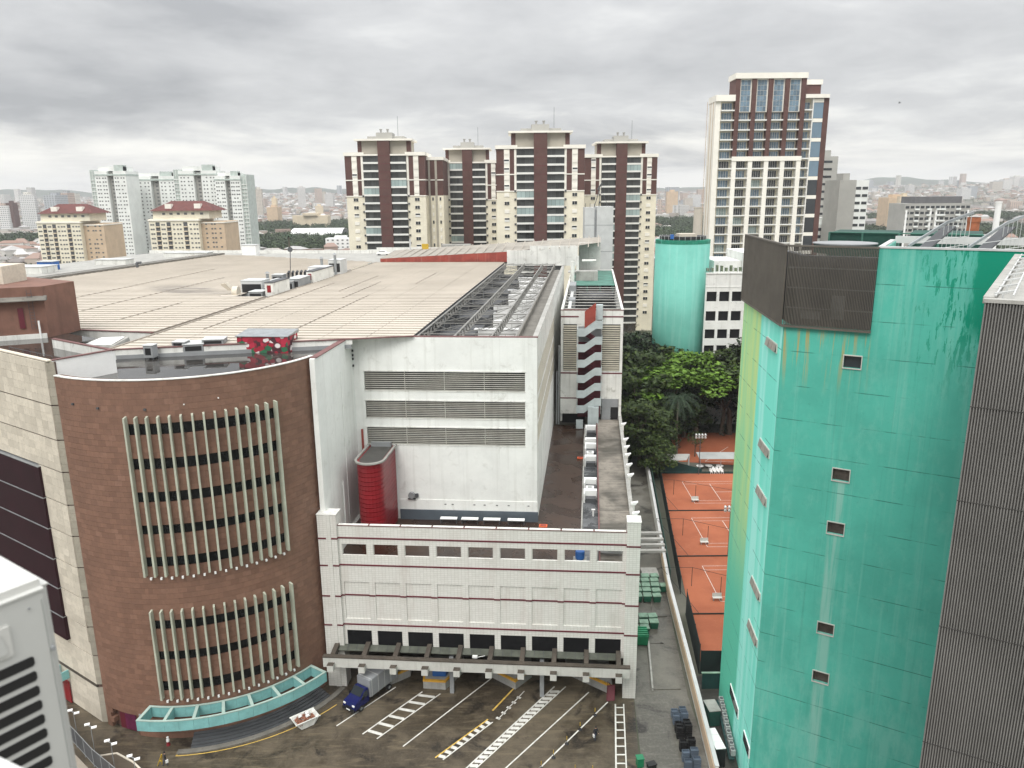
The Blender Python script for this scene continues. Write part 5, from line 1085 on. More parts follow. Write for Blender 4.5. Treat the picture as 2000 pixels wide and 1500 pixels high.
for i, x in enumerate(pier_x):
    m = MB(); m.box(x, x + pw, ty - .7, ty + 1.6, 0, zsplit); m.build('pier', 'cream_light', tt)
    m = MB(); m.box(x, x + pw, ty - .5, ty + 1.6, zsplit + .002, ztop - 1.6 if True else zmain); m.build('upper_pier', 'tower_brown', tt)
m = MB(); m.box(pier_x[0] - .1, pier_x[-1] + pw + .1, ty - .9, ty - .1, zsplit - 1.1, zsplit + .4); m.build('split_cornice', 'cream_light', tt)
bays = [(tx0 + 1.9, pier_x[0])] + [(a + pw, b) for a, b in zip(pier_x, pier_x[1:])] + [(pier_x[-1] + pw, pier_x[-1] + pw + 2.6)]
nfl = 22
for bi, (a, b) in enumerate(bays):
    wdt = b - a
    m = MB(); m.box(0, wdt, -.55, 1.6, 0, .18); m.box(0, wdt, -.55, -.45, .18, .42); bal = mesh_of(m, 'balcony', 'slab_edge')
    m = MB()
    for z in (.7, .95, 1.2): m.box(0, wdt, -.53, -.50, z, z + .05)
    for k in range(9): m.box(wdt * k / 8 - .02 if k else 0, wdt * k / 8 + .02, -.53, -.50, .42, 1.2)
    rail = mesh_of(m, 'railing', 'dark_grey')
    wins = {}
    for gm in ('dark_glass', 'blue_glass', 'balcony_glass'):
        m = MB(); i0, i1 = wdt * .12, wdt * .88; m.box(i0, i1, 1.35, 1.598, .2, 2.75); m.k = 1; n = 4 if wdt > 3 else 2
        for k in range(n): m.box(i0 + (i1 - i0) * k / n + .07, i0 + (i1 - i0) * (k + 1) / n - .07, 1.25, 1.349, .28, 2.65)
        wins[gm] = mesh_of(m, 'window', ['tower_white', gm])
    for f in range(nfl):
        z = zmain - 2.0 - FH * (f + 1) - (0 if not 1 <= bi <= 4 else 0)
        if 1 <= bi <= 4 and f < 1: continue
        if z < 24: break
        gm = 'blue_glass' if z > zsplit - 2 else random.choice(('dark_glass', 'dark_glass', 'dark_glass', 'balcony_glass' if random.random() < .3 else 'dark_glass', 'blue_glass'))
        bo = inst(bal, 'balcony', tt, (a, ty, z)); inst(rail, 'railing', bo, (a, ty, z)); inst(wins[gm], 'window', tt, (a, ty, z))
    if 1 <= bi <= 4:
        m = MB(); m.box(a, b, ty + .3, ty + .7, 85.8, 96.4); fr_ = m.build('penthouse_frame', 'cream_light', tt)
        for k in range(3):
            for r in range(6):
                m = MB(); x0 = a + .45 + (wdt - .9) * k / 3; z0 = 86.0 + 10.1 * r / 6; m.box(x0 + .04, x0 + (wdt - .9) / 3 - .04, ty + .2, ty + .32, z0 + .05, z0 + 1.6); m.build('pane', 'blue_glass', fr_)
m = MB(); m.box(pier_x[0] + .1, pier_x[-1] + pw - .1, ty + .8, ty + 8, 86, 96.4); m.box(pier_x[-1] + pw, tx1 + 3.4, ty + 5, ty + 8, 88, 95); m.build('penthouse', 'tower_brown', tt)
m = MB(); m.box(pier_x[0] - .3, pier_x[-1] + pw + .3, ty - .8, ty + 8.4, 96.4, 98.2); m.box(pier_x[-1] + pw, tx1 + 3.8, ty + 4.6, ty + 8.4, 95, 96.6); m.build('roof_slab', 'cream_light', tt)
m = MB(); m.box(tx0 - .2, pier_x[0] - .002, ty - .9, ty + 9.2, zmain - 2, zmain); m.box(pier_x[-1] + pw + .002, tx1 + 4.4, ty - .9, ty + 9.2, zmain - 1.2, zmain); m.build('cornice', 'cream_light', tt)
gx0 = pier_x[-1] + pw + 2.7
m = MB(); m.box(gx0, gx0 + .35, ty - .3, ty + 1.6, 0, zmain - 1.2); m.build('mullion', 'tower_white', tt)
m = MB(); m.box(gx0 + 3.8, gx0 + 5.6, ty, ty + 9, 0, zmain - 1.2); m.box(gx0 + .4, gx0 + 3.8, ty + .8, ty + 9, 0, zmain - 1.2); m.build('corner_pier', 'tower_brown', tt)
for i in range(11):
    z = zmain - 1.4 - 6.34 * (i + 1)
    m = MB(); m.box(gx0 + .36, gx0 + 3.78, ty + .1, ty + .6, z + .1, z + 5.1); m.build('corner_glazing', 'blue_glass' if i < 4 else 'dark_glass', tt); m = MB(); m.box(gx0 + .36, gx0 + 3.78, ty, ty + .8, z + 5.15, z + 6.34); m.build('spandrel', 'cream_light', tt)
# ================================================================== OTHER BLOCKS OF THE SKYLINE
def wgrid(t, mesh, xs, zs, y, skip=0.0, name='window'):
    for z in zs:
        for x in xs:
            if random.random() >= skip: inst(mesh, name, t, (x, y, z))
def winmesh(w, h, mat='dark_glass', d=.12): m = MB(); m.box(-w / 2, w / 2, -d, -.004, 0, h); return mesh_of(m, 'window', mat)
M('far_glass', (.13, .135, .135), .4, .3, 1); wS = winmesh(1.15, .95, 'far_glass'); wL = winmesh(1.9, 1.3, 'far_glass'); wXL = winmesh(4.2, 1.4)
def rng(a, b, n): return [a + (b - a) * (i + .5) / n for i in range(n)]
# white estate far left
def white_tower(x0, x1, y, zt, label, crown, dep=22, glass=0):
    t = thing('white_tower', label, 'apartment tower', ((x0 + x1) / 2, y, 0), 'pale estate towers'); w = x1 - x0
    m = MB(); m.box(x0, x0 + w * .40, y, y + dep, 0, zt); m.box(x0 + w * .60, x1, y, y + dep, 0, zt); m.build('wing', 'bath_white', t)
    m = MB(); m.box(x0 + w * .40, x0 + w * .60, y + 3.5, y + dep, 0, zt - 1); m.build('recess', 'grey_block', t)
    zs = [zt - 6 - 3.0 * i for i in range(int((zt - 12) / 3))]
    wgrid(t, wS, [x0 + w * f for f in (.07, .15, .26, .34, .66, .74, .85, .93)], zs, y, .06); wgrid(t, wL, [x0 + w * .5], zs, y + 3.5)
    m = MB(); m.box(x0 - .3, x1 + .3, y - .4, y + dep, zt - 3.6, zt - 2.4); m.build('band', 'bath_green', t); m = MB(); m.box(x0 + w * .1, x0 + w * .9, y + 2, y + dep - 3, zt, zt + crown); m.build('penthouse', 'bath_white', t); m = MB(); m.box(x0 + w * .62, x0 + w * .9, y + 1.5, y + 8, zt + .1, zt + crown + 1.2); m.build('roof_house', 'bath_green', t)
    if glass:
        m = MB(); m.box(x0 - 4.6 if glass < 0 else x1 + .01, x0 - .01 if glass < 0 else x1 + 4.6, y + 2, y + dep, 0, zt + 1); m.build('glass_bay', 'bath_green', t); m = MB(); xa = x0 - 4.6 if glass < 0 else x1
        for z in zs: m.box(xa, xa + 4.6, y + 1.4, y + 1.98, z - 1.2, z - .7)
        for k in range(3): m.box(xa + k * 2.1, xa + .25 + k * 2.1, y + 1.5, y + 1.97, 10, zt)
        m.build('bay_slab', 'bath_white', t)
    return t
white_tower(-334, -309, 640, 79.5, 'pale estate tower, leftmost and tallest, partly behind a red roofed block', 3.5, glass=-1)
white_tower(-318, -283, 672, 76, 'pale estate tower second from the left of its group', 2.5)
white_tower(-281, -262, 690, 77, 'narrow pale estate tower in the middle of its group', 2)
white_tower(-271, -240, 650, 79.5, 'pale estate tower with green glazed bay, fourth from the left', 3.5, glass=-1)
white_tower(-238, -217.5, 640, 75, 'pale estate tower, rightmost of its group, green bay on its right', 2.5, glass=1)
def cream_block(x0, x1, y, zt, label):
    t = thing('cream_block', label, 'apartment block', ((x0 + x1) / 2, y, 0), 'cream blocks with red hipped roofs'); w = x1 - x0; dep = 26
    m = MB(); m.box(x0, x0 + w * .68, y, y + dep, 0, zt); m.build('front', 'cream', t); m = MB(); m.box(x0 + w * .68 + .01, x1, y + 4, y + dep + 4, 0, zt - 2); m.build('end_wing', 'tan', t)
    zs = [zt - 4 - 2.9 * i for i in range(14)]
    for f in (.12, .27, .5):
        m = MB(); m.box(x0 + w * (f - .028), x0 + w * (f + .028), y - .05, y + .3, 0, zt - 2); m.build('balcony_recess', 'dark_grey', t)
        m = MB()
        for z in zs: m.box(x0 + w * (f - .028), x0 + w * (f + .028), y - 1.0, y - .05, z - 1.2, z - .5)
        m.build('balcony', 'cream_old', t)
    wgrid(t, wS, [x0 + w * f for f in (.03, .06, .18, .21, .34, .39, .43, .57, .62, .66)], zs, y); wgrid(t, wS, [x0 + w * f for f in (.75, .83, .87, .94)], zs, y + 4, .2)
    m = MB(); m.box(x0 - .5, x0 + w * .7, y - .6, y + dep, zt - 1.2, zt - .4); m.box(x0 + w * .68, x1 + .4, y + 3.5, y + dep + 4, zt - 3, zt - 2.3); m.build('cornice', 'cream_light', t)
    m = MB(); m.box(x0 + w * .05, x0 + w * .82, y + 2, y + dep - 2, zt, zt + 5); m.build('attic', 'cream', t); wgrid(t, wL, [x0 + w * f for f in (.2, .3, .4, .5, .6, .72)], [zt + 2.5], y + 2)
    m = MB(); a = [m.pt(p) for p in ((x0 + 1, y, zt + 5), (x0 + w * .9, y, zt + 5), (x0 + w * .9, y + dep, zt + 5), (x0 + 1, y + dep, zt + 5))]; b = [m.pt(p) for p in ((x0 + w * .24, y + dep * .42, zt + 11), (x0 + w * .70, y + dep * .42, zt + 11))]
    for f in ((0, 1, 5, 4), (2, 3, 4, 5), (1, 2, 5), (3, 0, 4)): m.face([(a + b)[i] for i in f])
    m.build('roof', 'terracotta', t)
    for f in (.22, .62): m = MB(); m.box(x0 + w * f, x0 + w * f + 4, y + 2.5, y + 6, zt + 6, zt + 9.3); m.build('dormer', 'cream_light', t)
cream_block(-314, -272, 520, 44, 'cream block with red hipped roof, the left one of the pair'); cream_block(-230.5, -184, 500, 45.5, 'cream block with red hipped roof, the right one in front of the pale towers')
def block(name, label, cat, x0, x1, y, z, dep, mat, wm=None, nx=0, nz=0, fh=3.0, z0=6, skip=.0, group=None, roof=None):
    t = thing(name, label, cat, ((x0 + x1) / 2, y, 0), group); m = MB(); m.box(x0, x1, y, y + dep, -2, z); m.build('wall', mat, t)
    if wm: wgrid(t, wm, rng(x0, x1, nx), [z - 2.6 - fh * i for i in range(nz) if z - 2.6 - fh * i > 1], y, skip)
    m = MB(); m.box(x0 + (x1 - x0) * .3, x0 + (x1 - x0) * .7, y + 2, y + dep * .6, z, z + 2.5); m.build('roof_house', roof or mat, t); return t
g1 = block('grey_tower', 'grey concrete tower just right of the tall slim tower', 'tower', 127.5, 135.6, 330, 73.4, 15, 'grey_block', winmesh(3.4, .9), 1, 12, 3.0); 
g2 = block('low_wing', 'light block with dark balcony bands below the grey concrete tower', 'building', 118, 134, 316, 46.5, 14, 'bath_white', winmesh(7, 1.2), 2, 14, 2.9)
g3 = block('grey_tower', 'grey tower half blank wall and half red trimmed balconies', 'tower', 124.7, 131, 300, 63.5, 14, 'grey_block')
m = MB(); m.box(130.99, 136, 300.5, 314, -2, 63.4); m.build('balcony_wing', 'bath_white', g3); wgrid(g3, winmesh(2.0, 1.0), [132.1, 134.7], [60 - 2.75 * i for i in range(15)], 300.5, .1); m = MB()
for i in range(6): m.box(131.1, 133.5, 300.2, 300.49, 43 - 2.75 * i, 43.7 - 2.75 * i)
m.build('red_trim', 'terracotta', g3)
g4 = block('grey_slab', 'broad grey apartment slab with white balcony stacks beyond the turquoise roof', 'apartment block', 210.5, 245.5, 420, 52.5, 18, 'grey_block', winmesh(1.9, 1.3), 13, 13, 3.0); m = MB(); m.box(216, 241, 421, 436, 52.5, 56); m.build('attic', 'grey_dark_roof', g4); m = MB()
for x in (217, 223.5, 228.5, 231, 239):
    for i in range(14): m.box(x - 1.2, x + 1.2, 419.2, 419.98, 49 - 3 * i, 49.9 - 3 * i)
m.build('balcony', 'bath_white', g4); m = MB()
for x in (211, 224, 227, 244): m.box(x, x + .9, 419.6, 419.99, 5, 49)
m.build('pilaster', 'clean_white', g4)
# ================================================================== TREES
def leaf_cloud(m, c, rx, rz, n, s, flat=.0):
    for _ in range(n):
        u = random.gauss(0, 1), random.gauss(0, 1), random.gauss(0, 1); l = math.sqrt(sum(x * x for x in u)) + 1e-6; r = random.uniform(.55, 1) ** .6
        p = Vector((c[0] + u[0] / l * rx * r, c[1] + u[1] / l * rx * r, c[2] + u[2] / l * rz * r))
        a = Vector((random.gauss(0, 1), random.gauss(0, 1), random.gauss(0, .35 if flat else .8))).normalized(); b = a.cross(Vector((random.gauss(0, .5), random.gauss(0, .5), 1)).normalized())
        k = s * random.uniform(.6, 1.3); a *= k; b *= k * .6
        m.poly([p - a, p - b * .8, p + a, p + b])
def tree_parts(h, r, kind):
    """crown of leaf clumps carried on limbs, and the tapered trunk, both standing at the origin"""
    cr = MB(); tr = MB()
    if kind == 'umbrella':
        th = h * .72; tr.tube((0, 0, 0), (.2, 0, th * .55), .35, 8, .25); n = 13
        for i in range(n):
            a = 2 * math.pi * i / n * 1.9 + random.random(); d = r * math.sqrt((i + .5) / n) * .9; e = (d * math.cos(a), d * math.sin(a), h - .9 - (d / r) ** 2 * h * .16 + random.uniform(-.7, .6))
            tr.tube((.2, 0, th * .55), (e[0] * .6, e[1] * .6, e[2] - 1.3), .13, 5, .07)
            for k in range(3): leaf_cloud(cr, (e[0] + random.gauss(0, r * .15), e[1] + random.gauss(0, r * .15), e[2] + random.uniform(-.5, .4)), r * .30, h * .045, 70, .36, 1)
    else:
        tr.tube((0, 0, 0), (.15, .1, h * .5), .3, 8, .2); n = 20
        for i in range(n):
            t = (i + .5) / n; a = i * 2.4; z = h * (.28 + .66 * t); d = r * math.sin(math.pi * (.18 + .72 * t)) * random.uniform(.5, .95); e = (d * math.cos(a), d * math.sin(a), z)
            tr.tube((.15, .1, min(h * .5, z * .75)), (e[0] * .7, e[1] * .7, z - .4), .09, 5, .04)
            for k in range(2): leaf_cloud(cr, (e[0] + random.gauss(0, r * .12), e[1] + random.gauss(0, r * .12), z + random.gauss(0, .5)), r * .36, h * .075, 80, .34)
    return cr, tr
TV = {}
for kd, nv in (('umbrella', 2), ('round', 3)):
    for v in range(nv):
        c, t = tree_parts(11, 5.2 if kd == 'umbrella' else 4.0, kd)
        for lm in ('leaf_mid', 'leaf_dark', 'leaf_light'):
            if (kd, v, 'c') not in TV: TV[kd, v, 'c'] = mesh_of(c, 'crown', lm); TV[kd, v, 't'] = mesh_of(t, 'trunk', 'trunk'); TV[kd, v, lm] = TV[kd, v, 'c']
            else: q = TV[kd, v, 'c'].copy(); q.materials[0] = MATS[lm]; TV[kd, v, lm] = q
def tree(x, y, h, kd, v, lm, label, wide=1.0, z=0):
    t = thing('tree', label, 'tree', (x, y, z), 'trees behind the clay courts'); s = h * 1.22 / 11
    for n, k in (('crown', lm), ('trunk', 't')):
        o = inst(TV[kd, v, k], n, t, (x, y, z), random.uniform(0, 6.28), (s * wide, s * wide, s))
TL = [(33, 206, 19, 'round', 2, 'leaf_dark', 'tall dark tree left of the round turquoise tower base', 1.3), (38.5, 200, 17, 'round', 0, 'leaf_mid', 'green tree touching the left side of the round turquoise tower', 1.2), (46, 184, 17, 'umbrella', 0, 'leaf_light', 'tall bright green flat topped tree just below the round turquoise tower', 1.15), (37, 180, 15.5, 'umbrella', 1, 'leaf_light', 'bright lime flat topped tree left of and behind the palm', 1.05),
      (55, 186, 17.5, 'umbrella', 0, 'leaf_mid', 'darker flat topped tree in front of the white office block', 1.15), (62, 189, 19, 'round', 0, 'leaf_dark', 'dark round tree against the office block windows', 1.3), (53, 186, 13.5, 'umbrella', 1, 'leaf_dark', 'dark spreading tree above the rear clay court', 1.2),
      (40, 192, 17, 'round', 1, 'leaf_mid', 'bushy green tree at the foot of the round turquoise tower', 1.3), (33, 188, 18, 'round', 2, 'leaf_mid', 'bushy green tree beside the narrow stair building, farthest back', 1.3), (29.5, 176, 15, 'round', 0, 'leaf_mid', 'bushy tree close against the narrow white building', 1.35),
      (28.5, 163, 12.5, 'round', 1, 'leaf_mid', 'rounded tree overhanging the dark alley', 1.3), (33, 172, 11, 'round', 2, 'leaf_mid', 'mid green tree left of the palm trunk', 1.3), (43, 184, 13, 'round', 0, 'leaf_mid', 'yellowish green tree just right of the palm', 1.2),
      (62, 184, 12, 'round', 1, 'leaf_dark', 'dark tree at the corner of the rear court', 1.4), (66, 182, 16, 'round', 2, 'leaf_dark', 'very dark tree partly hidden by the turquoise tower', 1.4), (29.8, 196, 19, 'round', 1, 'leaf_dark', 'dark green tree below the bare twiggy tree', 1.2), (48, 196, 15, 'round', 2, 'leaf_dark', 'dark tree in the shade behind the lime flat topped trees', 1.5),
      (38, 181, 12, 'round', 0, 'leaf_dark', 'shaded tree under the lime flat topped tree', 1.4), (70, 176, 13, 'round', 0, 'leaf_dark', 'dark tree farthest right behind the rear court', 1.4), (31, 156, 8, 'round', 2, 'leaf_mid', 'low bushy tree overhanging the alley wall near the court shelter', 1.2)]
for a in TL: tree(*a)
# palm
pl = thing('palm_tree', 'feathery palm with drooping fronds behind the court shelter', 'palm', (38.6, 171.5, 0))
m = MB(); m.tube((38.6, 171.5, 0), (38.4, 171.5, 6), .32, 8, .24); m.tube((38.4, 171.5, 6), (38.3, 171.4, 13.6), .24, 8, .2); m.build('trunk', 'palm_trunk', pl)
for i in range(26):
    a = i * 2.4; up = .95 - 1.1 * (i / 26); m = MB(); p = Vector((38.3, 171.4, 13.6)); d = Vector((math.cos(a), math.sin(a), up)); ln = 6.2; prev = p
    for k in range(9):
        d = (d + Vector((0, 0, -.19))).normalized(); q = prev + d * ln / 9; side = d.cross(Vector((0, 0, 1))).normalized()
        for s in (-1, 1):
            for j in (0, .5):
                b = prev.lerp(q, j); tip = b + side * s * (1.0 - .06 * k) + d * .45 - Vector((0, 0, .55)); m.poly([b, b + d * .12, tip + d * .05, tip])
        m.poly([prev - side * .05, prev + side * .05, q + side * .05, q - side * .05]); prev = q
    m.build('frond', 'leaf_palm', pl)
bt_ = thing('bare_tree', 'small bare twiggy tree against the pale wall behind the narrow building', 'tree', (33, 216, 0)); m = MB()
def twig(m, p, d, l, r, n):
    q = p + d * l; m.tube(p, q, r, 4, r * .6, False)
    if n:
        for _ in range(3): twig(m, q, (d + Vector((random.gauss(0, .6), random.gauss(0, .6), random.gauss(.15, .3)))).normalized(), l * .68, r * .6, n - 1)
twig(m, Vector((33, 216, 12)), Vector((0, 0, 1)), 4.5, .3, 5); m.tube((33, 216, 0), (33, 216, 12), .35, 6, .3); m.build('trunk', 'trunk', bt_)
st_ = thing('small_tree', 'small thin grey green tree in front of the rear clay court', 'tree', (42.4, 169.3, 0)); m = MB(); twig(m, Vector((42.4, 169.3, .0)), Vector((0, 0, 1)), 2.0, .16, 4); m.build('trunk', 'trunk', st_); m = MB(); leaf_cloud(m, (42.4, 169.3, 4.6), 2.3, 1.5, 420, .22); m.build('crown', 'leaf_mid', st_)
m = MB()
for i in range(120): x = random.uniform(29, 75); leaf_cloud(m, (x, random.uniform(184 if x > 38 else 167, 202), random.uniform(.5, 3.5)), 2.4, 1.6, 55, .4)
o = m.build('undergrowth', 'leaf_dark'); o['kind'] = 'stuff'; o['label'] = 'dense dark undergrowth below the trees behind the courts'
pw = thing('boundary_wall', 'pale wall behind the trees at the foot of the rear apartment tower', 'wall', (40, 232, 0)); m = MB(); m.box(26, 60, 226, 226.5, 0, 11.0); m.build('wall', 'beige_stone', pw); m = MB(); m.box(25.8, 60, 225.8, 226.7, 11, 11.3); m.build('coping', 'concrete', pw)
# ================================================================== TENNIS CLUB
lw = thing('alley_wall', 'long white wall between the service alley and the clay courts', 'wall', (26, 120, 0)); m = MB(); m.wall([(20.55, 67), (21.75, 82.9), (23.4, 106), (31.2, 176)][::1], 0, 2.6, -.35); m.build('wall', 'stained_white', lw); m = MB(); m.wall([(20.5, 67), (21.7, 82.9), (23.35, 106), (31.15, 176)], 2.6, 2.7, -.45); m.build('coping', 'light_grey', lw)
m = MB(); m.wall([(20.42, 67), (21.62, 82.9), (23.27, 106), (24.5, 117)], .9, 2.5, -.08); m.build('rust_pipe', 'tan', lw)
M('net_fabric', (.006, .016, .014), .9, .2, .6)
gn = thing('wall_net', 'dark green netting fixed behind the far half of the alley wall', 'netting', (28, 150, 0)); m = MB(); m.wall([(24.2, 108), (31.9, 176)], 0, 3.3, -.06); m.build('net', 'green_net', gn)
def mesh_fence(pts, h, label, mat='net_fabric', posts=4.5):
    t = thing('court_fence', label, 'fence', (*pts[0], 0), 'dark fences round the clay courts')
    m = MB(); m.wall(pts, .05, h, .05); m.build('net', mat, t)
    for p, q in zip(pts, pts[1:]):
        n = max(1, int((Vector(q) - Vector(p)).length / posts))
        for i in range(n + 1): c = Vector(p).lerp(Vector(q), i / n); m = MB(); m.tube((c.x, c.y, 0), (c.x, c.y, h + .15), .045, 5); m.build('post', 'fence_dark', t)
    return t
mesh_fence([(25.55, 106.5), (31.9, 158)], 3.0, 'dark green windscreen fence along the far three clay courts'); mesh_fence([(23.6, 86.4), (25.0, 100.2)], 4.2, 'tall dark fence along the nearest clay court'); mesh_fence([(23.7, 86.3), (34, 86.0)], 3.4, 'dark green fence closing the near end of the nearest court')
mesh_fence([(32.3, 158.3), (52, 157.8)], .5, 'low dark board at the far end of the courts', 'green_canvas')
def low_net(y, x0, x1, label):
    t = thing('court_divider', label, 'fence', (x0, y, 0), 'open wire dividers between clay courts'); m = MB(); m.box(x0, x1, y - .05, y + .05, .0, .22); m.build('board', 'fence_dark', t)
    m = MB(); zt = 3.2
    for a, b in (((x0 - 2.0, y + 8.5, zt), (x0 + 2.8, y + 8.3, zt)), ((x0 + 2.8, y + 8.3, zt), (x1, y, zt - .1)), ((x0 - 2, y + 8.5, zt), (x0 + 2.0, y, .2))): m.beam(a, b, .045, .045)
    m.build('wire', 'fence_dark', t)
    for x, yy in ((x0 + 2.8, y + 8.3), (x0 + 6.5, y + 5.2), (x1 - 1.5, y + .1)): m = MB(); m.tube((x, yy, 0), (x, yy, zt), .045, 5); m.build('post', 'fence_dark', t)
low_net(138.0, 29.9, 48, 'open wire divider between the two farthest full courts'); low_net(118.9, 27.6, 44, 'open wire divider between the second and third clay courts'); low_net(100.6, 25.0, 42, 'open wire divider beside the nearest clay court')
for x, y, lbx in ((36.2, 142.5, 'pale bench box on the farthest full clay court'), (33.4, 123.6, 'pale bench box on the middle clay court'), (30.7, 104.6, 'pale bench box on the clay court before the nearest')):
    t = thing('court_bench', lbx, 'bench', (x, y, 0), 'pale court benches'); m = MB(); m.box(x - .7, x + .7, y - .3, y + .3, .42, .5); m.build('seat', 'beam_paint', t); m = MB(); m.box(x - .7, x + .7, y + .24, y + .3, .5, 1.05); m.build('backrest', 'beam_paint', t)
    for dx in (-.62, .54): m = MB(); m.box(x + dx, x + dx + .08, y - .28, y + .28, 0, .42); m.build('leg', 'mid_grey', t)
def floodlight(x, y, h, label):
    t = thing('floodlight', label, 'floodlight', (x, y, 0)); m = MB(); m.tube((x, y, 0), (x, y, h), .09, 6); m.build('pole', 'dark_grey', t); m = MB(); m.box(x - 1.1, x + 1.1, y - .05, y + .05, h - .1, h); m.box(x - 1.1, x + 1.1, y - .05, y + .05, h + .5, h + .6); m.build('crossbar', 'dark_grey', t)
    for i in range(4):
        for k in (0, 1): m = MB(); m.tube((x - 1 + i * .66, y, h + .15 + k * .55), (x - 1 + i * .66, y - .45, h - .1 + k * .55), .12, 8, .26); m.build('lamp', 'light_grey', t)
floodlight(36.3, 119.1, 8.4, 'court floodlight pole with a cluster of lamps beside the turquoise tower'); floodlight(40.5, 157.6, 8.6, 'court floodlight pole at the far end of the courts')
sh = thing('court_shelter', 'grey roofed shelter with dark green canvas side at the far end of the courts', 'shelter', (34, 159, 0)); m = MB(); m.hexa([(31.8, 161.5, 3.4), (39.2, 161.2, 3.4), (37.6, 152.0 + 5, 3.5), (33.6, 156.5, 3.5)], [(31.8, 161.5, 3.5), (39.2, 161.2, 3.5), (37.6, 157, 3.6), (33.6, 156.5, 3.6)]); m.build('roof', 'concrete', sh)
m = MB(); m.hexa([(32.4, 159.4, 0), (41.5, 158.9, 0), (41.5, 159, 0), (32.4, 159.5, 0)], [(32.4, 159.4, 3.2), (41.5, 158.9, .8), (41.5, 159, .8), (32.4, 159.5, 3.2)]); m.build('canvas', 'green_canvas', sh)
for x, y in ((32, 161.3), (39, 161)): m = MB(); m.box(x - .15, x + .15, y - .15, y + .15, 0, 3.4); m.build('post', 'light_grey', sh)
pg = thing('terrace_roof', 'long grey corrugated roof over a terrace with white chairs by the courts', 'shelter', (46, 162, 0)); m = MB(); m.hexa([(41.2, 160.2, 2.6), (56, 159.8, 2.6), (56, 163.2, 3.0), (41.2, 163.6, 3.0)], [(41.2, 160.2, 2.68), (56, 159.8, 2.68), (56, 163.2, 3.08), (41.2, 163.6, 3.08)]); m.build('roof', 'fabric_grey', pg)
for x in (41.5, 46, 50.5, 55): m = MB(); m.tube((x, 160.4, 0), (x, 160.4, 2.6), .06, 5); m.build('post', 'mid_grey', pg)
def chair(x, y):
    t = thing('garden_chair', '', 'chair', (x, y, 0), 'white plastic chairs on the club terrace'); m = MB(); m.box(x - .25, x + .25, y - .25, y + .25, .4, .46); m.build('seat', 'white_plastic', t); m = MB(); m.box(x - .25, x + .25, y + .2, y + .26, .46, .95); m.build('backrest', 'white_plastic', t)
    for dx in (-.23, .17):
        for dy in (-.23, .17): m = MB(); m.box(x + dx, x + dx + .06, y + dy, y + dy + .06, 0, .4); m.build('leg', 'white_plastic', t)
    return t
c0 = chair(43.4, 158.9); c0['label'] = 'white plastic chair in the rows of chairs beside the far clay court'; k = 0
for i in range(4):
    for j in range(3):
        if i or j: dup(c0, (43.4 + i * .8, 159.7 - j * .8, 0))
for x, y, lbx in ((41.6, 164.5, 'round white terrace table, leftmost of three'), (43.6, 164.7, 'round white terrace table, middle of three'), (46, 164.5, 'round white terrace table, rightmost of three')):
    t = thing('terrace_table', lbx, 'table', (x, y - 3.4, 0), 'white tables on the club terrace'); m = MB(); m.tube((x, y - 3.4, .7), (x, y - 3.4, .76), .8, 14); m.build('tabletop', 'white_plastic', t); m = MB(); m.tube((x, y - 3.4, 0), (x, y - 3.4, .7), .08, 6); m.build('leg', 'white_plastic', t)
# green sheds and machines by the tower foot
def cab(name, label, cat, x, y, w, d, h, mat, lid, split=0, rz=0):
    t = thing(name, label, cat, (x, y, 0)); X = Matrix.Translation((x, y, 0)) @ Matrix.Rotation(R(rz), 4, 'Z')
    m = MB(X); m.box(-w / 2, w / 2, -d / 2, d / 2, 0, h); m.build('body', mat, t, bevel=.03)
    m = MB(X)
    if split:
        for i in range(split): m = MB(X); m.box(-w / 2 - .03, w / 2 + .03, -d / 2 + d * i / split + .02, -d / 2 + d * (i + 1) / split - .02, h, h + .07); m.build('lid', lid, t)
    else: m.box(-w / 2 - .05, w / 2 + .05, -d / 2 - .05, d / 2 + .05, h, h + .08); m.build('lid', lid, t)
    return t
cab('storage_box', 'dark green storage cabinet with grey top behind the white wall', 'cabinet', 22.9, 77.4, 1.3, 2.0, 2.0, 'green_net', 'concrete', 0, 6); cab('condenser', 'white topped machine cabinet with three lids at the tower foot', 'machine', 21.75, 71.5, 1.05, 3.3, 2.3, 'black', 'white_plastic', 3, 6)
t = thing('conditioner_row', 'row of small grey condenser units along the foot of the turquoise tower', 'air conditioners', (24.2, 75, 0))
for i in range(10):
    p = Vector((24.55, 79)).lerp(Vector((23.5, 70.5)), i / 9); m = MB(); m.box(p.x - .38, p.x + .1, p.y - .35, p.y + .35, 1.2, 1.85); u = m.build('unit', 'fabric_grey', t); m = MB(); m.tube((p.x - .14, p.y, 1.85), (p.x - .14, p.y, 1.88), .2, 10); m.build('fan_grille', 'dark_grey', u)
m = MB(); m.beam((24.3, 79.6, 1.1), (23.1, 69.8, 1.1), .6, .1); m.build('shelf', 'green_canvas', t)
tg = thing('tarpaulin_fence', 'dark green fence and gate between the nearest court and the machine yard', 'fence', (24, 83.4, 0)); m = MB(); m.box(23.2, 27, 83.3, 83.38, 0, 2.2); m.build('panel', 'green_canvas', tg); m = MB(); m.box(23.1, 27, 83.2, 83.5, 2.2, 2.3); m.build('rail', 'bin_lid', tg)
m = MB(); m.poly([(21.3, 66, .006), (27, 66, .006), (27, 86, .006), (22.4, 86, .006)]); struct(m.build('yard', 'street_asphalt'))
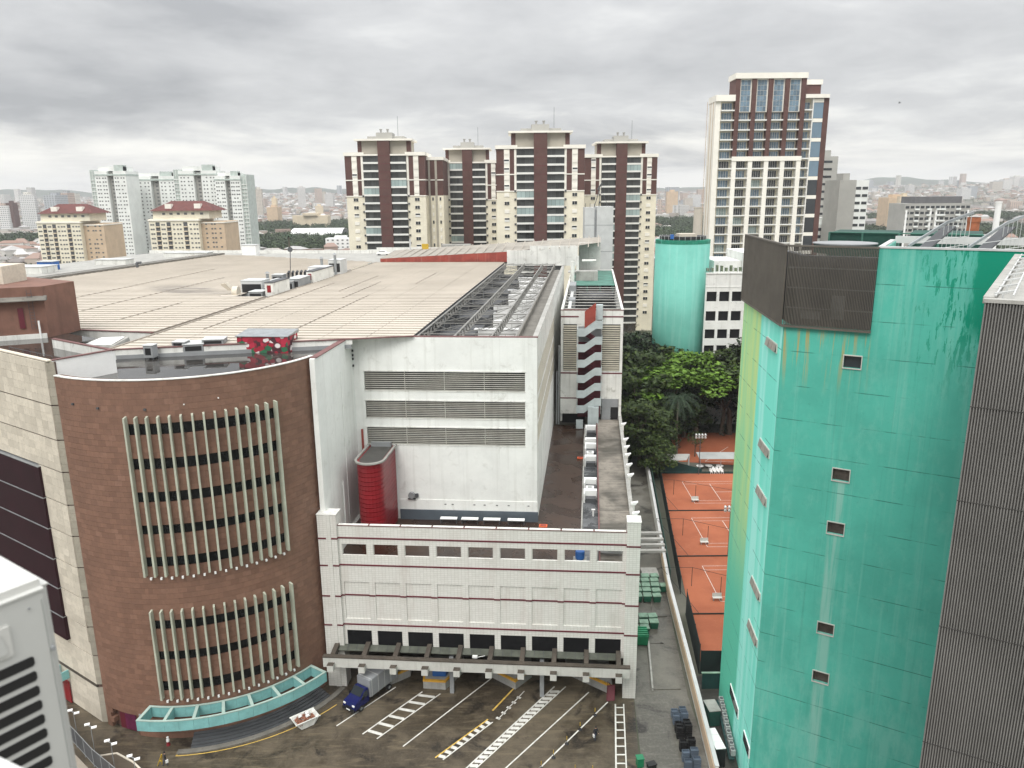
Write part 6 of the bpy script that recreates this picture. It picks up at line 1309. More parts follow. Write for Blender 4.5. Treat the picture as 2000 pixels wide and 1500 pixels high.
# ================================================================== SERVICE ALLEY: bins, crates, containers
def wheelie(x, y, rz, label, group='dark green wheelie bins in the alley'):
    t = thing('wheelie_bin', label, 'bin', (x, y, 0), group); X = Matrix.Translation((x, y, 0)) @ Matrix.Rotation(R(rz), 4, 'Z')
    m = MB(X); m.hexa([(-.5, -.42, .12), (.5, -.42, .12), (.5, .42, .12), (-.5, .42, .12)], [(-.62, -.52, 1.1), (.62, -.52, 1.1), (.62, .52, 1.1), (-.62, .52, 1.1)]); m.build('body', 'green_bin', t, bevel=.03)
    m = MB(X); m.hexa([(-.66, -.56, 1.1), (.66, -.56, 1.1), (.66, .56, 1.12), (-.66, .56, 1.12)], [(-.62, -.5, 1.2), (.62, -.5, 1.2), (.62, .5, 1.26), (-.62, .5, 1.26)]); m.build('lid', 'bin_lid', t, bevel=.03)
    m = MB(X)
    for dx in (-.45, .45): m.tube((dx - .05, -.35, .1), (dx + .05, -.35, .1), .1, 8); m.tube((dx - .05, .35, .1), (dx + .05, .35, .1), .1, 8)
    m.build('wheel', 'tyre', t); return t
w0 = None; rows_ = [(110.6, 17.9, 4), (109.1, 17.7, 4), (107.6, 17.5, 5), (106.0, 17.4, 4), (104.4, 17.2, 4), (98.6, 17.0, 3), (97.1, 16.85, 3), (95.6, 16.8, 2)]
for y, x, n in rows_:
    for i in range(n):
        p = (x + i * 1.42 + random.uniform(-.06, .06), y + random.uniform(-.1, .1) - i * .05, 0)
        if w0 is None: w0 = wheelie(*p[:2], random.uniform(-4, 4), 'green wheelie bin with pale lid packed among the rows in the alley')
        else: dup(w0, p, None, R(random.uniform(-4, 4)))
# dup() leaves children in local space, so the first bin is its own template
sk_ = thing('waste_container', 'bright green waste container in front of the wheelie bins', 'container', (17.2, 93.4, 0)); m = MB(); m.hexa([(16.5, 92.6, .2), (18.1, 92.5, .2), (18.2, 94.6, .2), (16.6, 94.7, .2)], [(16.4, 92.4, 1.7), (18.2, 92.3, 1.7), (18.3, 94.8, 1.7), (16.5, 94.9, 1.7)]); m.build('body', 'bright_green', sk_, bevel=.04)
m = MB()
for k in range(5): m.beam((16.4 + k * .02, 92.6 + k * .5, 1.75), (18.25, 92.5 + k * .5, 1.75), .1, .1)
m.build('rim', 'bright_green', sk_)
pp = thing('pallet_stack', 'flat grey board lying on pallets behind the wheelie bins', 'pallet', (21.8, 112.6, 0)); m = MB(); m.box(20.6, 23.2, 111.4, 114, .5, .62); m.build('board', 'concrete', pp); m = MB(); m.box(20.7, 23.1, 111.5, 111.7, 0, .5); m.box(20.7, 23.1, 113.7, 113.9, 0, .5); m.build('bearer', 'trunk', pp)
for i, y in enumerate((115.5, 117.6, 119.8, 122.2)): m = MB(); m.box(18.6 + i * .12, 25.0 + i * .2, y - .35, y + .35, 2.6, 3.0); o = m.build('alley_beam', 'concrete'); tag(o, ['concrete beam spanning the alley, nearest of four', 'concrete beam spanning the alley, second nearest', 'concrete beam spanning the alley, third nearest', 'concrete beam spanning the alley, farthest of four'][i], 'beam', 'concrete beams across the alley')
def crate_stack(x, y, n, mat, label):
    t = thing('crate_stack', label, 'crates', (x, y, 0)); 
    for k in range(n):
        m = MB(); z = k * .3
        for a, b, c, d in ((-.4, .4, -.3, -.27), (-.4, .4, .27, .3), (-.4, -.37, -.27, .27), (.37, .4, -.27, .27)): m.box(x + a, x + b, y + c, y + d, z + .02, z + .28)
        m.box(x - .37, x + .37, y - .27, y + .27, z + .02, z + .05); m.build('crate', mat, t)
ORD = ['nearest the camera', 'second nearest', 'third nearest', 'fourth nearest', 'third farthest', 'second farthest', 'farthest']
for k, (y, mat, n) in enumerate(((69.6, 'crate_blue', 4), (71.0, 'crate_blue', 4), (72.6, 'black', 4), (74.6, 'black', 5), (75.6, 'black', 4), (77.0, 'crate_blue', 4), (78.2, 'crate_blue', 3))):
    for x in (18.45, 19.35): crate_stack(x + (y - 70) * .04, y, n + (x > 19), mat, ('blue grey' if mat == 'crate_blue' else 'black') + ' crate stack ' + ('one off' if x < 19 else 'right against') + ' the white alley wall, ' + ORD[k])
gb = cab('small_bin', 'small green bin standing alone on the near alley paving', 'bin', 13.4, 70.3, .7, .7, 1.0, 'bright_green', 'bright_green', 0, 8); bb_ = cab('bag_pile', 'low black bag of rubbish beside the small green bin', 'rubbish bag', 14.6, 70.0, .9, .6, .45, 'black', 'black', 0, 20)
# ================================================================== THE YARD: lorry, skip, people, posts
tx = Vector((-2.26, -3.38)).normalized(); ang = math.atan2(tx.y, tx.x)
TR = Matrix.Translation((-17.55, 82.6, 0)) @ Matrix.Rotation(ang, 4, 'Z')   # x forward
tk = thing('box_lorry', 'dark blue cab lorry with grey box body backed under the canopy', 'lorry', (-17.55, 82.6, 0))
m = MB(TR); m.box(-3.6, 1.35, -1.08, 1.08, .95, 3.25); m.build('cargo_box', 'truck_box', tk, bevel=.05)
m = MB(TR)
for x in (-3.4, -2.3, -1.2, -.1, 1.0): m.box(x, x + .05, -1.1, 1.1, .95, 3.27)
m.build('box_rib', 'light_grey', tk)
cab_ = [(1.45, .55), (1.45, 2.35), (1.95, 2.42), (2.75, 1.72), (3.75, 1.38), (3.95, 1.05), (3.98, .5)]
m = MB(TR); n = len(cab_); A = [m.pt((x, -1.0 + (.12 if z > 1.5 else 0), z)) for x, z in cab_]; Bq = [m.pt((x, 1.0 - (.12 if z > 1.5 else 0), z)) for x, z in cab_]
for i in range(n): j = (i + 1) % n; m.face([A[i], A[j], Bq[j], Bq[i]])
m.face(A[::-1]); m.face(Bq[:]); m.build('cab', 'navy_paint', tk, bevel=.06)
m = MB(TR); m.hexa([(2.76, -.78, 1.76), (2.76, .78, 1.76), (2.0, .74, 2.42), (2.0, -.74, 2.42)], [(2.80, -.78, 1.79), (2.80, .78, 1.79), (2.04, .74, 2.45), (2.04, -.74, 2.45)]); m.build('windscreen', 'dark_glass', tk)
for s in (-1, 1):
    m = MB(TR); m.hexa([(1.65, s * .985, 1.45), (2.85, s * .985, 1.45), (2.85, s * 1.01, 1.45), (1.65, s * 1.01, 1.45)], [(1.65, s * .89, 2.15), (2.2, s * .89, 2.15), (2.2, s * .92, 2.15), (1.65, s * .92, 2.15)]); m.build('side_window', 'dark_glass', tk)
    m = MB(TR); m.box(3.6, 3.93, s * .72 - .2, s * .72 + .2, 1.02, 1.24); m.build('headlight', 'white_plastic', tk, bevel=.03)
    m = MB(TR); m.box(2.5, 2.7, s * 1.12 - .08, s * 1.12 + .08, 1.5, 1.85); m.build('mirror', 'black', tk)
    for x in (2.9, -2.0):
        m = MB(TR); m.tube((x, s * .78, .38), (x, s * 1.04, .38), .38, 16); w = m.build('wheel', 'tyre', tk); m = MB(TR); m.tube((x, s * 1.0, .38), (x, s * 1.05, .38), .2, 12); m.build('rim', 'galv', w)
m = MB(TR); m.box(3.9, 4.06, -.95, .95, .42, .78); m.build('bumper', 'black', tk); m = MB(TR); m.box(4.06, 4.08, -.3, .3, .52, .68); m.build('number_plate', 'white_plastic', tk); m = MB(TR); m.box(-3.6, 3.4, -.5, .5, .55, .9); m.build('chassis', 'black', tk); m = MB(TR); m.box(3.86, 3.97, -.5, .5, .82, 1.0); m.build('grille', 'black', tk)
# rubble skip
SKX = Matrix.Translation((-24.4, 77.3, 0)) @ Matrix.Rotation(R(38), 4, 'Z')
sp_ = thing('rubble_skip', 'white steel skip heaped with rubble in the yard', 'skip', (-24.4, 77.3, 0))
def skp(w, d, wt, dt, h, z0=.1): return [(-w, -d, z0), (w, -d, z0), (w, d, z0), (-w, d, z0)], [(-wt, -dt, h), (wt, -dt, h), (wt, dt, h), (-wt, dt, h)]
b, t_ = skp(.75, .7, 1.45, .85, 1.1); b2, t2 = skp(.7, .65, 1.38, .78, 1.1, .4); m = MB(SKX); i = [m.pt(p) for p in b + t_ + b2 + t2]
for q in ((0, 1, 5, 4), (1, 2, 6, 5), (2, 3, 7, 6), (3, 0, 4, 7), (3, 2, 1, 0)): m.face([i[k] for k in q])
for q in ((8, 12, 13, 9), (9, 13, 14, 10), (10, 14, 15, 11), (11, 15, 12, 8), (8, 9, 10, 11)): m.face([i[k] for k in q])
for k in range(4): m.face([i[4 + k], i[4 + (k + 1) % 4], i[12 + (k + 1) % 4], i[12 + k]])
m.build('body', 'stained_white', sp_)
m = MB(SKX); m.beam((-1.5, -.9, 1.1), (1.5, -.9, 1.1), .1, .1); m.beam((-1.5, .9, 1.1), (1.5, .9, 1.1), .1, .1)
for x in (-.6, .0, .6): m.beam((x, -.74, .15), (x * 1.6, -.9, 1.05), .08, .06)
m.build('rim', 'stained_white', sp_)
m = MB(SKX)
for k in range(70):
    x, y = random.uniform(-1.1, 1.1), random.uniform(-.65, .65); z = .75 + .55 * (1 - abs(x) / 1.3) * random.uniform(.6, 1.1); s = random.uniform(.08, .22); v = [Vector((random.uniform(-s, s), random.uniform(-s, s), random.uniform(-s, s) * .6)) for _ in range(4)]; c = Vector((x, y, z)); m.poly([c + v[0], c + v[1], c + v[2]]); m.poly([c + v[0], c + v[2], c + v[3]]); m.poly([c + v[1], c + v[2], c + v[3]]); m.box(x - s, x + s * .7, y - s, y + s * .5, z - s, z - s * .3)
o = m.build('rubble_heap', 'rubble'); o['kind'] = 'stuff'; o['label'] = 'broken brick and plaster heaped in the white skip'
m = MB(SKX)
for k, (x, y, z) in enumerate(((-.5, .2, 1.25), (.3, .1, 1.42), (.2, -.3, 1.3))): m.hexa([(x - .25, y - .2, z), (x + .2, y - .22, z + .05), (x + .25, y + .2, z), (x - .2, y + .15, z - .05)], [(x - .2, y - .15, z + .15), (x + .15, y - .2, z + .2), (x + .2, y + .15, z + .12), (x - .2, y + .12, z + .14)])
tag(m.build('rubbish_sack', 'white_plastic'), 'white sacks on top of the rubble in the skip', 'sacks')
# person walking in the yard
def person(x, y, rz, label):
    t = thing('person', label, 'person', (x, y, 0)); X = Matrix.Translation((x, y, 0)) @ Matrix.Rotation(R(rz), 4, 'Z')
    V = [(0, 0, .93), (0, .0, 1.15), (0, .01, 1.38), (0, .0, 1.50), (0, -.02, 1.58), (-.10, 0, .90), (-.11, -.12, .50), (-.11, -.10, .08), (-.11, -.24, .04), (.10, 0, .90), (.11, .12, .50), (.11, .28, .10), (.11, .18, .04), (-.19, 0, 1.40), (-.25, .06, 1.13), (-.24, -.06, .90), (-.24, -.1, .82), (.19, 0, 1.40), (.26, -.02, 1.13), (.27, -.14, .92), (.27, -.18, .84), (0, -.02, 1.70)]
    E = [(0, 1), (1, 2), (2, 3), (3, 4), (4, 21), (0, 5), (5, 6), (6, 7), (7, 8), (0, 9), (9, 10), (10, 11), (11, 12), (2, 13), (13, 14), (14, 15), (15, 16), (2, 17), (17, 18), (18, 19), (19, 20)]
    rr = [.14, .135, .16, .07, .075, .095, .07, .05, .045, .095, .07, .05, .045, .065, .05, .04, .045, .065, .05, .04, .045, .085]
    me = bpy.data.meshes.new('body'); me.from_pydata(V, E, []); o = bpy.data.objects.new('body', me); COL.objects.link(o)
    md = o.modifiers.new('skin', 'SKIN'); sv = me.skin_vertices[0].data
    for i, r in enumerate(rr): sv[i].radius = (r, r * (.75 if i < 3 else 1))
    sv[0].use_root = True; o.modifiers.new('sub', 'SUBSURF').levels = 2; o.modifiers['sub'].render_levels = 2
    dg = bpy.context.evaluated_depsgraph_get(); me2 = bpy.data.meshes.new_from_object(o.evaluated_get(dg)); bpy.data.objects.remove(o)
    for mn in ('cloth_dark', 'jeans', 'skin', 'black'): me2.materials.append(MATS[mn])
    for p in me2.polygons:
        z = p.center.z; xx = abs(p.center.x); p.material_index = 3 if z < .10 else 1 if (z < .95 and xx < .205) else 2 if (z > 1.5 or (z < .93 and xx > .2)) else 0; p.use_smooth = True
    b = bpy.data.objects.new('body', me2); COL.objects.link(b); b.parent = t; t.rotation_euler = (0, 0, R(rz))
    m = MB(); m.lathe((0, .0, 1.62), [(.095, 0), (.108, .06), (.10, .13), (.05, .18), (.0, .19)], 12); h = m.build('hair', 'hair', None); h.parent = t
    m = MB(); m.box(-.34, -.22, -.22, .05, .5, .85); g = m.build('bag', 'white_plastic', None); g.parent = t
    return t
person(9.07, 74.35, 20, 'person in a dark top and jeans walking with a white bag across the yard')
# chain posts
M('post_yellow', (.55, .36, .03), .5, .1)
def cpost(x, y, label):
    t = thing('barrier_post', label, 'barrier post', (x, y, 0), 'black and yellow posts along the white line'); m = MB(); m.lathe((x, y, 0), [(.24, 0), (.24, .05), (.1, .12), (.04, .14)], 12); m.build('base', 'black', t); m = MB(); m.tube((x, y, .12), (x, y, .5), .035, 8); m.build('lower_pole', 'black', t); m = MB(); m.tube((x, y, .5), (x, y, 1.0), .035, 8); m.build('upper_pole', 'post_yellow', t); return t
for (x, y), lab in zip(((9.46, 78.54), (7.48, 76.07), (5.79, 73.73), (4.18, 71.58), (2.77, 69.9), (6.35, 69.3), (8.2, 69.2)), ('black and yellow post on the white line, nearest the dock', 'black and yellow post on the white line, second from the dock', 'black and yellow post on the white line, third from the dock', 'black and yellow post on the white line, fourth from the dock', 'black and yellow post on the white line, at the photo bottom', 'black and yellow post off the line below the walking person, left', 'black and yellow post off the line below the walking person, right')): cpost(x, y, lab)
# hydrant, twin lamps, fence and planter at the lower left
hy = thing('hydrant', 'red and white hydrant standing by the foot of the curved wall', 'hydrant', (-39.0, 74.1, 0)); m = MB(); m.lathe((-39.0, 74.1, 0), [(.22, 0), (.22, .12), (.17, .15), (.17, .5)], 10); m.build('barrel', 'red_tile', hy); m = MB(); m.lathe((-39, 74.1, .5), [(.18, 0), (.18, .25), (.11, .35), (.11, .5), (.14, .55), (.0, .65)], 10); m.build('bonnet', 'white_plastic', hy)
def twin_lamp(x, y, label):
    t = thing('lamp_post', label, 'lamp post', (x, y, 0), 'twin headed lamp posts'); m = MB(); m.tube((x, y, 0), (x, y, 4.0), .035, 6); m.build('pole', 'mid_grey', t); m = MB(); m.beam((x - .55, y + .25, 4.0), (x + .55, y - .25, 4.0), .06, .06); m.build('arm', 'mid_grey', t)
    for s in (-1, 1): m = MB(Matrix.Translation((x + s * .5, y - s * .23, 4.03)) @ Matrix.Rotation(R(25), 4, 'Z')); m.box(-.26, .26, -.16, .16, 0, .1); m.build('lamp_head', 'white_emit_less', t)
for x, y, l in ((-49.4, 74.6, 'twin headed white lamp post nearest the stone wing'), (-46.2, 72.2, 'twin headed white lamp post second from the stone wing'), (-42.7, 69.6, 'twin headed white lamp post third from the stone wing'), (-39.2, 67.3, 'twin headed white lamp post farthest from the stone wing, by the cyclist')): twin_lamp(x, y, l)
person(-37.9, 70.9, 130, 'person in dark clothes standing by the yellow equipment near the lamp posts')
hs = thing('pole_hand_truck', 'small yellow tool frame leaning beside the standing person', 'tool frame', (-38.5, 71.0, 0)); m = MB(); m.tube((-38.4, 71.1, 0), (-38.1, 70.7, 1.6), .05, 6); m.tube((-38.8, 70.9, 0), (-38.1, 70.7, 1.6), .05, 6); m.beam((-38.6, 71.0, .5), (-38.3, 70.9, .6), .2, .05); m.build('frame', 'post_yellow', hs)
hs.name = 'tool_frame'
fp = [(-53, 77), (-49.1, 73.8), (-45.6, 70.8), (-42.6, 68.6), (-40, 66.7), (-37, 64.8)]
ft = thing('street_fence', 'dark mesh fence curving along the pavement at the lower left', 'fence', (-50, 71, 0)); m = MB(); m.wall(fp, .3, 2.3, .04); m.build('mesh', 'dark_grey', ft); m = MB()
for p, q in zip(fp, fp[1:]):
    for z in (.3, 2.3): m.beam((*p, z), (*q, z), .06, .06)
m.build('rail', 'galv', ft)
for p, q in zip(fp, fp[1:]):
    for k in range(2): c = Vector(p).lerp(Vector(q), k / 2); m = MB(); m.tube((c.x, c.y, 0), (c.x, c.y, 2.4), .05, 6); m.build('post', 'mid_grey', ft)
m = MB(); pts = [(-46.3, 72.3), (-44.1, 72.8), (-41.6, 71.4), (-39.9, 70.0), (-38.2, 67), (-40.2, 67.3), (-42.6, 69.2), (-45.4, 71.4)]; m.prism(pts, 0, .12); struct(m.build('planting_bed', 'soil'))
m = MB(); m.wall(pts + pts[:1], 0, .2, -.2); struct(m.build('bed_kerb', 'beige_stone'))
m = MB(); m.prism([(-50.5, 72.6), (-49, 72.9), (-46.2, 70.6), (-43.2, 67.6), (-44.5, 66), (-47, 68.6)], 0, .1); struct(m.build('footpath', 'beige_joint'))
m = MB()
for i in range(18): leaf_cloud(m, (-50.3 + random.gauss(0, .5), 69.6 + random.gauss(0, .5), random.uniform(.3, 1.4)), .5, .5, 20, .15)
tag(m.build('shrub', 'leaf_light'), 'small bright shrub behind the dark mesh fence', 'shrub')
# low teal porch and red door on the far side of the stone wing
tp = thing('teal_porch', 'small teal porch frame with red door beyond the stone wing corner', 'porch', WP(8, -.8)); m = MB(WMx)
for s0, s1, n0, n1 in ((6.3, 11, -1.6, -1.45), (6.3, 6.45, -1.45, -.1), (8.2, 8.35, -1.45, -.1)): m.box(s0, s1, n0, n1, 3.6, 4.7)
m.build('frame', 'teal_paint', tp); m = MB(WMx); m.box(6.6, 8.6, -.25, -.1, .1, 3.0); m.build('door', 'red_tile', tp)
# ================================================================== ROOFTOP PLANT
def hvac(name, label, p, w, d, h, mat='mid_grey', rz=FA, open_=True, legs=0):
    t = thing(name, label, 'air handler', p, 'rooftop machines of the shopping hall'); X = Matrix.Translation(p) @ Matrix.Rotation(rz, 4, 'Z')
    m = MB(X); m.box(-w / 2, w / 2, -d / 2, d / 2, legs, legs + h); m.build('casing', mat, t, bevel=.06)
    if open_: m = MB(X); m.box(-w / 2 + .25, w / 2 - .25, -d / 2 - .04, -d / 2 - .001, legs + h * .25, legs + h * .8); m.build('intake', 'black', t)
    m = MB(X); m.box(-w / 2 - .05, w / 2 + .05, -d / 2 - .05, d / 2 + .05, legs + h, legs + h + .08); m.build('lid', 'light_grey', t)
    if legs:
        m = MB(X)
        for x in (-w / 2 + .1, w / 2 - .1):
            for y in (-d / 2 + .1, d / 2 - .1): m.box(x - .05, x + .05, y - .05, y + .05, 0, legs)
        m.build('leg', 'dark_grey', t)
    return t
hvac('air_handler', 'grey boxy machine at the near tip of the roof gap', B(-54.5, 41, 41.2), 2.6, 3.2, 1.5, 'mid_grey'); hvac('air_handler', 'white topped machine behind the near corner of the roof gap', B(-57.2, 46, 41.2), 4.2, 4, 3.0, 'light_grey'); hvac('air_handler', 'long dark machine in the middle of the roof gap', B(-55, 55, 41.2), 5.5, 6, 2.0, 'mid_grey')
hvac('air_handler', 'big rounded grey machine between the two white walls in the roof gap', B(-52.6, 56.2, 41.2), 2.6, 7, 2.4, 'mid_grey'); hvac('air_handler', 'white machine at the far end of the roof gap', B(-53.2, 71, 41.2), 4, 5, 3.2, 'clean_white'); hvac('air_handler', 'tall grey machine behind the second white wall of the roof gap', B(-52.2, 80, 41.6), 3, 5, 3.6, 'light_grey')
hvac('air_handler', 'low dark machine left of the long machine in the roof gap', B(-57.6, 51.5, 41.2), 2.2, 3, 1.6, 'dark_grey'); hvac('air_handler', 'small grey machine on the roof edge beside the round dish mast', B(-58.2, 60, 42.0), 2.4, 2.4, 1.8, 'mid_grey'); hvac('air_handler', 'narrow white machine between the duct bundle and the far machine', B(-53.4, 66, 41.2), 2.0, 2.6, 2.8, 'light_grey'); hvac('air_handler', 'dark machine tucked behind the first white wall box', B(-53.2, 44.5, 41.2), 1.8, 4.0, 1.9, 'dark_grey')
for i, (a, b, h) in enumerate(((-54.2, 75, 4.6), (-51.9, 77.5, 5.2), (-56, 49, 3.8))):
    t = thing('vent_stack', 'upright metal vent stack in the roof gap, ' + ['beside the far white machine', 'tallest, behind the second white wall box', 'nearest the fan housing'][i], 'vent stack', B(a, b, 41.2), 'vent stacks of the roof gap'); p = B(a, b, 41.2); m = MB(); m.tube(p, p + Vector((0, 0, h)), .32, 10); m.build('stack', 'galv', t); m = MB(); m.tube(p + Vector((0, 0, h + .15)), p + Vector((0, 0, h + .5)), .55, 10, .05); m.build('cowl', 'mid_grey', t)
t = thing('duct_cluster', 'bundle of curved dark duct pipes standing in the roof gap', 'ducts', B(-55, 62, 41.2)); 
for i in range(7): m = MB(); p = B(-57 + i * .75, 62 + i * .4, 41.2); m.tube(p, p + Vector((0, 0, 2.6)), .28, 8); m.tube(p + Vector((0, 0, 2.6)), p + Vector((.4, -.7, 3.0)), .28, 8); m.build('pipe', 'dark_grey', t)
t = thing('fan_unit', 'pale spiral fan housing at the left tip of the roof gap', 'fan', B(-59.6, 41.5, 41.2)); m = MB(); p = B(-59.6, 41.5, 42.4); m.tube(p, p + Vector((1.0, 0, 0)), 1.1, 14); m.build('housing', 'beige_stone', t); m = MB(); m.hexa([p + Vector(q) for q in ((-.8, -.6, .4), (0, -.6, .4), (0, .6, .4), (-.8, .6, .4))], [p + Vector(q) for q in ((-2, -1, 1.6), (-1, -1, 1.8), (-1, 1, 1.8), (-2, 1, 1.6))]); m.build('hood', 'beige_stone', t); m = MB(); m.box(p.x - .7, p.x + 1.2, p.y - .8, p.y + .8, 41.2, 41.6); m.build('base', 'dark_grey', t)
for a, b0_, b1_, lab in ((-51.6, 39.5, 47.5, 'white rendered wall box with red hatch at the near end of the roof gap'), (-51.4, 60, 73, 'white rendered wall box at the far end of the roof gap')):
    t = thing('shaft_house', lab, 'roof shaft', B(a, b0_, 41.2)); m = MB(FM); m.box(a - 1.0, a + .5, b0_, b1_, 41.2, 44.3); m.build('wall', 'stained_white', t); m = MB(FM); m.box(a - 1.1, a + .6, b0_ - .1, b1_ + .1, 44.3, 44.45); m.build('roof', 'dark_grey', t); m = MB(FM); m.box(a - .6, a + .1, b0_ - .05, b0_ - .002, 42.6, 43.9); m.build('hatch', 'red_tile', t)
t = thing('roof_antenna', 'thin mast with a round dish above the roof gap', 'antenna', B(-56, 62, 41.2)); m = MB(); p = B(-57, 63, 43); m.tube(p, p + Vector((.4, 0, 5.5)), .08, 6); m.build('mast', 'dark_grey', t); m = MB(); q = p + Vector((.4, 0, 5.7)); m.tube(q, q + Vector((0, -.12, .02)), .55, 14); m.build('dish', 'dark_grey', t)
# flower printed box, and units on the wet roof
fb = thing('printed_box', 'roof box wrapped in a red green and white flower print', 'roof box', B(-32.5, -4.2, 40.05)); m = MB(FM); m.box(-37.0, -30.6, -6.1, -2.6, 40.86, 42.9); m.build('wall', 'flower_print', fb); m = MB(FM); m.hexa([(-37.15, -6.25, 42.9), (-30.45, -6.25, 42.9), (-30.45, -2.4, 42.9), (-37.15, -2.4, 42.9)], [(-37.15, -6.25, 42.98), (-30.45, -6.25, 42.98), (-30.45, -2.4, 43.3), (-37.15, -2.4, 43.3)]); m.build('lid', 'galv', fb)
hvac('vent_unit', 'dark louvred unit standing on legs in the puddled roof, nearest the flower box', B(-42.2, -6.6, 40.85), 2.4, 2.8, 1.0, 'mid_grey', FA + .3, True, .35); hvac('vent_unit', 'small round headed vent standing in the roof puddle', B(-46.0, -10, 40.85), 1.2, 1.2, 1.5, 'mid_grey', FA, True, .2)
hvac('vent_unit', 'low grey unit on the roof edge above the white upstand, right of two', B(-40.0, -2.2 - 3.6, 42.0), 2.6, 2.2, .6, 'mid_grey', FA + .2); hvac('vent_unit', 'small low unit on the roof edge above the white upstand, left of two', B(-43.6, -7.3, 42.0), 1.6, 1.6, .5, 'mid_grey', FA)
sk2 = thing('skylight', 'sloping pale skylight box in the angle of the roofs', 'skylight', (-53.5, 99, 40.3)); m = MB(); m.hexa([(-56.5, 97.2, 40.25), (-51.8, 98.3, 40.25), (-51.0, 101.5, 40.25), (-55, 101, 40.25)], [(-56.3, 97.4, 41.0), (-52, 98.5, 41.0), (-51.2, 101.3, 41.7), (-54.8, 100.8, 41.7)]); m.build('frame', 'concrete', sk2); m = MB(); m.hexa([(-55.9, 97.9, 41.12), (-52.3, 98.8, 41.12), (-51.6, 101.0, 41.72), (-54.4, 100.5, 41.72)], [(-55.9, 97.9, 41.2), (-52.3, 98.8, 41.2), (-51.6, 101.0, 41.8), (-54.4, 100.5, 41.8)]); m.build('pane', 'white_plastic', sk2)
# sheds and oddments on the far roofs
k = 0
for (a, b), w, d, h, mat, lab in (((-136, 70), 9, 6, 2.0, 'clean_white', 'white shed on the far left roof, nearest the camera'), ((-134, 88), 10, 6, 1.7, 'stained_white', 'long stained shed on the far left roof'), ((-127, 112), 9, 4, 1.4, 'stained_white', 'wide pale shed below the red roofed blocks'), ((-119, 138), 14, 4, 1.3, 'stained_white', 'long low pale shed near the roof palm'), ((-135, 96), 4, 3, 2.2, 'blue_plastic', 'blue container on the far left roof'), ((-101.5, 144), 4.6, 3, 3.2, 'clean_white', 'pair of white curved vents at the back corner of the roof')):
    t = thing('roof_shed', lab, 'roof shed', B(a, b, 41.3)); m = MB(FM); m.box(a - w / 2, a + w / 2, b - d / 2, b + d / 2, 41.3, 41.3 + h); m.build('wall', mat, t); m = MB(FM); m.box(a - w / 2 - .2, a + w / 2 + .2, b - d / 2 - .2, b + d / 2 + .2, 41.3 + h, 41.45 + h); m.build('roof', 'light_grey', t)
t = thing('deck_parapet', 'low stained parapet along the back of the parking deck', 'wall', B(-60, 150, 41.3)); m = MB(FM); m.wall([(-140, 152), (-75, 150), (-10, 148)], 41.3, 42.3, .3); m.build('wall', 'stained_white', t); m = MB(FM); m.box(-62, -40, 149, 149.4, 41.3, 43.2); m.build('screen', 'stained_white', t); m = MB(FM); m.box(-40, -31, 144, 147, 41.3, 44.4); m.build('stair_house', 'concrete', t)
CV = [('white_plastic', 'white'), ('mid_grey', 'grey'), ('black', 'black'), ('galv', 'silver'), ('maroon', 'dark red')]
def car(x, y, rz, mat, label, z=0):
    t = thing('parked_car', label, 'car', (x, y, z), 'cars parked on the roof deck'); X = Matrix.Translation((x, y, z)) @ Matrix.Rotation(rz, 4, 'Z')
    m = MB(X); m.box(-2.1, 2.1, -.85, .85, .35, .85); m.hexa([(-1.6, -.8, .85), (1.1, -.8, .85), (1.1, .8, .85), (-1.6, .8, .85)], [(-1.1, -.65, 1.42), (.5, -.65, 1.42), (.5, .65, 1.42), (-1.1, .65, 1.42)]); m.build('body', mat, t, bevel=.08)
    m = MB(X); m.box(-1.2, .7, -.74, .74, .98, 1.3); m.build('window', 'dark_glass', t); m = MB(X)
    for wx in (-1.3, 1.35):
        for s in (-.8, .62): m.tube((wx, s, .33), (wx, s + .18, .33), .33, 10)
    m.build('wheel', 'tyre', t)
for i, (a, b) in enumerate(((-58, 142), (-54, 143), (-49, 143), (-44, 142), (-39, 138), (-35, 138), (-28, 132), (-24, 133))): p = B(a, b, 41.3); car(p.x, p.y, FB + 1.57 if i % 2 else FB, CV[i % 5][0], CV[i % 5][1] + ' car parked on the roof deck, number place ' + ['by the parapet screen', 'beside the first', 'third along', 'before the stair house', 'under the stair house', 'right of the stair house', 'behind the red fascia', 'at the right end of the row'][i], 41.3)
for x, lab, mt in ((-47, 'slim pale pole on the parking deck left of the yellow sign', 'light_grey'), (-42.5, 'yellow sign on a post on the parking deck', 'post_yellow')):
    p = B(x, 132, 41.3); t = thing('deck_sign' if 'sign on' in lab else 'deck_pole', lab, 'sign' if 'sign on' in lab else 'pole', p); m = MB(); m.tube(p, p + Vector((0, 0, 5.5 if mt == 'light_grey' else 2.2)), .25 if mt == 'light_grey' else .08, 8); m.build('post', 'light_grey', t)
    if mt == 'post_yellow': m = MB(); m.box(p.x - 1, p.x + 1, p.y - .1, p.y + .1, 43.4, 45.4); m.build('panel', 'post_yellow', t)
rp_ = thing('roof_palm', 'small palm standing above the far roof in front of the pale towers', 'palm', B(-101, 175, 38)); m = MB(); p = B(-101, 175, 36); m.tube(p, p + Vector((0, 0, 9)), .3, 6); m.build('trunk', 'palm_trunk', rp_); m = MB()
for i in range(14):
    a = i * 2.4; d = Vector((math.cos(a), math.sin(a), .5)); q = p + Vector((0, 0, 9)); s_ = d.cross(Vector((0, 0, 1))).normalized() * .45
    m.poly([q, q + d * 2 + s_, q + d * 4 - Vector((0, 0, 1.8)), q + d * 2 - s_])
m.build('crown', 'leaf_palm', rp_)
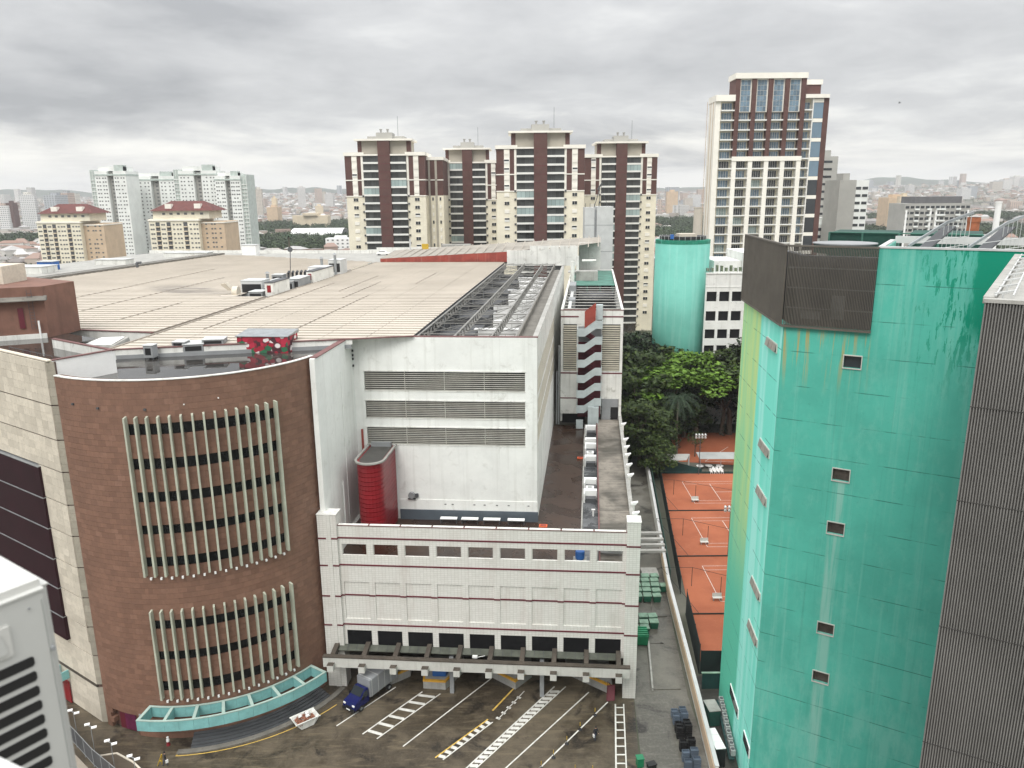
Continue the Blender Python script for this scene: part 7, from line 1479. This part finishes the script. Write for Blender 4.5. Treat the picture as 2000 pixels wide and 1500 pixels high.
# terrace oddments
for (a, b), lab in (((.9, -1.6), 'orange framed hatch leaning by the outer corner of the white hall'), ((5.5, 26), 'orange framed hatch on the terrace near the service strip')):
    t = thing('orange_hatch', lab, 'hatch', B(a, b, ZF)); m = MB(FM); m.box(a - .55, a + .55, b - .4, b + .4, ZF + .05, ZF + .2); m.build('frame', 'orange_sign', t); m = MB(FM); m.box(a - .38, a + .38, b - .25, b + .25, ZF + .2, ZF + .23); m.build('panel', 'rust_red', t)
for (a, b, r), lab in (((1.9, -3.4, 0), 'white plank lying on the terrace beside the hall corner'), ((5.0, -3.6, 0), 'white plank lying on the terrace next to the kerb'), ((3.7, -4.2, 1.0), 'white plank lying askew in the middle of the terrace')):
    t = thing('plank', lab, 'plank', B(a, b, ZF)); X = Matrix.Translation(B(a, b, ZF)) @ Matrix.Rotation(FA + r, 4, 'Z'); m = MB(X); m.box(-.9, .9, -.12, .12, 0, .08); m.build('board', 'white_plastic', t)
for i, (b, d) in enumerate(((38.5, 2.2), (31.5, 1.6), (27.0, 3.2), (22.0, 1.8), (11.0, 2.4), (6.8, 2.0))):
    lab = ['nearest the stair', 'second from the stair', 'third from the stair, the longest', 'fourth from the stair', 'second nearest the parapet', 'nearest the tiled parapet'][i]; t = thing('cooling_cabinet', 'white cabinet with open dark top on the service strip, ' + lab, 'cooling unit', B(7.2, b, ZF), 'white cooling cabinets on the service strip')
    m = MB(FM); m.box(6.2, 8.1, b + d - .9, b + d, ZF + .05, ZF + 1.5); m.build('casing', 'clean_white', t); m = MB(FM); m.box(6.2, 6.4, b, b + d - .9, ZF + .05, ZF + 1.5); m.build('side_panel', 'clean_white', t); m = MB(FM); m.box(6.5, 8.0, b, b + d - .92, ZF + .05, ZF + .7); m.build('coil', 'dark_grey', t)
    if i in (2, 4): m = MB(FM); m.box(6.5, 7.7, b - 1.6, b - .3, ZF + .05, ZF + 1.2); c_ = m.build('box', 'clean_white', t); m = MB(FM); m.box(6.8, 7.4, b - 1.3, b - .6, ZF + 1.2, ZF + 1.25); m.build('vent', 'fabric_grey', c_)
t = thing('standpipe', 'white elbow pipe standing on the grey service strip', 'pipe', B(7.6, 3, ZF)); m = MB(); p = B(7.6, 2.2, ZF); m.tube(p, p + Vector((0, 0, 1.0)), .12, 8); m.tube(p + Vector((-.25, 0, 1.0)), p + Vector((.25, 0, 1.0)), .12, 8); m.build('pipe', 'white_plastic', t)
t = thing('ladder', 'aluminium ladder lying across the near end of the service strip', 'ladder', B(6.9, -6, ZF)); m = MB(FM); m.beam((6.2, -8.2, ZF + .2), (7.9, -5.6, ZF + .5), .08, .08); m.beam((6.5, -8.5, ZF + .2), (8.2, -5.9, ZF + .5), .08, .08); m.build('rail', 'galv', t); m = MB(FM)
for i in range(8): u = i / 7; m.beam((6.2 + 1.7 * u, -8.2 + 2.6 * u, ZF + .2 + .3 * u), (6.5 + 1.7 * u, -8.5 + 2.6 * u, ZF + .2 + .3 * u), .04, .04)
m.build('rung', 'galv', t)
t = thing('barrel', 'blue barrel seen through the eighth window bay of the loading block', 'barrel', B(cols[7] + .2, -12.5, ZF)); m = MB(); m.lathe(B(cols[7] + .3, -12.6, ZF + 1.0), [(.5, 0), (.56, .15), (.56, .9), (.5, 1.05)], 16); m.build('body', 'blue_plastic', t); m = MB(FM); m.box(cols[7] - .5, cols[7] + 1.1, -13.3, -12, ZF, ZF + 1.0); m.build('stand', 'concrete', t)
t = thing('white_cabin', 'white cabin with dark window seen through the last window bay', 'cabin', B(cols[8], -12, ZF)); m = MB(FM); m.box(cols[8] - 1.5, cols[8] + 1.6, -11.4, -10, ZF, ZF + 3.4) ; m.build('wall', 'light_grey', t); m = MB(FM); m.box(cols[8] - .1, cols[8] + 1.4, -11.46, -11.402, ZF + 1.5, ZF + 2.5); m.build('window', 'fabric_grey', t)
for i, b in enumerate((38.6, 29.6, 25.5, 21.6, 16.8, 12.3, 1.5, -1.9)):
    t = thing('wall_finial', 'white scrolled finial on the outer wall of the slab, ' + ['farthest of eight', 'second farthest', 'third farthest', 'fourth farthest', 'fifth farthest', 'third nearest the tiled pillar', 'second nearest the tiled pillar', 'nearest the tiled pillar'][i], 'finial', B(13.1, b, 17.5), 'white finials along the outer wall')
    m = MB(FM); m.box(12.75, 13.2, b - .22, b + .22, 16.8, 18.5); m.build('post', 'stained_white', t); m = MB(FM); m.hexa([(12.7, b - .28, 18.5), (13.3, b - .28, 18.5), (13.3, b + .28, 18.5), (12.7, b + .28, 18.5)], [(12.7, b - .28, 18.75), (13.65, b - .28, 18.95), (13.65, b + .28, 18.95), (12.7, b + .28, 18.75)]); m.build('scroll', 'clean_white', t)
# white foreground air conditioner hung outside the photographer's window
AX = Matrix.Translation((-1.0, 1.5, 59.2)) @ Matrix(((-.58, -.82, 0, 0), (-.815, .57, 0, 0), (0, 0, 1, 0), (0, 0, 0, 1)))   # x to the left along the front, y away from the viewer, z up
ac = thing('air_conditioner', 'white outdoor air conditioner unit with dark slots close to the camera', 'air conditioner', (-1.0, 1.5, 58.6))
m = MB(AX); m.box(0, .85, 0, .34, -.62, -.002); m.build('casing', 'ac_grey', ac, bevel=.014)
m = MB(AX); m.box(-.004, .86, -.004, .345, -.03, .006); m.build('top_cover', 'ac_plastic', ac, bevel=.016)
m = MB(AX); m.box(.018, .0195, -.0015, .01, -.6, -.035); m.build('panel_seam', 'fabric_grey', ac)
for i in range(15):
    z = -.165 - i * .0355; m = MB(AX); q = [(.052, z - .007), (.056, z - .0115), (.30, z - .0115), (.30, z + .0115), (.056, z + .0115), (.052, z + .007)]; k = [m.pt((x, -.0015, zz)) for x, zz in q] + [m.pt((x, .02, zz)) for x, zz in q]; m.face(k[:6]); m.face(k[11:5:-1]); [m.face([k[a], k[(a + 1) % 6], k[6 + (a + 1) % 6], k[6 + a]]) for a in range(6)]; m.build('slot', 'black', ac)
m = MB(AX); m.box(.085, .15, -.005, .01, -.135, -.06); bd = m.build('badge', 'ac_plastic', ac, bevel=.004)
m = MB(AX); m.hexa([(.095, -.008, -.125), (.14, -.008, -.125), (.14, 0, -.125), (.095, 0, -.125)], [(.105, -.008, -.07), (.13, -.008, -.07), (.13, 0, -.07), (.105, 0, -.07)]); m.build('emblem', 'ac_grey', bd, bevel=.003)
m = MB(AX); m.tube((.013, -.006, -.155), (.013, .01, -.155), .005, 10); m.tube((.045, -.003, -.045), (.045, .01, -.045), .0025, 8); m.build('screw', 'mid_grey', ac)
ld = thing('window_ledge', 'white window ledge corner at the lower left edge of the photo', 'ledge', (-.7, .9, 58.9)); m = MB(); m.prism([(-.68, .86), (-.555, .80), (-.56, .55), (-.95, .55), (-.95, .99)], 59.26, 59.3); m.build('ledge', 'white_plastic', ld, bevel=.01)
bd_ = thing('bird', 'tiny dark bird flying in the clouded sky at the upper right', 'bird', (72, 150, 75.4)); m = MB(); m.tube((71.8, 150, 75.4), (72.3, 150, 75.45), .05, 6, .03); m.build('body', 'black', bd_)
for s in (-1, 1): m = MB(); m.poly([(72.1, 150, 75.42), (72.0, 150 + s * .25, 75.6), (71.9 + s * .4, 150 + s * .6, 75.62), (71.95, 150 + s * .2, 75.48)]); m.build('wing', 'black', bd_)
# ================================================================== THE CITY BEYOND
def far_blockM():
    m, nt, n, l, p = base('far_block'); d = Nd(nt); P = d.pos(); cr = d.new('ShaderNodeValToRGB'); cr.color_ramp.interpolation = 'CONSTANT'; e = cr.color_ramp.elements
    cs = [(.60, .59, .57), (.56, .51, .44), (.70, .68, .65), (.42, .44, .46), (.64, .62, .56), (.52, .42, .36), (.66, .66, .65)]
    e[0].color = c4(cs[0]); e[1].position = 6 / 7; e[1].color = c4(cs[6])
    for i in range(1, 6): q = e.new(i / 7); q.color = c4(cs[i])
    d.put(cr.inputs[0], d.rnd()); s = d.new('ShaderNodeSeparateXYZ'); d.put(s.inputs[0], P)
    a = d.math('FRACT', d.math('DIVIDE', s.outputs[2], 3.1)); b = d.math('FRACT', d.math('DIVIDE', d.math('ADD', s.outputs[0], s.outputs[1]), 3.6))
    w = d.math('MULTIPLY', d.math('LESS_THAN', a, .45), d.math('LESS_THAN', b, .55))
    l.new(d.mix(d.math('MULTIPLY', w, .75), cr.outputs[0], (.06, .065, .07)), p.inputs['Base Color']); p.inputs['Roughness'].default_value = .7
far_blockM()
rnd = random.Random(5)
WOODS = [(-245, 960, 105, 190), (-330, 1350, 190, 190), (-150, 1250, 130, 120), (-690, 950, 110, 180), (-620, 760, 70, 60), (255, 950, 95, 220), (330, 1350, 120, 160), (420, 640, 120, 130), (640, 1000, 210, 160), (760, 720, 130, 120), (330, 470, 45, 50), (250, 385, 40, 24), (205, 372, 30, 16), (560, 1500, 200, 120), (900, 1500, 240, 130), (-420, 820, 40, 50)]
def in_wood(x, y, k=1.0): return any(((x - a) / (c * k)) ** 2 + ((y - b) / (d * k)) ** 2 < 1 for a, b, c, d in WOODS)
TAKEN = [(-350, -175, 480, 720), (-75, 70, 290, 372), (60, 140, 265, 350), (205, 250, 410, 445)]
def free(x, y): return not any(a < x < b and c < y < d for a, b, c, d in TAKEN)
# wooded patches: the nearest trees one by one, the rest as one mass
cand = []
for a, b, c, d in WOODS:
    for _ in range(int(c * d * 3.14 / 75)):
        t = rnd.uniform(0, 6.283); r = math.sqrt(rnd.random()); x, y = a + c * r * math.cos(t), b + d * r * math.sin(t)
        if free(x, y): cand.append((math.hypot(x, y), x, y))
cand.sort()
FT_ = {}
for v in range(3):
    m = MB(); h = 11
    for i in range(16): aa = i * 2.4; rr = 4.2 * math.sqrt((i + .5) / 16); leaf_cloud(m, (rr * math.cos(aa), rr * math.sin(aa), h * .62 + random.uniform(-2.2, 2.4) - rr * .35), 1.9, 1.5, 34, .8)
    for lm in ('leaf_far', 'leaf_mid', 'leaf_dark'):
        if v == 0 and lm == 'leaf_far' or (v, 'b') not in FT_: FT_[v, 'b'] = mesh_of(m, 'crown', lm); FT_[v, lm] = FT_[v, 'b']
        else: q = FT_[v, 'b'].copy(); q.materials[0] = MATS[lm]; FT_[v, lm] = q
tm = MB(); tm.tube((0, 0, -1), (0, 0, 6.5), .35, 6, .22); tm = mesh_of(tm, 'trunk', 'trunk')
for dd, x, y in cand[:290]:
    z = hgt(x, y); s = rnd.uniform(.75, 1.25); t = thing('far_tree', 'rounded green tree in the woods beyond the rooftops', 'tree', (x, y, z), 'trees in the woods beyond the rooftops')
    lm = rnd.choice(('leaf_far', 'leaf_far', 'leaf_mid', 'leaf_dark')) ; inst(FT_[rnd.randrange(3), lm], 'crown', t, (x, y, z), rnd.uniform(0, 6), (s, s, s)); inst(tm, 'trunk', t, (x, y, z), 0, (s, s, s))
m = MB()
for dd, x, y in cand[290:]:
    z = hgt(x, y); s = rnd.uniform(.8, 1.3); k = 3 if dd < 1400 else 2
    for i in range(k * 2): leaf_cloud(m, (x + rnd.gauss(0, 2.2), y + rnd.gauss(0, 2.2), z + 6.5 * s + rnd.uniform(-2.5, 2)), 3.0 * s, 2.2 * s, 11, 1.5)
o = m.build('far_wood', 'leaf_far'); o['kind'] = 'stuff'; o['label'] = 'mass of trees in the distant woods'
# houses: the nearest 300 singly, the rest as one mass
H = []
for _ in range(25000):
    dd = 430 + 4700 * rnd.random() ** 1.25; a = R(rnd.uniform(-37.5, 37.5)); x, y = dd * math.sin(a), dd * math.cos(a)
    if in_wood(x, y, 1.03) or not free(x, y) or (dd < 640 and x > -330 and x < 200) or rnd.random() < (.25 + .5 * (noise.noise((x / 260, y / 260, 7)) > .12)): continue
    H.append((dd, x, y))
H.sort()
def house_geo(m, x, y, z, w, d, h, rz, kind):
    X = Matrix.Translation((x, y, z)) @ Matrix.Rotation(rz, 4, 'Z'); old = m.m; m.m = X; m.k = 0
    a = [m.pt(p) for p in ((-w, -d, -1.5), (w, -d, -1.5), (w, d, -1.5), (-w, d, -1.5))]; b = [m.pt(p) for p in ((-w, -d, h), (w, -d, h), (w, d, h), (-w, d, h))]
    for i in range(4): j = (i + 1) % 4; m.face([a[i], a[j], b[j], b[i]])
    m.k = 1; e = .4
    if kind: c = [m.pt(p) for p in ((-w - e, -d - e, h), (w + e, -d - e, h), (w + e, d + e, h), (-w - e, d + e, h), (-w * .5, 0, h + d * .45), (w * .5, 0, h + d * .45))]; [m.face([c[i] for i in f]) for f in ((0, 1, 5, 4), (2, 3, 4, 5), (1, 2, 5), (3, 0, 4))]
    else: c = [m.pt(p) for p in ((-w, -d, h + .05), (w, -d, h + .05), (w, d, h + .05), (-w, d, h + .05))]; m.face(c)
    m.k = 0; m.m = old
hm = []
for w, d, h, kd in ((6, 5, 5.5, 1), (8, 6, 6.5, 1), (7, 7, 8, 0), (16, 9, 7, 0), (9, 6, 9.5, 0)):
    m = MB(); house_geo(m, 0, 0, 0, w, d, h, 0, 1 if kd else 0); wa = MB(); rf = MB()
    wa.v = m.v[:8]; wa.f = m.f[:4]; wa.mi = [0] * 4; rf.v = m.v[8:]; rf.f = [[i - 8 for i in f] for f in m.f[4:]]; rf.mi = [0] * len(rf.f)
    wn_ = MB()
    for i in range(4):
        for k in range(max(1, int(h / 3))): x = -w + w * 2 * (i + .5) / 4; wn_.box(x - .6, x + .6, -d - .06, -d - .002, 1 + k * 3, 2.3 + k * 3)
    hm.append((mesh_of(wa, 'wall', 'house_wall'), mesh_of(rf, 'roof', 'house_roof'), mesh_of(wn_, 'window', 'dark_glass')))
for dd, x, y in H[:300]:
    k = rnd.randrange(5); z = hgt(x, y); rz = rnd.uniform(-.5, .5); t = thing('house', 'small low city house or shed among the rooftops beyond the mall', 'house', (x, y, z), 'low houses of the city beyond the mall')
    for me, n in zip(hm[k], ('wall', 'roof', 'window')): o = inst(me, n, t, (x, y, z), rz)
m = MB()
for dd, x, y in H[300:]:
    s = rnd.uniform(.75, 1.4); house_geo(m, x, y, hgt(x, y), rnd.choice((4, 5, 6, 8, 11)) * s, rnd.choice((4, 5, 6, 8)) * s, rnd.choice((4.5, 6, 6.5, 8, 10)) * s, rnd.uniform(-.8, .8), rnd.random() < .55)
o = m.build('far_houses', ['house_wall', 'house_roof']); o['kind'] = 'stuff'; o['label'] = 'countless small houses covering the distant slopes'
# scattered far trees between the houses
m = MB()
for _ in range(5200):
    dd = 700 + 3900 * rnd.random(); a = R(rnd.uniform(-37, 37)); x, y = dd * math.sin(a), dd * math.cos(a)
    if not free(x, y) or noise.noise((x / 300, y / 300, 2)) < -.15: continue
    z = hgt(x, y); s = rnd.uniform(.8, 1.6); leaf_cloud(m, (x, y, z + 5 * s), 5 * s, 3.2 * s, 14, 1.9)
o = m.build('far_trees', 'leaf_far'); o['kind'] = 'stuff'; o['label'] = 'scattered trees between the distant houses'
m = MB()
for _ in range(330):
    dd = 1700 + 3300 * rnd.random(); a = R(rnd.uniform(-37, 37)); x, y = dd * math.sin(a), dd * math.cos(a)
    if in_wood(x, y) or noise.noise((x / 700, y / 700, 4)) < -.05: continue
    w, d, h = rnd.uniform(8, 15), rnd.uniform(8, 13), rnd.choice((14, 22, 30, 38, 48, 60)); z = hgt(x, y); m.m = Matrix.Translation((x, y, z)) @ Matrix.Rotation(rnd.uniform(-.6, .6), 4, 'Z'); m.box(-w, w, -d, d, -3, h)
o = m.build('far_blocks', 'far_block'); o['kind'] = 'stuff'; o['label'] = 'pale apartment blocks scattered through the hazy distance'
def far_tower(u, vtop, y, w, label, mat='far_block', h=None, dep=None):
    # u, vtop: bearing and rise of the top as measured; the tower stands at its real distance y
    x = (u - 1000) / 1517 * y; zt = 60 + y * (376 - vtop - (u - 1000) * .0087) / 1500 * 1.04; z = hgt(x, y)
    t = thing('far_tower', label, 'tower block', (x, y, z)); m = MB(Matrix.Translation((x, y, 0)) @ Matrix.Rotation(rnd.uniform(-.4, .4), 4, 'Z')); m.box(-w / 2, w / 2, -(dep or w * .4), dep or w * .4, z - 3, zt); m.build('wall', mat, t)
    m = MB(); m.box(x - w * .2, x + w * .2, y - w * .2, y + w * .2, zt, zt + 4); m.build('roof_house', mat, t)
for a in ((507, 366, 1900, 18, 'slim grey tower of a hazy pair right of the estate towers'), (518, 370, 1850, 15, 'shorter slim tower of a hazy pair right of the estate towers'), (600, 367, 2300, 22, 'lone broad grey tower in the haze before the brown towers'), (545, 402, 1500, 22, 'tan stepped block standing over distant red roofs', 'tan'), (547, 386, 1520, 9, 'thin tan chimney like block rising from a stepped block', 'cream_old'),
          (616, 417, 1350, 62, 'long low pink grey block above the distant woods', 'cream_old', None, 8), (632, 400, 1700, 16, 'pinkish tower block right of the long low block', 'cream_old'), (1310, 374, 1900, 26, 'orange striped block left of the tall slim tower', 'tan'), (1288, 388, 1700, 9, 'small white block next to the orange striped block'), (1385, 400, 1500, 20, 'white block close left of the tall slim tower'),
          (1740, 384, 1100, 34, 'tan institutional block behind the woods', 'tan'), (1756, 382, 1050, 13, 'cream stair tower of the tan block', 'cream_old'), (1870, 368, 2400, 30, 'pale tower block behind the broad grey slab'), (1885, 364, 2450, 24, 'taller pale tower behind the broad grey slab'), (1930, 356, 3400, 40, 'pale hazy tower in the right hand cluster, leftmost'), (1948, 352, 3500, 40, 'pale hazy tower in the right hand cluster, second'), (1968, 347, 3600, 44, 'pale hazy tower in the right hand cluster, tallest'), (1988, 350, 3500, 44, 'pale hazy tower in the right hand cluster, rightmost'),
          (1765, 362, 3000, 26, 'pale tower standing on the far ridge'), (1700, 375, 2600, 22, 'hazy white tower just right of the two grey towers'), (8, 388, 1500, 16, 'dark brown tower block at the far left edge', 'tower_brown'), (42, 395, 1500, 15, 'maroon tower block left of the left red roofed block', 'tower_brown'), (25, 400, 1250, 14, 'pale tower between two dark towers at the far left'), (75, 380, 1400, 24, 'white gridded tower above the left red roofed block'), (128, 381, 1400, 30, 'white gridded twin tower behind the left red roofed block'), (150, 377, 1450, 20, 'grey tower beside the white gridded twin tower'), (484, 380, 1500, 12, 'brown and white tower at the right edge of the estate', 'cream_old')): far_tower(*a)
def chimney(x, y, z0, z1, r, mat, label): t = thing('chimney', label, 'chimney', (x, y, 0)); m = MB(); m.tube((x, y, z0), (x, y, z1), r * 1.1, 16, r); m.build('shaft', mat, t); m = MB(); m.tube((x, y, z1 - .8), (x, y, z1), r * 1.12, 16); m.build('rim', mat, t)
chimney(217, 350, 0, 54.4, 1.25, 'clean_white', 'tall white chimney standing before the woods at the right'); chimney(78, 132, 40, 55.3, .95, 'brick_orange', 'short brick chimney behind the slanting roof frames'); chimney(215, 900, 0, 42, 5, 'beige_stone', 'pale water tower shaft among trees left of the tall slim tower')
t = thing('hall_roof', 'long white barrel roofed hall among the woods', 'hall', (-255, 1050, 0)); m = MB(); n = 10; A = [[m.pt((x, 1050 + 22 * math.cos(math.pi * i / n), 7 + 9 * math.sin(math.pi * i / n))) for i in range(n + 1)] for x in (-290, -222)]
for i in range(n): m.face([A[0][i], A[0][i + 1], A[1][i + 1], A[1][i]])
m.build('roof', 'clean_white', t); m = MB(); m.box(-290, -222, 1029, 1071, 0, 7); m.build('wall', 'light_grey', t)
t = thing('campus_block', 'low grey office block with long window bands above the round tower', 'building', (122, 560, 0)); m = MB(); m.box(118, 152, 560, 575, 0, 27); m.build('wall', 'stained_white', t)
for z in (22, 17, 12): m = MB(); m.box(124, 151, 559.8, 559.99, z, z + 2.2); m.build('window', 'dark_glass', t)
block('white_school', 'white low building with arched canopy below the broad grey slab', 'building', 160, 205, 400, 26, 14, 'clean_white', wL, 12, 3, 3.4, group=None); block('pink_hall', 'low pink hall with grey roof left of the red roofed blocks', 'hall', -345, -318, 540, 8, 14, 'cream_old', wL, 8, 1); block('long_shed', 'long white shed roof among trees at the far left', 'shed', -500, -440, 800, 9, 40, 'clean_white', wL, 10, 1)
block('white_villa', 'white flat roofed building left of the brown and cream towers', 'building', -190, -160, 800, 16, 14, 'clean_white', wL, 6, 3, 3.5)
# ================================================================== HAZE in the air
hb = MB(); hb.box(-7600, 7600, -900, 8200, -1.2, 240)
hz_ = hb.build('haze', 'black'); hz_['kind'] = 'stuff'; hz_['label'] = 'thin pale haze in the air over the city'
hm_ = bpy.data.materials.new('haze'); hm_.use_nodes = True; nt = hm_.node_tree
for n_ in list(nt.nodes):
    if n_.type != 'OUTPUT_MATERIAL': nt.nodes.remove(n_)
pv_ = nt.nodes.new('ShaderNodeVolumePrincipled'); pv_.inputs['Color'].default_value = (.95, .97, 1.0, 1); pv_.inputs['Density'].default_value = .00011; pv_.inputs['Anisotropy'].default_value = .15
nt.links.new(pv_.outputs[0], [n_ for n_ in nt.nodes if n_.type == 'OUTPUT_MATERIAL'][0].inputs['Volume']); hz_.data.materials[0] = hm_
SC.cycles.volume_max_steps = 64
